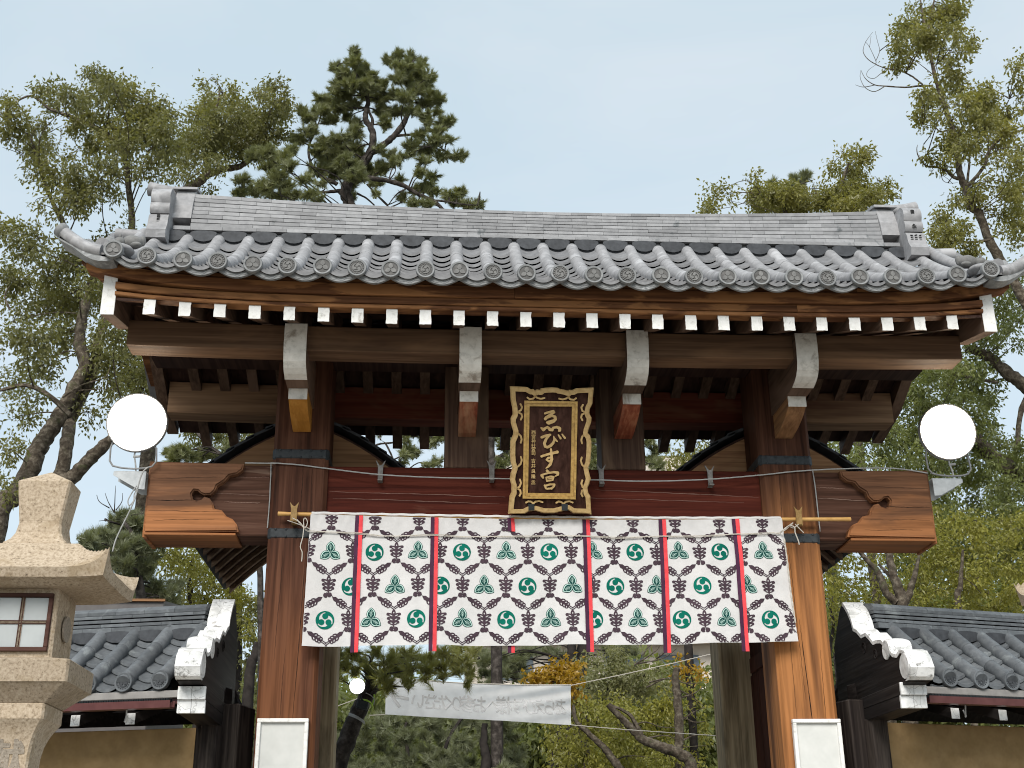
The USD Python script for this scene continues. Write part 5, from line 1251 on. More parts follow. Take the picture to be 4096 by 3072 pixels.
# ---------------------------------------------------------------- flanking walls with tiled roofs
def wall(sg, label, dz):
    a = math.radians(15)
    D = np.array([sg * math.cos(a), math.sin(a), 0]); N = np.array([-sg * math.sin(a), math.cos(a), 0]); O = np.array([sg * 2.62, 0.4, 0.0])
    W = thing('flanking_wall', label, 'wall', O + D * 1.5, 'tile-topped walls beside the gate')

    def T(mesh):
        """(s along the wall, t behind it, z) to the world."""
        v, f = VF(mesh)
        return O + v[:, :1] * D + v[:, 1:2] * N + v[:, 2:] * np.array([0, 0, 1.0]) + np.array([0, 0, dz]), (f if sg > 0 else f[:, ::-1])

    LEN = 4.2
    ezs = lambda s: 2.995 + 0.02 * np.exp(-s / 0.4)
    sl = lambda u, ze: ze + 0.66 * u + 0.12 * u * u
    YEW = -0.8
    s0, pit = 0.184 if sg < 0 else 0.335, 0.297
    S_ = np.array([s0 + pit * k for k in range(int(LEN / pit))])
    Zs = ezs(S_)
    obj('plaster_panel', T(bx(0.16, LEN, -0.15, 0.15, 0, 2.725, 0.004)), 'plaster', W)
    obj('end_post', T(bx(-0.2, 0.158, -0.17, 0.17, 0, 2.9, 0.012)), 'black_post_wood', W)
    obj('side_post', T(bx(-0.08, 0.06, -0.29, -0.172, 0, 2.74, 0.01)), 'black_post_wood', W)
    obj('wall_beam', T(bx(0.0, LEN, -0.14, 0.14, 2.9, 3.06, 0.006)), 'black_wood', W)
    obj('eaves_underside', T(slab_x([(-0.74, 2.86), (-0.74, 2.885), (0, 3.4), (0.74, 2.885), (0.74, 2.86), (0, 3.36)], 0.18, LEN)), 'black_wood', W)
    for k in range(9):
        s = 0.42 + k * 0.455 - (0.04 if sg > 0 else 0)
        z = 2.735
        r_ = obj('rafter', T(slab_x([(-0.75, z - 0.04), (-0.75, z + 0.04), (0, z + 0.28), (0, z + 0.2)], s - 0.037, s + 0.037)), 'black_wood', W)
        obj('white_end', T(bx(s - 0.038, s + 0.038, -0.754, -0.747, z - 0.041, z + 0.041, 0.002)), 'white_foil', r_)
    obj('soffit_board', T(bx(0.02, LEN, -0.79, -0.72, 2.875, 2.93, 0.004)), 'soffit_grey', W)
    obj('fascia_board', T(bx(0.02, LEN, -0.755, -0.72, 2.835, 2.8735, 0.003)), 'gutter_brown', W)
    # gutter with its mesh guard and hooks
    g_ = obj('gutter', T(slab_x([(-0.93, 2.785), (-0.85, 2.785), (-0.845, 2.84), (-0.852, 2.84), (-0.857, 2.792), (-0.924, 2.792), (-0.928, 2.838), (-0.935, 2.838)], 0.02, LEN)), 'gutter_brown', W)
    guard = [bx(s, s + 0.004, -0.925, -0.853, 2.832, 2.855, 0.001) for s in np.arange(0.04, LEN, 0.0135)]
    obj('gutter_guard', T(cat(guard)), 'black_iron', g_, kind='stuff')
    for s in (0.4, 1.4, 2.4):
        obj('gutter_hook', T(tube(np.array([(s, -0.86, 2.79), (s, -0.85, 2.74), (s + 0.01, -0.83, 2.7), (s + 0.04, -0.8, 2.71), (s + 0.05, -0.76, 2.76)]), 0.006, 6)), 'cable_grey', g_)
    # tiles
    for n in range(len(S_)):
        s, z = S_[n], Zs[n]
        d_ = obj('eave_disc_tile', T(flip(facing(DISC, s, YEW, z))), 'tile_wall', W, smooth=40)
        obj('disc_emblem', T(flip(facing(move(extrude(SHAPE_S, 0.008), t=(0, 0, -0.006)), s, YEW, z))), 'tile_dark', d_)
        us = np.linspace(0, 0.72, 4)
        for k in range(3):
            u = np.linspace(us[k] - (0.01 if k else 0), us[k + 1], 4)
            obj('round_tile', T(tube(np.stack([np.full(4, s), YEW + u, sl(u, z) - 0.005], 1), [0.0605 if k else 0.059, 0.0585, 0.0585, 0.0585], 16)), 'tile_wall', W, smooth=40)
    for n in range(len(S_) - 1):
        obj('eave_pan_tile', T(crescent(S_[n], S_[n + 1], Zs[n] - 0.022, Zs[n + 1] - 0.022, YEW + 0.03)), 'tile_wall', W)
        uu = [0.01, 0.12, 0.24, 0.36, 0.48, 0.6, 0.74]
        for k in range(6):
            obj('pan_tile', T(pan_strip(S_[n] + 0.03, S_[n + 1] - 0.03, Zs[n] - 0.045, Zs[n + 1] - 0.045, uu[k], uu[k + 1] + 0.02, 0.03, sl=sl, ye=YEW)), 'tile_wall', W, smooth=40)
        xm = (S_[n] + S_[n + 1]) / 2
        pts = [(xm + 0.128 * math.cos(q), 3.5 + 0.075 * math.sin(q) * (1 if math.sin(q) < 0 else 0.3)) for q in np.linspace(0, 2 * math.pi, 16)]
        obj('ridge_filler_tile', T(slab_y(pts, -0.17, -0.09)), 'tile_dark', W)
    if sg > 0:                                  # the part bay next to the gate
        uu = [0.01, 0.12, 0.24, 0.36, 0.48, 0.6, 0.74]
        for k in range(6):
            obj('pan_tile', T(pan_strip(0.18, S_[0] - 0.03, Zs[0] - 0.06, Zs[0] - 0.045, uu[k], uu[k + 1] + 0.02, 0.03, drop=0.02, sl=sl, ye=YEW)), 'tile_wall', W)
        obj('eave_pan_tile', T(crescent(0.18, S_[0], Zs[0] - 0.05, Zs[0] - 0.022, YEW + 0.03, drop=0.025)), 'tile_wall', W)
    obj('rear_tiling', T(slab_x([(0.05, 3.42), (0.05, 3.46), (0.8, 3.0), (0.8, 2.95)], 0.18, LEN)), 'tile_wall', W)
    obj('roof_bedding', T(slab_x([(-0.72, 2.89), (-0.72, 2.9), (-0.05, 3.36), (-0.05, 3.34)], 0.18, LEN)), 'tile_dark', W)
    # ridge of five courses
    rz = [3.495, 3.553, 3.59, 3.627, 3.664, 3.745]
    for side in (-1, 1):
        for k in range(5):
            ins = [0.0, 0.03, 0.036, 0.042, 0.045][k]
            L = 0.262 if k in (0, 4) else 0.276
            cuts = np.arange(0.178, LEN, L) + (0.1 if k in (1, 3) else 0.02) + np.random.default_rng(k).normal(0, 0.004, len(np.arange(0.178, LEN, L)))
            cuts = np.concatenate([[0.178], cuts[cuts > 0.24]])
            if side > 0:
                cuts = [0.178, LEN]
            for p, q in zip(cuts[:-1], cuts[1:]):
                yf = side * (0.165 - ins)
                if k == 4:
                    pr = [(side * 0.002, rz[4] + 0.004), (yf - side * 0.004, rz[4] + 0.004), (yf, rz[4] + 0.03), (yf - side * 0.035, rz[4] + 0.065), (side * 0.002, rz[5])]
                else:
                    pr = [(side * 0.002, rz[k] + 0.012), (yf, rz[k] + 0.012), (yf, rz[k + 1] - 0.004), (yf - side * 0.004, rz[k + 1]), (side * 0.002, rz[k + 1])]
                obj('ridge_tile' if side < 0 else 'rear_ridge_tile', T(slab_x(pr, p + 0.0012, q - 0.0012)), 'tile_wall', W)
    obj('ridge_bedding', T(bx(0.178, LEN, -0.12, 0.12, 3.4, 3.493, 0.003)), 'tile_dark', W)
    # the black end board with its white-faced edge, over the two-stepped bracket
    xi = sg * 2.62
    top = [(0.86, 3.47), (0.6, 3.756), (0.5, 3.79), (0.4, 3.7), (0.325, 3.6), (0.3, 3.53), (0.222, 3.5), (0.13, 3.44), (0.02, 3.44), (-0.06, 3.39), (-0.13, 3.34), (-0.2, 3.34), (-0.3, 3.325), (-0.42, 3.26), (-0.52, 3.18), (-0.6, 3.16), (-0.68, 3.185), (-0.766, 3.16), (-0.82, 3.1), (-0.86, 3.03), (-0.83, 2.97), (-0.76, 2.935), (-0.68, 2.925)]
    prof = top + [(0.9, 2.925)]
    e_ = obj('gable_end_board', slab_x(Polygon(prof).buffer(0), *sorted((xi, xi + sg * 0.17))), 'black_wood', W)
    w = np.array(top[2:])
    d = np.gradient(w, axis=0); d /= np.linalg.norm(d, axis=1, keepdims=True)
    nr = np.stack([d[:, 1], -d[:, 0]], 1)
    nr = nr * np.where((nr * [-1, 0.6]).sum(1) < 0, -1, 1)[:, None]
    P_ = Polygon(prof).buffer(0)
    band = P_.buffer(0.007, join_style=2).difference(P_.buffer(-0.02)).intersection(Polygon([(-1.0, 2.945), (-0.74, 2.945), (0.3, 3.45), (0.52, 3.7), (0.52, 3.9), (-1.0, 3.9)]))
    obj('white_edge', slab_x(band, *sorted((xi - sg * 0.004, xi + sg * 0.178))), 'white_foil', e_)
    # smooth bosses that swell from the edge
    for (cy, cz, r) in ((-0.745, 3.055, 0.112), (-0.4, 3.235, 0.09)):
        t_ = np.linspace(-1, 1, 9)
        path = np.stack([xi + sg * (0.087 + 0.094 * t_), np.full(9, cy), np.full(9, cz)], 1)
        obj('white_boss', tube(path, r * (1 - 0.16 * np.abs(t_) ** 2.5), 14), 'white_foil', e_, smooth=35)
    # carved scrolls on the side that faces the opening
    for (cy, cz, r) in ((-0.7, 3.03, 0.05), (0.1, 3.33, 0.055), (-0.15, 3.24, 0.045)):
        th = np.linspace(0, 3.6 * math.pi, 30)
        rr = r * (1 - th / 14)
        p = np.stack([np.full(30, xi - sg * 0.0), cy + rr * np.cos(th), cz + rr * np.sin(th)], 1)
        obj('carved_scroll', tube(p, 0.006, 5), 'black_wood', e_)
    zc = -dz * 0
    for (z0, z1, t0, name) in ((2.823 + dz, 2.915 + dz, -0.655, 'upper_bracket'), (2.727 + dz, 2.82 + dz, -0.63, 'lower_bracket')):
        xa, xb = sorted((xi - sg * 0.02, xi + sg * 0.178))
        b_ = obj(name, bx(xa, xb, t0, 0.9, z0, z1, 0.004), 'black_wood', W)
        for h in (0, 1):
            m_ = (xa + xb) / 2
            obj('white_end', bx(xa - 0.002 if h == 0 else m_ + 0.001, m_ - 0.001 if h == 0 else xb + 0.002, t0 - 0.006, t0 + 0.02, z0 - 0.002, z1 + 0.001, 0.003), 'white_foil', b_)
    return W


wall(-1, 'ochre plaster wall with grey tiled roof left of the gate, partly behind the stone lantern', 0.0)
wall(1, 'ochre plaster wall with grey tiled roof right of the gate', 0.033)

# ---------------------------------------------------------------- stone lanterns
def lantern(sg, label):
    c = np.array([sg * 3.245, -2.775, 0.0])
    c[2] = 0.0 if sg < 0 else -0.085            # the right one stands a little lower
    L_ = thing('stone_lantern', label, 'stone lantern', c, 'stone lanterns before the gate')

    def R(a, b=None, q=0.012):
        b = a if b is None else b
        return [(-a + q, -b), (a - q, -b), (a, -b + q), (a, b - q), (a - q, b), (-a + q, b), (-a, b - q), (-a, -b + q)]

    def loft(sections):
        """Rings (list of (x, y) points, z) joined; closed at both ends."""
        V = np.vstack([np.column_stack([np.array(p), np.full(len(p), z)]) for p, z in sections])
        k = len(sections[0][0])
        F = [[i * k + j, i * k + (j + 1) % k, (i + 1) * k + (j + 1) % k, (i + 1) * k + j] for i in range(len(sections) - 1) for j in range(k)]
        F = VF((V, np.array(F)))[1]
        e = (len(sections) - 1) * k
        F = np.vstack([F, [[0, j + 1, j] for j in range(1, k - 1)], [[e, e + j, e + j + 1] for j in range(1, k - 1)]])
        return V + c, F

    obj('base_step', loft([(R(0.62), 0.0), (R(0.62), 0.3), (R(0.6), 0.31)]), 'granite', L_)
    obj('base_step', loft([(R(0.46), 0.31), (R(0.46), 0.55), (R(0.3), 0.68)]), 'granite', L_)
    prof_ = [(0.68, 0.2), (1.0, 0.15), (1.5, 0.122), (1.9, 0.115), (2.15, 0.113), (2.23, 0.115), (2.29, 0.124), (2.34, 0.14), (2.38, 0.16), (2.405, 0.176), (2.414, 0.182)]
    shaft = obj('shaft', loft([(R(h), z) for z, h in prof_] + [(R(0.186), 2.42), (R(0.186), 2.497), (R(0.182), 2.502)]), 'granite', L_, smooth=25)
    obj('platform', loft([(R(0.19, 0.18), 2.503), (R(0.3, 0.26), 2.598), (R(0.312, 0.272), 2.606), (R(0.312, 0.272), 2.722), (R(0.306, 0.266), 2.728), (R(0.2, 0.2), 2.745)]), 'granite', L_)
    obj('light_chamber', loft([(R(0.187), 2.745), (R(0.186), 3.13), (R(0.18), 3.15)]), 'granite', L_)
    for s2 in (-1, 1):
        mm = lathe([(0, 0), (0.068, 0.0), (0.074, 0.004), (0.074, 0.012), (0, 0.012)], 24)
        A = rot('z', math.radians(90 * s2)) @ rot('x', math.pi / 2)
        obj('round_opening', move(mm, A, c + [s2 * 0.192, 0, 2.933]), 'granite_cut', L_)
    wx0, wx1, wz0, wz1, yf = c[0] - 0.163, c[0] + 0.163, 2.778, 3.1, c[1] - 0.187
    w_ = obj('window_frame', cat([bx(wx0, wx1, yf - 0.022, yf + 0.01, wz1 - 0.022, wz1, 0.003), bx(wx0, wx1, yf - 0.022, yf + 0.01, wz0, wz0 + 0.022, 0.003), bx(wx0, wx0 + 0.022, yf - 0.021, yf + 0.01, wz0 + 0.0225, wz1 - 0.0225, 0.003), bx(wx1 - 0.022, wx1, yf - 0.021, yf + 0.01, wz0 + 0.0225, wz1 - 0.0225, 0.003)]), 'lattice_wood', L_)
    for d_ in (-0.007, 0.007):
        obj('window_bar', bx(wx0 + 0.023, wx1 - 0.023, yf - 0.015, yf - 0.01, 2.939 + d_ - 0.003, 2.939 + d_ + 0.003, 0.001), 'lattice_wood', w_)
        obj('window_bar', bx(c[0] + d_ - 0.003, c[0] + d_ + 0.003, yf - 0.018, yf - 0.0155, wz0 + 0.023, wz1 - 0.023, 0.001), 'lattice_wood', w_)
    for a_ in (0, 1):
        for b_ in (0, 1):
            x0_, x1_ = (wx0 + 0.024, c[0] - 0.0105) if a_ == 0 else (c[0] + 0.0105, wx1 - 0.024)
            z0_, z1_ = (wz0 + 0.024, 2.9285) if b_ == 0 else (2.9495, wz1 - 0.024)
            obj('window_pane', bx(x0_, x1_, yf - 0.008, yf - 0.002, z0_, z1_, 0.001), 'paper_pane', w_)

    # the roof: hollow curve, corners turned up
    def roof(u, v):
        x, y = 2 * u - 1, 2 * v - 1
        r = np.maximum(np.abs(x), np.abs(y))
        corner = np.minimum(np.abs(x), np.abs(y)) / np.maximum(r, 1e-6)
        k = np.clip((r - 0.58) / 0.42, 0, 1)
        z = 3.385 - 0.175 * k ** 0.8 + 0.115 * k ** 1.6 * corner ** 7
        return np.stack([c[0] + 0.487 * x, c[1] + 0.38 * y, z], 1)
    def under(u, v):
        x, y = 2 * u - 1, 2 * v - 1
        r = np.maximum(np.abs(x), np.abs(y))
        corner = np.minimum(np.abs(x), np.abs(y)) / np.maximum(r, 1e-6)
        z = 3.158 - 0.03 * np.clip((1 - r) / 0.3, 0, 1) + 0.012 * np.clip((r - 0.5) / 0.5, 0, 1) ** 1.5 * corner ** 4
        q = 1 - 0.05 * np.clip(r, 0, 1)
        return np.stack([c[0] + 0.487 * x * q, c[1] + 0.38 * y * q, z], 1)
    n = 40
    tv, tf = grid(roof, n, n); uv_, uf = grid(under, n, n)
    ring = [i * (n + 1) for i in range(n)] + [n * (n + 1) + j for j in range(n)] + [i * (n + 1) + n for i in range(n, 0, -1)] + [j for j in range(n, 0, -1)]
    k = len(tv)
    sf = []
    for a, b in zip(ring, ring[1:] + ring[:1]):
        sf += [[a, a + k, b + k], [a, b + k, b]]
    obj('roof_stone', (np.vstack([tv, uv_]), np.vstack([tf, uf[:, ::-1] + k, np.array(sf)])), 'granite', L_, smooth=28)
    obj('finial', loft([(R(0.185, 0.155), 3.384), (R(0.178, 0.15), 3.41), (R(0.15, 0.125), 3.435), (R(0.13, 0.108), 3.475), (R(0.121, 0.1), 3.53), (R(0.121, 0.1), 3.545), (R(0.122, 0.101), 3.55), (R(0.153, 0.118), 3.782), (R(0.15, 0.115), 3.788), (R(0.006, 0.005, 0.001), 3.87)]), 'granite', L_)
    if sg < 0:                                  # the character cut into the front of the shaft
        k = 0.00195
        g = affinity.affine_transform(glyph('献'), [k, 0, 0, k, c[0] - 48 * k, 2.225 - 36 * k])
        ys = lambda z: c[1] - np.interp(z, [q[0] for q in prof_], [q[1] for q in prof_])
        v, f = extrude(g.segmentize(0.02), 0.012)
        obj('carved_character', (np.stack([v[:, 0], ys(v[:, 1]) - 0.003 + v[:, 2], v[:, 1]], 1), f[:, ::-1]), 'granite_cut', shaft)


lantern(-1, 'tall granite lantern with paper window left of the gate')
lantern(1, 'granite lantern right of the gate showing only a corner of its roof')
# ---------------------------------------------------------------- trees
DENS, LSIZE, PDENS = 3.5, 1.02, 4.6


def axis_depth(P):
    return float((np.asarray(P) - CAM) @ FW)


def leaf_mesh(P, D, L, W, rng):
    """One folded pointed leaf at every point P, lying along D."""
    n = len(P)
    D = D / np.linalg.norm(D, axis=1, keepdims=True)
    A = rng.normal(size=(n, 3))
    Sd = np.cross(D, A); Sd /= np.linalg.norm(Sd, axis=1, keepdims=True)
    Nn = np.cross(D, Sd)
    l = L * rng.uniform(0.7, 1.25, (n, 1)); w = W * rng.uniform(0.75, 1.2, (n, 1))
    V = np.stack([P, P + D * l * 0.42 + Sd * w * 0.5 + Nn * w * 0.22, P + D * l * 0.42 - Sd * w * 0.5 + Nn * w * 0.22, P + D * l - Nn * l * 0.12], 1).reshape(-1, 3)
    k = np.arange(n)[:, None] * 4
    F = np.stack([k + [[0, 1, 3]], k + [[0, 3, 2]]], 1).reshape(-1, 3)
    return V, F


def needle_mesh(P, D, L, W, rng):
    n = len(P)
    D = D / np.linalg.norm(D, axis=1, keepdims=True)
    A = rng.normal(size=(n, 3))
    Sd = np.cross(D, A); Sd /= np.linalg.norm(Sd, axis=1, keepdims=True)
    l = L * rng.uniform(0.75, 1.15, (n, 1))
    V = np.stack([P - Sd * W / 2, P + Sd * W / 2, P + D * l], 1).reshape(-1, 3)
    return V, np.arange(3 * n).reshape(-1, 3)


def wobble(path, rad, rng, n=6, amp=0.5, sides=7):
    """A limb through the given points: smoothed, a little crooked, tapering as given."""
    P = np.asarray(path, float); R = np.asarray(rad, float)
    t = np.linspace(0, len(P) - 1, (len(P) - 1) * n + 1)
    i = np.clip(t.astype(int), 0, len(P) - 2); f = (t - i)[:, None]
    p0, p1, p2, p3 = P[np.clip(i - 1, 0, None)], P[i], P[i + 1], P[np.clip(i + 2, None, len(P) - 1)]
    C = 0.5 * (2 * p1 + (p2 - p0) * f + (2 * p0 - 5 * p1 + 4 * p2 - p3) * f ** 2 + (3 * p1 - p0 - 3 * p2 + p3) * f ** 3)
    r = np.interp(t, np.arange(len(R)), R)
    C = C + rng.normal(size=C.shape) * (r * amp * 0.14)[:, None]
    V, F = tube(C, r * (1 + rng.normal(0, 0.05, len(r))), sides)
    return (V, F), C, r


class Tree:
    def __init__(self, name, label, category, seed, wood_mat, leaf, group=None):
        self.rng = np.random.default_rng(seed)
        self.spec = (name, label, category, group)
        self.wm, self.leaf = wood_mat, leaf
        self.limbs, self.sk, self.leaves, self.extra = [], [], [], []

    def limb(self, pts, Y, r0, r1, down=False, amp=0.5):
        """A limb through measured points (already in photo pixels); Y one depth or one per point."""
        Y = Y if np.ndim(Y) else [Y] * len(pts)
        P = np.array([at(*p, y) for p, y in zip(pts, Y)])
        if down:
            foot = P[0].copy(); foot[2] = -0.05
            foot[0] += 0.15 * (P[0][0] - P[1][0]); foot[1] = P[0][1]
            mid = (P[0] + foot) / 2
            P = np.vstack([foot, mid, P])
            R = np.concatenate([[r0 * 1.35, r0 * 1.1], np.linspace(r0, r1, len(P) - 2)])
        else:
            R = np.linspace(r0, r1, len(P))
        m, C, r = wobble(P, R, self.rng, amp=amp, sides=8 if r0 > 0.05 else 5)
        self.limbs.append(m); self.sk.append(C)
        return self

    def reach(self, c, r=0.022):
        """A bough from the nearest limb to the clump at c."""
        if not self.sk:
            return
        S_ = np.vstack(self.sk)
        # prefer limbs below the clump
        d = np.linalg.norm(S_ - c, axis=1) + 0.8 * np.maximum(0, S_[:, 2] - c[2])
        p = S_[np.argmin(d)]
        if np.linalg.norm(c - p) < 0.1:
            return
        m = (p + c) / 2 + self.rng.normal(0, 0.08, 3) * np.linalg.norm(c - p) + [0, 0, 0.06 * np.linalg.norm(c - p)]
        self.limbs.append(wobble([p, m, c], [r, r * 0.7, r * 0.35], self.rng, n=4, amp=0.3, sides=5)[0])

    def foliage(self, cf, specs, Y, spread=0.8, L=0.078, W=0.036, dens=800, bough=True, sub=1.0, flat=0.85, droop=0.55):
        rng = self.rng
        for s in specs:
            x, y, rx, ry = s[:4]
            k = s[4] if len(s) > 4 else 1.0
            c = at(*cf(x, y), Y + rng.normal(0, spread))
            one = np.linalg.norm(at(*cf(x + 100, y), c[1]) - at(*cf(x, y), c[1])) / 100
            ax, az = rx * one, ry * one
            ay = 0.9 * (ax + az) / 2
            area = math.pi * ax * az
            nsub = max(3, int(sub * 7 * (area / 0.25) ** 0.6))
            rs = 0.42 * math.sqrt(ax * az) * (6 / max(nsub, 6)) ** 0.35
            q = rng.normal(size=(nsub, 3)); q /= np.linalg.norm(q, axis=1, keepdims=True)
            q *= rng.uniform(0.25, 0.95, (nsub, 1)) ** 0.6
            sc = c + q[:, :1] * RT * ax + q[:, 1:2] * np.array([0, 1.0, 0]) * ay + q[:, 2:] * np.array([0, 0, 1.0]) * az
            if bough:
                self.reach(c, 0.008 + 0.014 * min(1, math.sqrt(area)))
            ntot = max(14, int(area * dens * k * DENS))
            ntw = max(4, ntot // 7)
            w = rng.integers(0, nsub, ntw)
            tq = rng.normal(size=(ntw, 3)) * rs * np.array([1, 1, flat]) * 0.95
            tw = sc[w] + tq
            for j in range(min(nsub, 14)):
                self.limbs.append(tube(np.array([c, (c + sc[j]) / 2 + rng.normal(0, 0.04, 3), sc[j] + rng.normal(0, 0.03, 3)]), [0.0065, 0.0045, 0.002], 4, caps=False))
            for j in range(0, ntw, 5):
                self.limbs.append(tube(np.array([sc[w[j]], tw[j]]), [0.0028, 0.0015], 3, caps=False))
            P = np.repeat(tw, 7, 0) + rng.normal(size=(ntw * 7, 3)) * 0.065 * (L / 0.078)
            out = P - np.repeat(sc[w], 7, 0)
            D = out * 2.2 + rng.normal(size=P.shape) * 0.5 + np.array([0, 0, -droop])
            self.leaves.append(leaf_mesh(P, D, L * LSIZE, W * LSIZE * 1.08, rng))
        return self

    def pads(self, cf, specs, Y, spread=0.5, L=0.125, W=0.0095, per=80, dens=15, bough=True, up=0.55):
        rng = self.rng
        for s in specs:
            x, y, rx, ry = s[:4]
            k = s[4] if len(s) > 4 else 1.0
            c = at(*cf(x, y), Y + rng.normal(0, spread))
            one = np.linalg.norm(at(*cf(x + 100, y), c[1]) - at(*cf(x, y), c[1])) / 100
            ax, az = max(rx * one - L * 0.4, 0.05), max(ry * one - L * 0.45, 0.04)
            ay = 0.8 * (ax + az) / 2
            n = max(4, int(k * dens * PDENS * ((ax + 0.1) * (az + 0.1)) / 0.1 * 0.9))
            q = rng.normal(size=(n, 3)); q /= np.linalg.norm(q, axis=1, keepdims=True)
            q *= rng.uniform(0.2, 1.0, (n, 1)) ** 0.5
            T = c + q[:, :1] * RT * ax + q[:, 1:2] * np.array([0, 1.0, 0]) * ay + q[:, 2:] * np.array([0, 0, 1.0]) * az
            if bough:
                self.reach(c - [0, 0, az * 0.6], 0.012 + 0.02 * min(1, ax * 2))
            sh = q * np.array([1, 0.8, 0.8]) * 0.9 + rng.normal(size=(n, 3)) * 0.5 + [0, 0, up * 0.9]
            sh /= np.linalg.norm(sh, axis=1, keepdims=True)
            for j in range(n):
                b = c - [0, 0, az * 0.5]
                self.limbs.append(tube(np.array([b, (b + T[j]) / 2 + [0, 0, -0.03], T[j] - sh[j] * 0.08, T[j]]), [0.01, 0.008, 0.006, 0.004], 4, caps=False))
            m = n * per
            u = rng.uniform(0, 1, (m, 1))
            base = np.repeat(T, per, 0) - np.repeat(sh, per, 0) * np.repeat(rng.uniform(0.12, 0.24, (n, 1)), per, 0) * (u - 0.25)
            r = rng.normal(size=(m, 3))
            hh = np.repeat(sh, per, 0)
            r -= hh * (r * hh).sum(1, keepdims=True)
            r /= np.linalg.norm(r, axis=1, keepdims=True)
            D = hh * (0.95 - 0.3 * u) + r * rng.uniform(0.25, 0.85, (m, 1)) * (0.6 + 0.5 * u)
            self.leaves.append(needle_mesh(base, D, L, W, rng))
        return self

    def build(self):
        name, label, category, group = self.spec
        allv = np.vstack([m[0] for m in self.limbs + self.leaves])
        base = np.array([*(self.sk[0][0][:2] if self.sk else allv.mean(0)[:2]), 0])
        t_ = thing(name, label, category, base, group)
        if self.limbs:
            obj('trunk', cat(self.limbs), self.wm, t_, smooth=60)
        if self.leaves:
            obj('crown', cat(self.leaves), self.leaf, t_)
        return t_


# --- the big camphor on the left
T = Tree('camphor_tree', 'large camphor tree with leaning forked trunk behind the left lamp and lantern', 'tree', 11, 'bark', 'leaves_camphor')
T.limb([(-20, 2110), (60, 1985), (115, 1890), (150, 1798), (200, 1728), (250, 1639), (299, 1549), (340, 1460), (318, 1371), (330, 1272), (350, 1187), (378, 1110), (440, 1000)], [8.6, 8.6, 8.7, 8.8, 8.9, 9, 9, 9, 9, 9, 9, 9, 9], 0.17, 0.06, down=True)
T.limb([(130, 1940), (235, 1905), (268, 1773), (283, 1674), (318, 1599), (358, 1525), (378, 1450), (404, 1321), (430, 1250), (470, 1120), (500, 1000), (528, 899), (515, 760), (502, 650), (480, 560), (430, 480)], [8.7] * 3 + [9.2] * 13, 0.12, 0.035)
T.limb([(200, 1935), (288, 1910), (348, 1848), (398, 1798), (457, 1748), (520, 1690)], [8.7, 8.7, 8.6, 8.5, 8.4, 8.3], 0.13, 0.08)
T.limb([(502, 640), (440, 545), (395, 520), (330, 485), (280, 465), (200, 435), (150, 395), (110, 385), (60, 410)], 9.1, 0.05, 0.015)
T.limb([(502, 620), (560, 520), (600, 430), (540, 380)], 9.2, 0.045, 0.015)
T.limb([(378, 1110), (300, 980), (230, 850), (190, 760), (150, 640), (120, 540)], 8.9, 0.06, 0.015)
T.limb([(283, 1660), (180, 1570), (90, 1540), (0, 1560), (-60, 1540)], 8.6, 0.05, 0.02)
T.foliage(cA, [(40, 790, 55, 45), (50, 900, 110, 110), (120, 1020, 110, 90), (60, 1090, 60, 50), (270, 1060, 90, 90), (330, 1180, 120, 100), (330, 1320, 120, 110), (420, 1400, 100, 90), (250, 1230, 70, 70), (330, 990, 60, 40, 0.6), (520, 1270, 60, 40, 0.7),
               (360, 740, 80, 50), (440, 760, 110, 75), (560, 840, 100, 80), (430, 850, 90, 60, 0.7), (700, 600, 60, 50), (760, 590, 70, 45), (800, 680, 120, 85), (900, 680, 80, 60), (900, 770, 160, 110), (700, 760, 100, 70), (1050, 740, 100, 80), (1060, 820, 110, 90), (1190, 830, 110, 85), (1290, 880, 110, 90),
               (1110, 960, 150, 110), (1300, 1000, 130, 110), (1390, 950, 60, 60, 0.7), (700, 900, 120, 100), (600, 1000, 100, 70), (850, 980, 110, 90), (620, 1060, 60, 40), (1000, 1100, 160, 110), (1200, 1150, 170, 120), (1360, 1090, 110, 110), (1420, 1160, 60, 80), (820, 1200, 120, 100), (720, 1180, 60, 60, 0.7),
               (850, 1320, 130, 80), (1010, 1200, 110, 80), (1200, 1310, 130, 80), (1330, 1240, 90, 80), (950, 1380, 70, 40, 0.7), (640, 1400, 90, 60), (740, 1340, 60, 50, 0.7), (640, 1500, 210, 120), (620, 1620, 230, 90), (830, 1540, 110, 80), (950, 1560, 60, 40, 0.6), (310, 1640, 80, 40, 0.6), (1100, 1440, 90, 50, 0.6), (1250, 1420, 80, 50, 0.6)], 9.0, 0.7, dens=820)
T.foliage(over, [(60, 535, 45, 40), (120, 570, 55, 45), (190, 560, 50, 35), (250, 520, 40, 40, 0.7), (40, 610, 50, 45), (110, 650, 55, 45), (30, 690, 40, 35, 0.7), (165, 640, 50, 40, 0.8), (60, 745, 55, 45), (130, 720, 45, 40, 0.8), (40, 820, 45, 35, 0.6), (90, 790, 50, 35, 0.7), (230, 640, 40, 40), (245, 720, 50, 45),
                (270, 790, 55, 50), (310, 840, 45, 45), (215, 765, 30, 35), (230, 840, 35, 40, 0.6), (190, 890, 30, 35, 0.5), (40, 900, 35, 35, 0.5), (25, 970, 30, 40, 0.6), (80, 860, 25, 25, 0.5), (10, 1050, 25, 35, 0.5), (300, 760, 40, 40), (200, 600, 40, 40), (10, 500, 30, 30)], 8.9, 0.8, dens=760)
for pts in ([(250, 1590), (330, 1540), (420, 1510), (440, 1470)], [(40, 1240), (20, 1180), (50, 1130)]):
    T.limb(pts, 8.8, 0.02, 0.006)
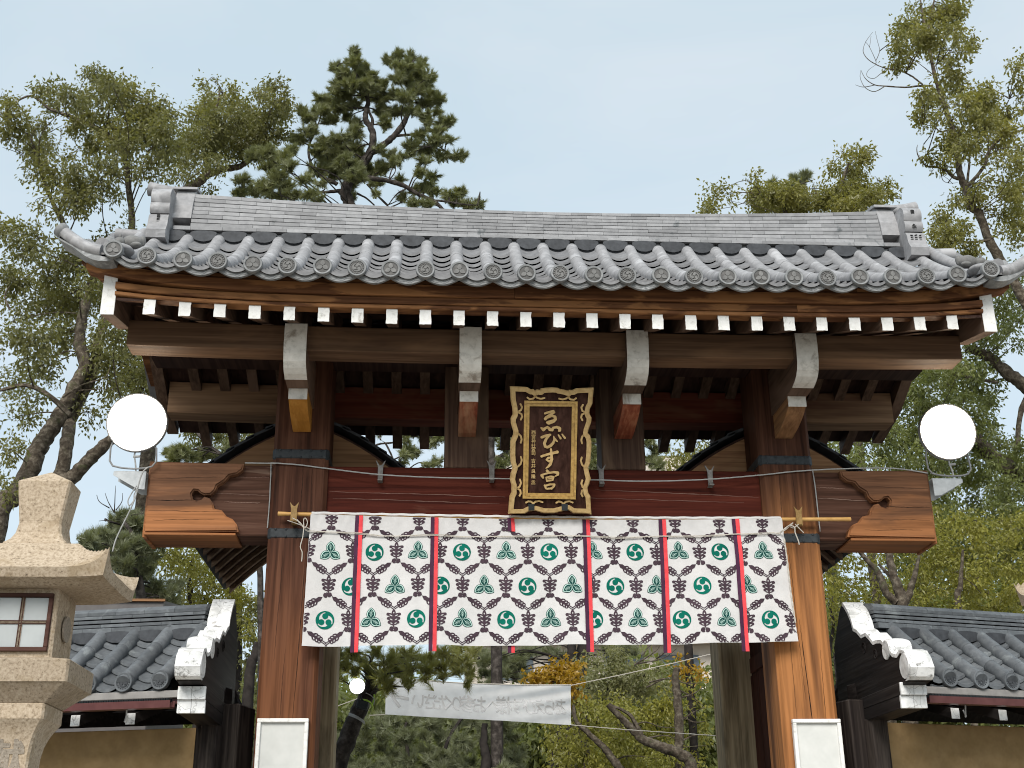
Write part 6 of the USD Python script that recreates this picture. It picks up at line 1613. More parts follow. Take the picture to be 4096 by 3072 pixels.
for pts in ([cA(190, 1250), cA(110, 1215), cA(20, 1185)], [cA(190, 1240), cA(60, 1160), cA(45, 1140)], [cA(260, 1415), cA(180, 1400)], [cA(300, 1455), cA(225, 1468)], [cA(560, 1250), cA(640, 1190), cA(690, 1140)], [cA(410, 1060), cA(460, 1030), cA(500, 1010)], [cA(400, 1580), cA(300, 1600), cA(270, 1659)], [cA(490, 1030), cA(490, 1110), cA(470, 1160)]):
    T.limb(pts, 8.8, 0.009, 0.003)
T.build()

# --- the second camphor, further back
T = Tree('camphor_tree', 'camphor tree with olive leaves behind the gate roof, left of the pine', 'tree', 12, 'bark', 'leaves_camphor')
T.limb([cA(1380, 1900), cA(1440, 1640), cA(1500, 1530), cA(1600, 1460), cA(1680, 1400), cA(1800, 1360), cA(1950, 1330), cA(2050, 1200), cA(2120, 1000)], 13, 0.13, 0.04, down=True)
T.limb([cA(1680, 1400), cA(1640, 1200), cA(1700, 1000), cA(1760, 800), cA(1765, 690)], 13, 0.06, 0.012)
T.foliage(cA, [(1640, 690, 45, 50, 0.7), (1730, 660, 40, 25, 0.6), (1640, 760, 55, 40, 0.7), (1880, 740, 60, 60), (1870, 820, 80, 60), (1760, 840, 90, 60), (1650, 850, 80, 70), (1570, 930, 60, 60, 0.8), (1620, 970, 100, 90), (1760, 940, 120, 80), (1900, 930, 110, 80), (1980, 850, 50, 40, 0.7), (2000, 960, 90, 80),
               (1750, 1050, 150, 100), (1600, 1100, 110, 100), (1900, 1070, 140, 110), (2050, 1060, 110, 100), (1530, 1180, 110, 90), (1650, 1230, 130, 90), (1800, 1180, 130, 90), (1500, 1300, 90, 70), (1700, 1320, 110, 60), (1430, 1400, 90, 60, 0.8), (1560, 1390, 90, 50, 0.7), (1950, 1200, 110, 80), (2100, 1180, 100, 90), (1650, 1540, 110, 60, 0.4), (2080, 740, 50, 45, 0.6), (2130, 790, 70, 60)], 13, 0.8, L=0.085, W=0.04, dens=720)
T.foliage(cB, [(180, 480, 50, 40, 0.7), (230, 500, 70, 50), (280, 570, 55, 55), (250, 620, 70, 70), (110, 520, 50, 35, 0.6), (60, 560, 40, 40, 0.6), (300, 660, 35, 50), (120, 700, 100, 70), (230, 720, 90, 70), (60, 760, 90, 80), (170, 830, 110, 80), (270, 880, 50, 60), (90, 920, 120, 80), (30, 1000, 90, 70)], 12.6, 0.7, L=0.085, W=0.04, dens=720)
T.build()

# --- the black pine behind the roof
T = Tree('pine_tree', 'tall dark pine standing behind the roof left of centre', 'tree', 13, 'bark_pine', 'needles_pine')
T.limb([cB(800, 1750), cB(790, 1430), cB(765, 1330), cB(850, 1200), cB(960, 1040)], 12, 0.13, 0.09, down=True)
T.limb([cB(960, 1040), cB(990, 950), cB(975, 830), cB(930, 760), cB(935, 680), cB(950, 600), cB(880, 490), cB(850, 420), cB(840, 300)], 12, 0.085, 0.02)
T.limb([cB(975, 830), cB(985, 760), cB(960, 700), cB(950, 640)], 12, 0.04, 0.02)
T.limb([cB(950, 1045), cB(1080, 960), cB(1160, 890), cB(1235, 790), cB(1280, 680), cB(1290, 600), cB(1270, 500), cB(1240, 440), cB(1280, 330)], 12, 0.08, 0.02)
T.limb([cB(1170, 890), cB(1300, 880), cB(1430, 850), cB(1540, 820)], 12, 0.035, 0.012)
T.limb([cB(850, 1200), cB(950, 1230), cB(1090, 1250), cB(1230, 1290), cB(1350, 1360), cB(1470, 1410), cB(1560, 1490), cB(1640, 1560)], 11.5, 0.06, 0.03)
T.limb([cB(1470, 1410), cB(1580, 1420), cB(1700, 1440), cB(1830, 1450)], 11.5, 0.025, 0.01)
T.limb([cB(1450, 980), cB(1550, 1010), cB(1650, 1050)], 12, 0.02, 0.01)
T.limb([cB(760, 1330), cB(650, 1340), cB(560, 1350)], 12, 0.05, 0.02)
T.limb([cB(700, 1280), cB(600, 1230), cB(520, 1180), cB(470, 1000), cB(540, 820)], 12, 0.05, 0.02)
T.limb([cB(860, 1355), cB(930, 1390), cB(1000, 1450)], 12, 0.025, 0.015)
T.limb([cB(940, 1280), cB(1040, 1390), cB(1120, 1470)], 12, 0.022, 0.014)
T.limb([cB(1250, 1320), cB(1180, 1360), cB(1110, 1450)], 11.5, 0.018, 0.01)
T.pads(cB, [(845, 230, 55, 75), (835, 310, 80, 70), (700, 345, 70, 60), (760, 400, 90, 70), (920, 340, 50, 55), (900, 420, 120, 80), (1000, 420, 60, 60), (820, 480, 120, 60), (700, 470, 60, 30), (950, 500, 110, 80), (1060, 480, 70, 60), (1120, 285, 50, 60), (1195, 255, 60, 70), (1290, 270, 60, 70), (1385, 310, 60, 60),
            (1230, 340, 110, 70), (1340, 370, 110, 80), (1440, 410, 70, 60), (1400, 470, 90, 70), (1280, 440, 100, 80), (1190, 430, 70, 70), (1330, 530, 100, 60), (1450, 570, 90, 60), (1520, 600, 70, 60), (1400, 630, 90, 50), (1250, 580, 90, 70), (1160, 560, 80, 60), (1050, 580, 100, 70), (930, 570, 90, 60), (760, 560, 110, 70),
            (680, 530, 60, 40), (620, 610, 90, 60), (560, 590, 60, 50), (720, 660, 110, 70), (830, 640, 80, 60), (560, 690, 100, 60), (420, 690, 70, 50), (470, 740, 90, 50), (640, 760, 90, 60), (780, 730, 60, 60), (1060, 690, 80, 90), (1090, 790, 60, 90), (1180, 700, 80, 60), (1290, 690, 80, 50), (1400, 720, 80, 50), (1500, 700, 70, 40, 0.7),
            (1560, 790, 90, 60), (1600, 770, 60, 40), (1500, 850, 80, 40), (1430, 780, 70, 50, 0.7), (1590, 920, 80, 35), (1480, 930, 90, 45), (1370, 890, 80, 60, 0.8), (1290, 960, 90, 60, 0.8), (1420, 1010, 100, 50), (1540, 1050, 90, 45), (1670, 1050, 90, 50), (1400, 1090, 90, 40, 0.7), (840, 790, 70, 60), (850, 870, 70, 80), (740, 910, 110, 60),
            (620, 940, 100, 60, 0.7), (470, 850, 90, 80, 0.8), (400, 920, 90, 70), (560, 1010, 110, 70), (700, 1010, 120, 80), (840, 990, 110, 80), (640, 1090, 130, 80), (780, 1110, 130, 90), (900, 1100, 110, 80), (550, 1160, 110, 70), (700, 1190, 130, 80), (850, 1210, 120, 80), (980, 1180, 110, 70), (1080, 1140, 100, 60), (1130, 1050, 80, 60, 0.7),
            (1170, 1100, 60, 50), (1040, 1000, 80, 50, 0.6), (800, 1290, 70, 60), (820, 1380, 50, 50), (560, 1270, 80, 40, 0.5), (1020, 1270, 80, 40, 0.7), (1010, 1350, 50, 40, 0.6), (1210, 1240, 60, 40, 0.6), (1370, 1190, 60, 60), (1460, 1220, 80, 50), (1400, 1290, 90, 50), (1480, 1340, 80, 40), (1330, 1330, 60, 50, 0.8), (1220, 1380, 50, 50), (1320, 1430, 70, 40), (1420, 1440, 70, 40),
            (1600, 1380, 90, 50), (1690, 1340, 60, 60), (1660, 1430, 90, 45), (1760, 1450, 80, 40), (1840, 1440, 60, 50), (1220, 1060, 70, 40, 0.5), (1290, 1040, 60, 40, 0.5)], 12, 0.5, dens=15, per=80)
T.pads(cB, [(30, 1050, 90, 60), (130, 1030, 100, 70), (250, 1060, 100, 80), (330, 1010, 70, 60), (180, 1130, 110, 60), (320, 1130, 90, 60, 0.8), (220, 1220, 100, 70), (120, 1290, 110, 70), (300, 1290, 100, 60), (40, 1340, 90, 60), (200, 1370, 120, 50), (350, 1370, 100, 45), (480, 1360, 80, 50), (440, 1240, 90, 60, 0.6), (560, 1400, 60, 40, 0.6), (-60, 1240, 90, 70, 0.7), (-90, 1340, 90, 60)], 9.5, 0.5, dens=14, per=80)
T.build()

# --- camphor on the right
T = Tree('camphor_tree', 'tall slender camphor tree rising to the top right corner with bare side branches', 'tree', 14, 'bark', 'leaves_camphor_light')
T.limb([cG(2420, 1450), cG(2170, 830), cG(2030, 600), cG(1930, 420), cG(1850, 210), cC(1785, 1659), cC(1745, 1520), cC(1695, 1400), cC(1680, 1260), cC(1640, 1050), cC(1600, 930), cC(1550, 790), cC(1505, 650), cC(1465, 470), cC(1445, 330), cC(1450, 180), cC(1480, 60), cC(1500, -80)], 10, 0.1, 0.016, down=True)
T.limb([cC(1760, 1500), cC(1830, 1420), cC(1905, 1310), cC(1925, 1220), cC(2000, 1140), cC(2110, 1080), cC(2250, 1030)], 10, 0.04, 0.014)
T.limb([cC(1440, 300), cC(1400, 130), cC(1380, 0), cC(1370, -80)], 10, 0.025, 0.008)
T.limb([cC(1700, 1440), cC(1640, 1420), cC(1595, 1375), cC(1520, 1345), cC(1430, 1335), cC(1370, 1270), cC(1350, 1210), cC(1356, 1165)], 10, 0.04, 0.004)
T.limb([cC(1620, 1040), cC(1540, 1060), cC(1490, 1020), cC(1400, 1000)], 10, 0.02, 0.006)
T.limb([cC(1755, 1510), cC(1770, 1340), cC(1780, 1200), cC(1800, 1050)], 10.3, 0.03, 0.01)
T.limb([cC(1480, 690), cC(1360, 692), cC(1250, 702), cC(1090, 692), cC(1010, 682), cC(940, 636), cC(900, 565)], 10, 0.022, 0.004)
for b, r in (([(1090, 695), (1040, 725), (995, 736), (930, 700), (895, 625), (900, 565)], 0.011), ([(1010, 684), (920, 700), (855, 682)], 0.01), ([(1400, 684), (1320, 620), (1260, 588), (1200, 565), (1100, 550), (1015, 515), (950, 470), (918, 410), (940, 335), (995, 258)], 0.018), ([(1015, 515), (1020, 490), (970, 380), (935, 335)], 0.008),
             ([(1020, 490), (1050, 410), (1030, 320), (1015, 250)], 0.007), ([(970, 380), (982, 290)], 0.005), ([(1100, 555), (1050, 600), (1000, 632), (950, 612), (960, 565), (1030, 515)], 0.008), ([(1430, 1250), (1410, 1190), (1405, 1160)], 0.005), ([(1540, 1380), (1560, 1450), (1610, 1472), (1680, 1470)], 0.008), ([(1480, 600), (1380, 520), (1320, 480)], 0.01), ([(1640, 1480), (1600, 1440), (1540, 1400)], 0.006), ([(1470, 560), (1560, 470), (1650, 380), (1700, 330)], 0.01), ([(2070, 900), (2080, 830), (2095, 795)], 0.005), ([(1620, 980), (1700, 920), (1760, 860)], 0.012)):
    T.limb([cC(*q) for q in b], 10, r, 0.003)
T.foliage(cC, [(1620, 60, 90, 60), (1560, 110, 100, 60), (1660, 130, 80, 60), (1500, 170, 90, 60), (1420, 110, 70, 50, 0.8), (1340, 40, 40, 40, 0.5), (1330, 170, 80, 60), (1240, 190, 50, 40, 0.8), (1220, 260, 50, 50), (1330, 260, 100, 60), (1450, 260, 110, 70), (1580, 220, 110, 60), (1690, 220, 60, 50, 0.8), (1760, 330, 60, 60), (1690, 320, 60, 40, 0.6),
               (1300, 370, 110, 60), (1400, 350, 100, 60), (1230, 430, 70, 60), (1200, 500, 55, 60), (1290, 450, 60, 40, 0.7), (1560, 380, 100, 60, 0.8), (1520, 470, 70, 50, 0.6), (1690, 420, 80, 50, 0.8), (1560, 530, 90, 40, 0.6), (1660, 530, 60, 40, 0.6), (1620, 620, 85, 65), (1640, 680, 60, 40), (1370, 760, 70, 50, 0.6), (1470, 740, 60, 50, 0.8), (1560, 740, 60, 50, 0.7), (1440, 840, 70, 80), (1540, 830, 60, 60, 0.6),
               (1400, 960, 80, 50), (1500, 950, 70, 40, 0.8), (1410, 1020, 40, 30, 0.6), (1720, 720, 60, 50, 0.6), (1880, 690, 80, 50), (1800, 780, 100, 60), (1900, 780, 90, 60), (1930, 850, 70, 60), (1760, 860, 100, 60, 0.8), (1860, 900, 110, 60), (1960, 930, 90, 60), (1760, 960, 90, 60, 0.7), (1680, 1060, 90, 60), (1800, 1050, 90, 60, 0.7), (1900, 1030, 100, 70), (2080, 930, 80, 50, 0.8), (2000, 1020, 90, 60, 0.8), (2120, 1040, 90, 60, 0.7),
               (1620, 1150, 90, 60), (1720, 1140, 80, 60), (1850, 1130, 100, 60, 0.7), (1960, 1150, 80, 60, 0.6), (2080, 1180, 80, 50, 0.6), (1590, 1230, 90, 50, 0.8), (1450, 1270, 60, 50), (1530, 1330, 60, 45), (1690, 1250, 80, 50, 0.6), (1900, 1250, 80, 50, 0.6), (2060, 1310, 90, 45), (2160, 1290, 80, 50), (2190, 1200, 70, 50, 0.7), (2130, 1420, 90, 60), (2180, 1520, 90, 60), (2080, 1560, 80, 60, 0.8), (1900, 1450, 70, 50, 0.6), (1980, 1500, 60, 40, 0.6),
               (1780, 1560, 80, 45), (1840, 1630, 90, 50, 0.8), (1660, 1600, 60, 40, 0.6), (2150, 560, 45, 50), (2180, 640, 60, 50), (2190, 480, 30, 35, 0.8), (2200, 760, 40, 60, 0.7), (2220, 880, 60, 50, 0.7)], 10, 0.7, dens=760, L=0.085, W=0.042)
T.limb([cG(1930, 420), cG(1800, 440), cG(1690, 430), cG(1600, 400), cG(1550, 330)], 9.6, 0.03, 0.01)
T.foliage(cG, [(1520, 260, 60, 50), (1590, 260, 70, 50), (1480, 330, 60, 60), (1580, 340, 90, 60), (1680, 330, 80, 60), (1730, 380, 50, 40, 0.8), (1540, 420, 80, 50), (1650, 430, 90, 50, 0.8), (1500, 490, 60, 40, 0.7), (1600, 520, 110, 50), (1740, 500, 90, 50, 0.8), (1560, 600, 100, 50), (1700, 590, 100, 50), (1830, 540, 70, 50, 0.6)], 9.4, 0.4, dens=800)
T.foliage(cG, [(1800, 90, 80, 50, 0.8), (2100, 70, 90, 60), (2160, 160, 80, 60), (2110, 250, 90, 70), (2190, 320, 60, 60), (1700, 110, 60, 40, 0.6), (1960, 200, 60, 40, 0.5), (2150, 430, 60, 50, 0.7), (2060, 360, 60, 40, 0.5)], 10, 0.7, dens=760, L=0.085, W=0.042)
T.build()

T = Tree('camphor_tree', 'low yellow-green treetops above the roof ridge right of centre', 'tree', 16, 'bark', 'leaves_camphor_light')
T.limb([cC(700, 2000), cC(720, 1650), cC(740, 1500), cC(770, 1400), cC(800, 1330), cC(850, 1270)], 15, 0.1, 0.012, down=True)
T.limb([cC(300, 1750), cC(280, 1640), cC(270, 1560)], 15, 0.06, 0.02)
T.limb([cC(790, 1340), cC(780, 1290), cC(765, 1260)], 15, 0.012, 0.005)
for b in ([(560, 1590), (530, 1520), (510, 1450)], [(590, 1590), (585, 1540)], [(1030, 1480), (1030, 1440), (1010, 1415)], [(1225, 1600), (1224, 1565)], [(100, 1560), (60, 1510), (20, 1470)]):
    T.limb([cC(*q) for q in b], 15, 0.009, 0.004)
T.foliage(cC, [(40, 1400, 45, 35, 0.6), (20, 1460, 30, 30, 0.5), (60, 1590, 90, 50), (160, 1600, 100, 60), (270, 1560, 100, 60), (380, 1540, 110, 60), (330, 1620, 140, 50), (470, 1580, 90, 50, 0.7), (860, 1200, 45, 35), (920, 1240, 60, 45), (920, 1310, 55, 35), (760, 1225, 35, 30, 0.7), (800, 1255, 30, 25, 0.6), (680, 1340, 70, 35), (770, 1360, 60, 30), (810, 1410, 50, 30, 0.8), (890, 1410, 70, 35),
               (780, 1500, 90, 45), (700, 1560, 110, 50), (850, 1540, 110, 50), (620, 1620, 110, 45), (780, 1620, 140, 50), (930, 1590, 90, 50, 0.8), (1080, 1490, 70, 45), (1130, 1540, 60, 40, 0.8), (1040, 1560, 70, 45, 0.8), (950, 1500, 60, 40, 0.5)], 15, 0.6, dens=720, L=0.1, W=0.05)
T.foliage(cG, [(100, 60, 160, 60), (330, 80, 150, 60), (560, 100, 120, 60), (750, 60, 150, 80), (760, 150, 140, 50), (950, 100, 110, 60, 0.8), (1010, 160, 90, 40, 0.7), (420, 160, 140, 50), (180, 160, 140, 50)], 15, 0.6, dens=700, L=0.1, W=0.05)
T.foliage(cF, [(1260, 120, 60, 70, 0.7), (1330, 50, 70, 50, 0.6), (1430, 40, 60, 40, 0.5), (1260, 190, 60, 40, 0.8), (1460, 110, 40, 30, 0.6)], 15, 0.4, dens=600, L=0.1, W=0.05)
T.build()

T = Tree('pine_tree', 'distant pine whose dark tips show among the low treetops above the ridge', 'tree', 17, 'bark_pine', 'needles_dark')
T.limb([cC(400, 2100), cC(390, 1700), cC(380, 1560), cC(420, 1440)], 18, 0.12, 0.02, down=True)
T.pads(cC, [(190, 1480, 45, 50), (220, 1540, 60, 45), (360, 1440, 40, 45), (450, 1420, 60, 50), (400, 1480, 80, 40), (310, 1510, 60, 40), (660, 1560, 40, 35), (640, 1600, 50, 30)], 18, 0.3, dens=16, L=0.16)
T.build()

# --- the leafy mass right of the gate
T = Tree('camphor_tree', 'massive camphor tree with thick slanting limbs behind the right lamp', 'tree', 18, 'bark', 'leaves_green')
T.limb([cL(2600, 1900), cL(2500, 1400), cL(2380, 1050), cL(2180, 900), cL(2000, 790), cL(1850, 640), cL(1640, 470), cL(1400, 340), cL(1230, 190)], 13, 0.25, 0.07, down=True)
T.limb([cG(2360, 1720), cG(2212, 1590), cG(2090, 1500), cG(1960, 1390), cG(1840, 1320), cG(1740, 1290)], 12.5, 0.15, 0.09)
T.limb([cL(2280, 180), cL(2180, 420), cL(2160, 700)], 12.5, 0.06, 0.05)
T.limb([cL(1640, 70), cL(1800, 130), cL(2000, 160)], 12.5, 0.04, 0.03)
_s = []
_g = np.random.default_rng(3)
for gx in range(1180, 2260, 105):
    for gy in range(20, 1700, 95):
        if gy < 620 and gx > 1980: continue
        _s.append((gx + _g.uniform(-40, 40), gy + _g.uniform(-35, 35), _g.uniform(60, 95), _g.uniform(50, 75), _g.uniform(0.75, 1.1)))
T.foliage(cL, [q for q in _s if not (1640 < q[0] < 1800 and 1000 < q[1] < 1180)], 13, 1.0, dens=560, L=0.09, W=0.042, bough=False, sub=0.7)
T.foliage(cG, [(1800, 700, 90, 60, 0.7), (1930, 640, 90, 60, 0.6), (2080, 700, 90, 60, 0.8), (2180, 620, 60, 60, 0.7), (2100, 800, 90, 60), (2190, 860, 70, 60), (2030, 900, 90, 60), (2150, 960, 90, 60), (2060, 1040, 90, 60), (2180, 1080, 70, 60), (1980, 1150, 90, 60), (2100, 1180, 90, 60, 0.9), (1880, 1230, 90, 50), (1780, 1230, 60, 40), (2020, 1290, 90, 50, 0.7), (2180, 1250, 60, 60, 0.7), (1720, 1430, 60, 50), (1650, 1500, 60, 50), (1600, 1580, 70, 50), (1800, 1520, 90, 60), (1950, 1580, 90, 50, 0.7)], 12.5, 0.8, dens=600, L=0.085, W=0.04, sub=0.8)
T.foliage(cL, [(620, 620, 70, 50), (720, 590, 60, 40), (600, 700, 60, 60), (760, 680, 80, 60), (880, 760, 90, 60), (800, 800, 80, 50), (980, 640, 90, 60), (1060, 760, 100, 60), (1100, 600, 90, 60), (960, 830, 90, 40), (1150, 830, 90, 40), (560, 780, 60, 50), (680, 790, 60, 40)], 12, 0.5, dens=620, L=0.085, W=0.042, bough=False)
T.build()

T = Tree('broadleaf_tree', 'spreading tree with dark forked trunks above the right wall roof', 'tree', 19, 'bark', 'leaves_olive')
T.limb([cO(1230, 700), cO(1235, 370), cO(1200, 220), cO(1150, 60), cO(1120, -80), cO(1080, -260)], 8.5, 0.11, 0.04, down=True)
T.limb([cO(1190, 330), cO(1110, 260), cO(1040, 90), cO(960, 0), cO(850, -130), cO(760, -220)], 8.5, 0.07, 0.02)
T.limb([cO(1250, 330), cO(1300, 220), cO(1340, 80), cO(1370, -60)], 8.7, 0.07, 0.02)
T.limb([cO(1270, 290), cO(1200, 190), cO(1100, 80), cO(1040, 20)], 8.8, 0.05, 0.02)
T.limb([cO(1690, 420), cO(1700, 200), cO(1710, 60), cO(1720, -100)], 9.5, 0.055, 0.02, down=True)
T.limb([cO(1700, 120), cO(1800, 180), cO(1880, 270)], 9.5, 0.012, 0.006)
_s = []
for gx in range(640, 2260, 110):
    for gy in range(-330, 470, 95):
        d = 0.9 if gx > 1380 else 0.5
        if 900 < gx < 1400 and gy < 60: d = 0.25
        _s.append((gx + _g.uniform(-45, 45), gy + _g.uniform(-40, 40), _g.uniform(65, 95), _g.uniform(50, 70), d * _g.uniform(0.8, 1.1)))
T.foliage(cO, _s, 10.5, 0.8, dens=640, L=0.075, W=0.036, bough=False, sub=0.7)
T.build()

T = Tree('broadleaf_tree', 'dim trees filling the strip between the right pillar and the wall end', 'tree', 20, 'bark_far', 'leaves_green')
T.limb([cO(650, 900), cO(680, 500), cO(640, 350)], 11, 0.04, 0.01, down=True)
T.foliage(cO, [(640, 330, 70, 80), (690, 450, 60, 80), (680, 560, 60, 70), (650, 650, 60, 60), (700, 250, 80, 70), (660, 160, 80, 70), (640, 60, 60, 70, 0.7)], 12, 0.4, dens=700, bough=False)
T.build()

# --- left, under the lintel's end: small pines and leafy trees
T = Tree('pine_tree', 'dense dark green pine between the stone lantern and the lintel end', 'tree', 21, 'bark_pine', 'needles_dark')
T.limb([cH(1150, 2300), cH(1120, 1800), cH(1100, 1600), cH(1080, 1420), cH(1000, 1280)], 6, 0.08, 0.02, down=True)
for b in ([(920, 1210), (870, 1120), (845, 1050)], [(920, 1200), (925, 1080), (930, 990)], [(930, 1190), (980, 1120), (985, 1050)], [(880, 1170), (800, 1120), (778, 1065)], [(1050, 1230), (1110, 1220), (1160, 1215)], [(880, 1280), (850, 1270), (795, 1275)], [(870, 1390), (820, 1330)]):
    T.limb([cH(*q) for q in b], 6, 0.008, 0.003)
T.pads(cH, [(1000, 1240, 110, 60), (920, 1290, 90, 60), (1080, 1290, 110, 70), (980, 1350, 120, 70), (1120, 1390, 110, 70), (740, 1390, 100, 60), (830, 1400, 100, 60), (700, 1440, 70, 50), (900, 1420, 110, 70), (1040, 1450, 120, 70), (1180, 1470, 110, 70), (820, 1490, 110, 60), (960, 1520, 120, 70), (1100, 1560, 120, 70), (1000, 1620, 110, 60), (1210, 1560, 100, 60), (740, 1500, 60, 40), (930, 1600, 90, 60), (1150, 1650, 110, 60), (1290, 1440, 90, 50)], 6, 0.4, dens=17, per=80)
T.pads(cI, [(1000, 130, 110, 60, 0.7), (1150, 100, 110, 60), (1240, 200, 110, 70), (1330, 260, 110, 60), (1200, 290, 100, 50), (1100, 230, 100, 60, 0.7), (1060, 30, 100, 60), (1380, 330, 90, 40), (1420, 190, 90, 60, 0.7)], 6.5, 0.4, dens=16, per=80)
T.build()

T = Tree('pine_tree', 'pine sprays hanging beside the left pillar under the rear eaves', 'tree', 22, 'bark_pine', 'needles_pine')
T.limb([cH(2100, 2400), cH(2050, 1200), cH(1900, 850), cH(1780, 740), cH(1650, 640), cH(1570, 540)], 8, 0.05, 0.02, down=True)
T.pads(cH, [(1380, 720, 80, 60), (1450, 700, 70, 50), (1520, 740, 90, 60), (1600, 760, 100, 50), (1650, 700, 80, 40, 0.6), (1720, 740, 80, 40, 0.7), (1400, 780, 80, 40), (1820, 690, 60, 40, 0.6)], 8, 0.3, dens=15, per=90)
T.build()
T = Tree('broadleaf_tree', 'leafy tree seen through the gap under the left rear eaves', 'tree', 23, 'bark_far', 'leaves_camphor')
T.limb([cH(1900, 2300), cH(1900, 900), cH(1850, 650)], 12, 0.1, 0.02, down=True)
T.foliage(cH, [(1560, 560, 60, 60), (1620, 620, 60, 50), (1700, 560, 60, 60), (1780, 600, 70, 50), (1850, 560, 60, 60), (1920, 620, 70, 50), (2000, 550, 70, 50), (2060, 580, 50, 50), (1500, 530, 40, 40, 0.6), (1980, 640, 60, 40)], 12, 0.4, dens=800, bough=False)
T.build()

T = Tree('broadleaf_tree', 'bright yellow-green tree behind the left wall roof', 'tree', 24, 'bark_far', 'leaves_olive')
T.limb([cI(1600, 900), cI(1540, 300), cI(1520, 120), cI(1560, -60)], 11, 0.06, 0.02, down=True)
T.limb([cI(960, 60), cI(1100, 140), cI(1200, 60), cI(1230, -20)], 9, 0.03, 0.012)
T.foliage(cI, [(1450, 300, 90, 60), (1560, 250, 90, 60), (1650, 300, 90, 60), (1750, 330, 90, 50), (1720, 200, 100, 70), (1820, 260, 90, 70), (1600, 160, 90, 60, 0.8), (1700, 100, 90, 60, 0.8), (1540, 60, 90, 60, 0.7), (1640, 20, 90, 50, 0.7), (1900, 300, 80, 60), (2000, 330, 80, 60), (1900, 210, 60, 40), (1470, 150, 80, 60, 0.7), (1400, 60, 80, 60, 0.8), (1990, 420, 70, 80), (2020, 560, 60, 90, 0.9)], 11, 0.6, dens=760, bough=False)
T.foliage(cH, [(1350, 1540, 90, 50), (1250, 1600, 90, 50, 0.8), (1430, 1480, 80, 40, 0.7), (1500, 1560, 90, 60), (1180, 1560, 80, 50, 0.6), (1600, 1500, 70, 60), (1400, 1620, 90, 50), (1560, 1640, 90, 50)], 10, 0.6, dens=700, bough=False)
T.foliage(cI, [(960, 40, 50, 60, 0.5), (1010, 150, 50, 50, 0.5), (930, 120, 40, 40, 0.5)], 10, 0.3, dens=600, bough=False)
T.build()

# --- through the gateway
T = Tree('pine_tree', 'old pine with a slanting roped trunk and sprays hanging over the banner', 'tree', 25, 'bark_pine', 'needles_near')
T.limb([cM(560, 2300), cM(700, 1640), cM(760, 1480), cM(830, 1300), cM(880, 1190), cM(930, 1090), cM(985, 960), cM(960, 820)], 5.2, 0.125, 0.075, down=True, amp=0.3)
T.limb([cM(985, 960), cM(1150, 840), cM(1350, 780), cM(1600, 760), cM(1760, 800)], 5.2, 0.05, 0.015)
T.pads(cM, [(740, 740, 80, 60), (830, 720, 90, 60), (760, 830, 90, 70), (900, 780, 110, 70), (1010, 720, 100, 60), (1080, 800, 110, 70), (840, 880, 100, 70), (980, 880, 110, 70), (1180, 760, 110, 70), (1170, 860, 110, 60), (1070, 940, 90, 60), (1110, 1010, 70, 50), (1290, 740, 110, 70), (1300, 850, 110, 70), (1420, 760, 110, 70), (1420, 860, 100, 60), (1530, 820, 100, 70), (1560, 730, 90, 60), (1650, 780, 90, 60), (1660, 870, 100, 60), (1750, 820, 80, 60), (1770, 900, 70, 60),
            (1250, 920, 90, 50), (1280, 990, 60, 40, 0.7), (1420, 940, 60, 50, 0.7), (1550, 910, 80, 40), (1750, 970, 40, 40, 0.6), (720, 900, 60, 60, 0.6), (1690, 700, 90, 50), (1800, 730, 60, 60)], 4.8, 0.3, dens=8, per=90, L=0.12, W=0.006)
T.build()
STRAP = thing('trunk_strap', 'yellow-green strap and wire tying the floodlight to the slanting pine trunk', 'strap', at(*cM(930, 1130), 5.1))
obj('green_strap', cat([tube(line3([cM(890, 1110), cM(930, 1112), cM(965, 1130), cM(985, 1165), cM(975, 1190)], [5.0, 4.93, 4.95, 5.0, 5.1]), 0.011, 6), tube(line3([cM(1000, 1065), cM(998, 1090), cM(990, 1130), cM(980, 1160)], [5.0, 5, 5, 5.05]), 0.009, 6)]), 'strap_green', STRAP)
obj('wire_loop', cat([tube(line3([cM(795, 1235), cM(850, 1255), cM(900, 1285), cM(920, 1305)], [5.1, 4.96, 4.98, 5.1]) + [0, 0, 0.012 * j], 0.006, 5) for j in range(3)]), 'cable_grey', STRAP)
obj('clamp', move(bx(-0.07, 0.07, -0.05, 0.05, -0.05, 0.05, 0.01), rot('y', 0.2), at(*cM(905, 1150), 4.98)), 'black_iron', STRAP)
FL = thing('floodlight', 'small round floodlight shining white on the slanting pine trunk', 'lamp', at(*cM(862, 1000), 4.8))
_c = at(*cM(862, 1000), 4.8)
_B = np.array([[1, 0, 0], [0, 0, 1], [0, 1, 0]])
obj('lens', flip(move(lathe([(0, -0.01), (0.075, -0.008), (0.085, 0.002)], 28), _B, _c)), 'floodlight_light', FL, smooth=30)
obj('housing', flip(move(lathe([(0.084, 0.0), (0.093, -0.006), (0.096, 0.0), (0.09, 0.05), (0.05, 0.09), (0, 0.1), (0, 0.03), (0.08, 0.004)], 28), _B, _c)), 'lamp_grey', FL, smooth=30)
obj('stem', tube(np.array([_c + [0.02, 0.06, -0.05], _c + [0.05, 0.1, -0.13], at(*cM(905, 1120), 5.0)]), 0.012, 6), 'black_iron', FL)
obj('cable', tube(line3([cM(930, 1055), cM(970, 1075), cM(1000, 1110), cM(995, 1150)], [4.9, 4.95, 4.95, 5.0]), 0.006, 5), 'cable_grey', FL)

# the banner, seen from behind
BN = thing('cloth_banner', 'white cloth banner with faint reversed brush lettering strung beyond the gate', 'banner', at(1912, 2800, 6.0))
_Q = [at(*q, 6.0) for q in ((1544, 2712), (2283, 2742), (1541, 2858), (2285, 2900))]


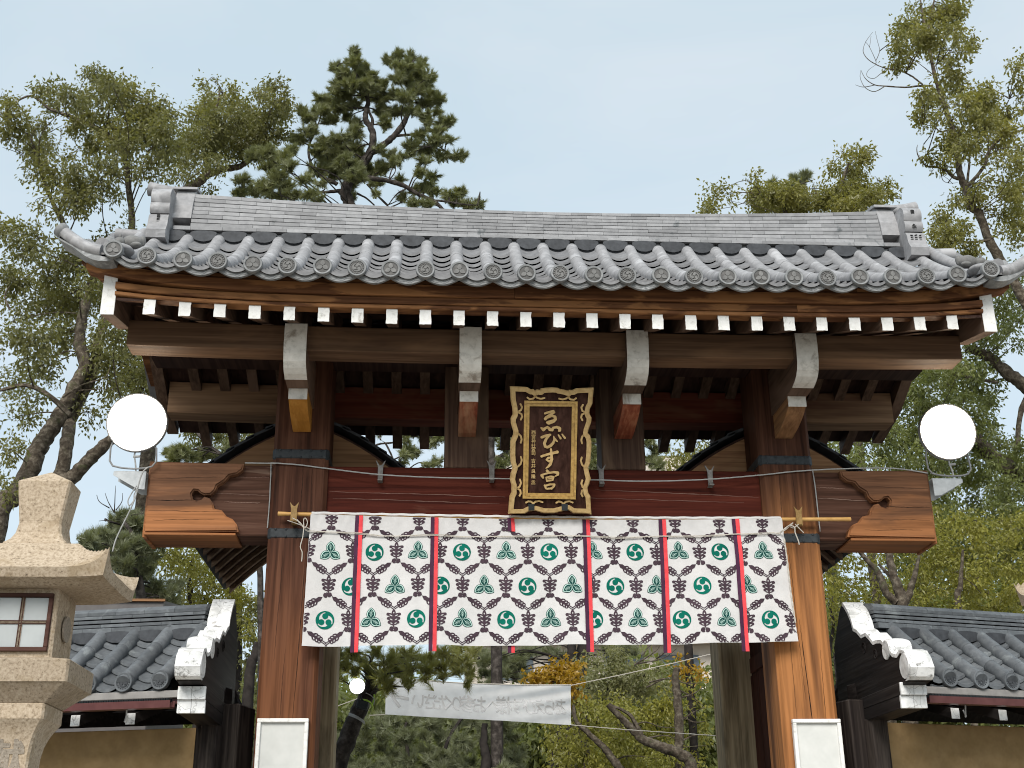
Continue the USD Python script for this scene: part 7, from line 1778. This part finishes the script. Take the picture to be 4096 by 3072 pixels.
def ban(u, v):
    u, v = np.asarray(u, float)[:, None], np.asarray(v, float)[:, None]
    P = (_Q[0] * (1 - u) + _Q[1] * u) * (1 - v) + (_Q[2] * (1 - u) + _Q[3] * u) * v
    sag = np.sin(np.pi * u)
    P = P + [0, 0, -1] * (0.03 * sag * (1 - v))
    # folds that run down-left from the upper right corner
    w = np.clip((u - 0.35) / 0.65, 0, 1)
    fold = 0.02 * w * np.sin(18 * (v - 0.9 * (1 - u)) + 2) * np.clip(1.3 - v, 0, 1) + 0.025 * np.sin(6 * v + 3 * u) * sag + 0.015 * np.sin(9 * u + 2 * v)
    return P + [0, -1, 0] * fold


obj('cloth', grid(ban, 120, 40), 'banner_cloth', BN, smooth=True)
_W = np.linalg.norm(_Q[1] - _Q[0]); _H = np.linalg.norm(_Q[2] - _Q[0])


def on_banner(poly, name):
    vs = []
    for g in polys(poly):
        v, f = trimesh.creation.triangulate_polygon(g.segmentize(0.05), engine='earcut')
        v = np.asarray(v)
        vs.append((ban(v[:, 0] / _W, v[:, 1] / _H) - [0, 0.004, 0], np.asarray(f)))
    if vs:
        obj(name, cat(vs), 'ghost_print', BN)


_xc = [1950, 1840, 1725, 1625, 1485, 1355, 1220, 1095, 965, 860, 765, 680, 575, 450]
for ch, x in zip('あらえびす様へお参りください', _xc):
    u = (x - 112) / 1955
    big = 0.21 * (1.12 if ch in '様参お' else 1.0)
    g = affinity.affine_transform(glyph(ch), [-big / 96 * 0.92, 0, 0, -big / 96, u * _W + big * 0.46, (0.55 + 0.02 * math.sin(u * 3)) * _H + big * 0.37])
    on_banner(g, 'letter')
for seg in ([(0.03, 0.47), (0.125, 0.54)], [(0.03, 0.47), (0.07, 0.3)], [(0.03, 0.47), (0.078, 0.78)]):
    on_banner(LineString([(a * _W, b * _H) for a, b in seg]).buffer(0.02, cap_style=2), 'arrow')
ROPE = thing('banner_rope', 'pale ropes that stretch the white banner from its corners', 'rope', _Q[1])
for pts in ([(2283, 2742), cN(1000, 905), cN(1400, 815), cN(1700, 742)], [(2285, 2900), cN(1000, 1350), cN(1400, 1377), cN(1750, 1400)], [(1541, 2858), cM(960, 1236)], [cM(868, 1100), cM(760, 1140), cM(640, 1185)]):
    obj('strand', tube(np.array([at(*q, 6.0) for q in pts]), 0.0055, 5), 'cord', ROPE)
obj('hem_rope', tube(ban(np.linspace(0, 1, 30), np.zeros(30)) + [0, -0.003, 0.004], 0.006, 5), 'cord', ROPE)

T = Tree('maple_tree', 'small tree with orange-yellow autumn leaves behind the banner', 'tree', 26, 'bark_far', 'leaves_yellow')
T.limb([cN(480, 1700), cN(470, 1100), cN(460, 950), cN(480, 860)], 11, 0.05, 0.015, down=True)
T.foliage(cN, [(290, 900, 50, 40), (270, 950, 60, 45), (330, 960, 40, 40), (370, 850, 40, 30), (400, 900, 60, 40), (480, 850, 60, 40), (500, 920, 80, 50), (570, 830, 45, 35), (590, 890, 60, 50), (440, 960, 60, 40), (580, 960, 60, 50), (610, 1120, 40, 50, 0.8), (620, 1040, 30, 50, 0.8), (330, 1000, 60, 40)], 11, 0.4, dens=800, L=0.09, W=0.05)
T.foliage(cN, [(1480, 900, 60, 40, 0.7), (1560, 880, 50, 50, 0.8), (1590, 900, 40, 40, 0.8), (1440, 800, 60, 50, 0.5), (1500, 840, 50, 40, 0.5)], 11, 0.4, dens=700, L=0.08, W=0.04, bough=False)
T.build()

T = Tree('broadleaf_tree', 'rounded grey-green tree beyond the gateway right of the banner', 'tree', 27, 'bark_far', 'leaves_greygreen')
T.limb([cN(1000, 1900), cN(960, 1300), cN(900, 1100), cN(860, 950)], 13, 0.1, 0.03, down=True)
T.foliage(cN, [(780, 830, 100, 60), (880, 770, 100, 55), (970, 800, 90, 60), (720, 920, 90, 70), (840, 900, 110, 70), (960, 900, 110, 70), (1060, 860, 80, 60), (720, 1020, 80, 70), (820, 1020, 110, 70), (940, 1010, 110, 70), (1060, 980, 90, 60), (1160, 920, 80, 70), (1180, 1030, 80, 60), (760, 1110, 80, 60), (880, 1110, 100, 60), (1250, 960, 80, 60, 0.8), (1100, 1080, 90, 50), (1280, 850, 70, 50, 0.7), (1330, 1000, 70, 60, 0.7)], 13, 0.6, dens=760, L=0.075, W=0.036, bough=False)
T.build()

T = Tree('broadleaf_tree', 'olive-yellow tree with dark slanting limbs low in the gateway', 'tree', 28, 'bark', 'leaves_olive')
T.limb([cN(1560, 2000), cN(1540, 1640), cN(1440, 1545), cN(1300, 1490), cN(1150, 1430), cN(1060, 1340), cN(960, 1240), cN(870, 1150)], 9, 0.1, 0.04, down=True)
T.limb([cN(1150, 1420), cN(1090, 1300), cN(1030, 1220), cN(890, 1150)], 9, 0.045, 0.02)
T.limb([cN(1050, 1800), cN(930, 1620), cN(830, 1490), cN(700, 1370), cN(610, 1280), cN(590, 1150)], 9.5, 0.07, 0.025)
T.limb([cN(1450, 2000), cN(1445, 1400), cN(1430, 1100), cN(1410, 920), cN(1430, 860)], 10, 0.085, 0.05, down=True)
T.limb([cN(680, 1900), cN(690, 1660), cN(700, 1530)], 10, 0.07, 0.05, down=True)
_s = []
for gx in range(450, 1420, 100):
    for gy in range(1120, 1760, 90):
        if gx < 640 and gy < 1310: continue
        if 1040 < gx < 1320 and gy < 1200: continue
        _s.append((gx + _g.uniform(-40, 40), gy + _g.uniform(-35, 35), _g.uniform(60, 85), _g.uniform(50, 65), _g.uniform(0.7, 1.1)))
T.foliage(cN, _s, 10.5, 0.5, dens=720, L=0.075, W=0.036, bough=False)
for b in ([(1080, 830), (1250, 720), (1300, 640)], [(1100, 820), (1300, 780), (1420, 700)], [(1150, 760), (1180, 700), (1240, 650)], [(1260, 780), (1350, 700), (1330, 650)], [(1400, 940), (1500, 980), (1640, 970)], [(1410, 1020), (1550, 1090), (1650, 1180)], [(1430, 1100), (1560, 1060), (1640, 1000)], [(1440, 1230), (1560, 1290), (1660, 1280)], [(1440, 1300), (1540, 1220), (1650, 1170)], [(1450, 1450), (1550, 1400), (1660, 1390)], [(1180, 1010), (1280, 960), (1380, 930)], [(1200, 970), (1330, 940), (1400, 960)], [(1000, 1370), (1150, 1290), (1300, 1330), (1450, 1330)], [(900, 1610), (1050, 1560), (1300, 1590)], [(1330, 1590), (1450, 1500), (1660, 1480)], [(1180, 1420), (1350, 1400), (1500, 1480)]):
    T.limb([cN(*q) for q in b], 10, 0.016, 0.004)
T.foliage(cN, [(1540, 1000, 80, 60, 0.4), (1580, 1150, 80, 70, 0.5), (1540, 1300, 90, 70, 0.6), (1600, 1420, 80, 60, 0.6), (1560, 1540, 90, 60, 0.7), (1600, 1640, 90, 60, 0.8), (1350, 1100, 70, 50, 0.6), (1300, 1200, 70, 60, 0.9)], 10.5, 0.5, dens=650, L=0.075, W=0.036, bough=False)
T.build()

T = Tree('pine_tree', 'shadowy brown-green pine low in the gateway below the banner', 'tree', 29, 'bark_far', 'needles_dark')
T.limb([cM(1850, 2200), cM(1900, 1660), cM(1880, 1450), cM(1890, 1300)], 9, 0.1, 0.04, down=True)
T.limb([cM(1260, 1900), cM(1270, 1560), cM(1240, 1380), cM(1260, 1290)], 10, 0.04, 0.02, down=True)
T.limb([cM(1570, 1500), cM(1620, 1380), cM(1680, 1290), cM(1720, 1240)], 9, 0.03, 0.02)
_s = []
for gx in range(700, 2200, 120):
    for gy in range(1230, 1760, 95):
        if gx < 900 and gy < 1350: continue
        _s.append((gx + _g.uniform(-45, 45), gy + _g.uniform(-40, 40), _g.uniform(75, 105), _g.uniform(50, 70), _g.uniform(0.7, 1.0)))
T.pads(cM, _s, 10, 0.6, dens=11, per=70, W=0.008, L=0.14, bough=False)
T.build()
T = Tree('pine_tree', 'two straight dark pine trunks with far sprays just under the curtain hem', 'tree', 30, 'bark_far', 'needles_dark')
T.limb([cN(575, 1500), cN(572, 950), cN(575, 780), cN(570, 620), cN(560, 400)], 15, 0.1, 0.09, down=True)
T.limb([cN(665, 1500), cN(660, 950), cN(665, 780), cN(668, 620), cN(670, 400)], 15.3, 0.125, 0.11, down=True)
T.limb([cN(415, 1500), cN(420, 900), cN(418, 760)], 17, 0.05, 0.04, down=True)
T.pads(cN, [(60, 780, 110, 50, 0.7), (180, 730, 110, 50, 0.7), (300, 720, 90, 40, 0.6), (130, 860, 110, 50, 0.7), (40, 900, 90, 50, 0.7), (420, 720, 80, 40, 0.5), (200, 930, 80, 40, 0.5), (480, 760, 70, 40, 0.4), (900, 710, 100, 40, 0.7), (1050, 720, 100, 50, 0.8), (1000, 690, 90, 40, 0.7)], 16, 0.5, dens=13, L=0.17, W=0.009)
T.pads(cM, [(1880, 800, 110, 60, 0.7), (2000, 760, 110, 60, 0.7), (1900, 900, 110, 60, 0.6), (2060, 880, 100, 60, 0.7), (1960, 970, 110, 50, 0.7), (1850, 720, 90, 50, 0.6), (2150, 800, 90, 60, 0.6), (2150, 930, 90, 50, 0.7), (1880, 1010, 80, 40, 0.6)], 16, 0.5, dens=13, L=0.17, W=0.009)
T.build()

# what shows between lintel and eaves
T = Tree('pine_tree', 'pine seen in the gap over the lintel with a bent dead branch', 'tree', 31, 'bark_pine', 'needles_pine')
T.limb([cJ(1980, 1700), cJ(1960, 900), cJ(1940, 760), cJ(1935, 640), cJ(1945, 500)], 9, 0.085, 0.06, down=True)
T.limb([cJ(1945, 790), cJ(2020, 760), cJ(2090, 700), cK(40, 600), cK(80, 560)], 9, 0.05, 0.03)
T.limb([cJ(950, 700), cJ(1030, 660), cJ(1090, 650), cJ(1180, 640), cJ(1270, 600), cJ(1330, 540)], 9, 0.022, 0.008)
T.limb([cJ(1090, 650), cJ(1130, 730), cJ(1175, 830), cJ(1230, 900)], 9, 0.017, 0.014)
T.limb([cJ(1120, 655), cJ(1080, 640), cJ(1050, 622)], 9, 0.008, 0.003)
T.pads(cJ, [(1330, 560, 60, 40), (1400, 580, 70, 40), (1480, 570, 60, 40), (1250, 610, 40, 40, 0.6), (1280, 700, 70, 40), (1240, 740, 50, 40, 0.7), (1330, 730, 50, 40, 0.8), (1480, 640, 60, 50, 0.7), (1540, 600, 40, 50), (1500, 800, 60, 40, 0.7), (1440, 820, 50, 30, 0.6), (1210, 800, 40, 30, 0.5), (1060, 560, 50, 40, 0.3), (2040, 680, 60, 60, 0.8), (1970, 600, 40, 60, 0.6), (2060, 580, 60, 50, 0.8), (2010, 820, 60, 40, 0.6), (2070, 790, 40, 40, 0.6)], 9, 0.3, dens=13, per=80, L=0.12)
T.pads(cK, [(1200, 620, 40, 60), (1250, 700, 70, 60, 0.8), (1210, 780, 60, 60), (1330, 680, 50, 40, 0.5), (740, 620, 30, 60), (740, 740, 50, 70), (750, 830, 40, 40), (40, 620, 50, 60), (70, 780, 40, 50, 0.5), (1270, 820, 70, 40)], 9, 0.3, dens=14, per=80, L=0.12)
T.build()
T = Tree('broadleaf_tree', 'light green tree framed by the gap right of the name plaque', 'tree', 32, 'bark_far', 'leaves_camphor_light')
T.limb([cK(1480, 1700), cK(1480, 900), cK(1470, 760)], 11, 0.07, 0.015, down=True)
T.limb([cK(1750, 700), cK(1620, 620), cK(1560, 590), cK(1430, 600)], 11, 0.012, 0.005)
T.foliage(cK, [(1380, 760, 50, 40), (1450, 720, 60, 35), (1530, 740, 60, 45), (1400, 820, 60, 45), (1490, 810, 70, 45), (1580, 800, 50, 40), (1620, 730, 50, 40), (1660, 760, 40, 40), (1590, 650, 40, 30, 0.4), (1680, 620, 50, 40, 0.4), (1720, 680, 40, 30, 0.5), (1450, 590, 40, 25, 0.4)], 11, 0.3, dens=800)
T.build()
T = Tree('broadleaf_tree', 'dim leafy tree behind the gap between left pillar and wall end', 'tree', 33, 'bark_far', 'leaves_camphor')
T.limb([cI(1960, 1700), cI(2010, 900), cI(2050, 760), cI(2075, 650)], 9, 0.09, 0.06, down=True)
T.foliage(cI, [(2020, 480, 60, 80), (1990, 620, 50, 70), (2050, 380, 70, 60), (2010, 760, 60, 70), (1990, 900, 60, 70), (2000, 1040, 60, 70), (1950, 1250, 60, 80), (1980, 1400, 60, 80), (1960, 1550, 70, 80), (2040, 1150, 50, 60), (1900, 1650, 60, 60)], 11, 0.4, dens=760, bough=False)
T.build()

# --- the wood further back, one mass of leaves
def far_wood(name, label, seed, X0, X1, Y, top, n, leafmat, L=0.2, W=0.1):
    r = np.random.default_rng(seed)
    cx = r.uniform(X0, X1, n // 240); cz = r.uniform(0.3, 1.0, n // 240) ** 0.8
    tops = np.interp(cx, np.linspace(X0, X1, len(top)), top)
    c = np.stack([cx, Y + r.normal(0, 2.2, len(cx)), 1.5 + (tops - 2.2) * cz], 1)
    rad = r.uniform(0.7, 1.3, (len(cx), 1))
    q = r.normal(size=(len(cx), 240, 3)); q /= np.linalg.norm(q, axis=2, keepdims=True)
    P = (c[:, None] + q * (rad[:, None] * r.uniform(0.55, 1.0, (len(cx), 240, 1)) * [1.1, 1, 0.75])).reshape(-1, 3)
    D = (q * 0.8).reshape(-1, 3) + r.normal(size=P.shape) * 0.5 + [0, 0, -0.4]
    return leaf_mesh(P, D, L, W, r)


_w = [far_wood('w', '', 41, -26, -9, 30, [6, 6.2, 6.6, 7.0, 6.6], 60000, None, 0.26, 0.15), far_wood('w', '', 42, -9, 9, 31, [7.6, 7.6, 7.3, 7.6, 8.4], 80000, None, 0.26, 0.15), far_wood('w', '', 43, 9, 30, 30, [9, 11, 12, 12, 12], 70000, None, 0.26, 0.15)]
obj('far_wood', cat(_w), 'leaves_green', kind='stuff', label='dim wood of broadleaf trees far behind the shrine precinct')
# --- far buildings glimpsed through the leaves, and a low metal roof behind the left wall
AP = thing('apartment_building', 'pale apartment block glimpsed between trunks under the curtain hem', 'building', (6, 48, 0))
obj('wall', bx(1, 15, 48, 58, 0, 21, 0.05), 'flat_beige', AP)
for k in range(6):
    z = 3 + 2.9 * k
    b_ = obj('balcony', bx(1.3, 14.7, 46.9, 47.95, z, z + 1.05, 0.03), 'flat_beige', AP)
    for j in range(5):
        obj('window', bx(2 + j * 2.6, 3.9 + j * 2.6, 47.93, 47.99, z + 1.1, z + 2.4, 0.01), 'flat_glass', AP)
SH = thing('metal_roof_shed', 'grey-brown metal shed roof showing behind the left wall', 'shed', (-4.0, 3.6, 0))
_a, _b2 = at(*cI(1040, 325), 3.2), at(*cI(1318, 312), 3.2)
obj('wall', bx(_b2[0] - 3.2, _b2[0] - 0.1, 3.4, 5.4, 0, _b2[2] - 0.15, 0.01), 'metal_roof', SH)
obj('roof_sheet', slab_x([(3.2, _b2[2] - 0.16), (3.2, _b2[2]), (4.3, _b2[2] + 0.16), (5.6, _b2[2]), (5.6, _b2[2] - 0.16), (4.3, _b2[2])], _b2[0] - 3.4, _b2[0]), 'metal_roof', SH)
obj('roof_edge_trim', bx(_b2[0] - 3.4, _b2[0] + 0.02, 3.17, 3.199, _b2[2] - 0.015, _b2[2] + 0.012, 0.003), 'gable_wood', SH)
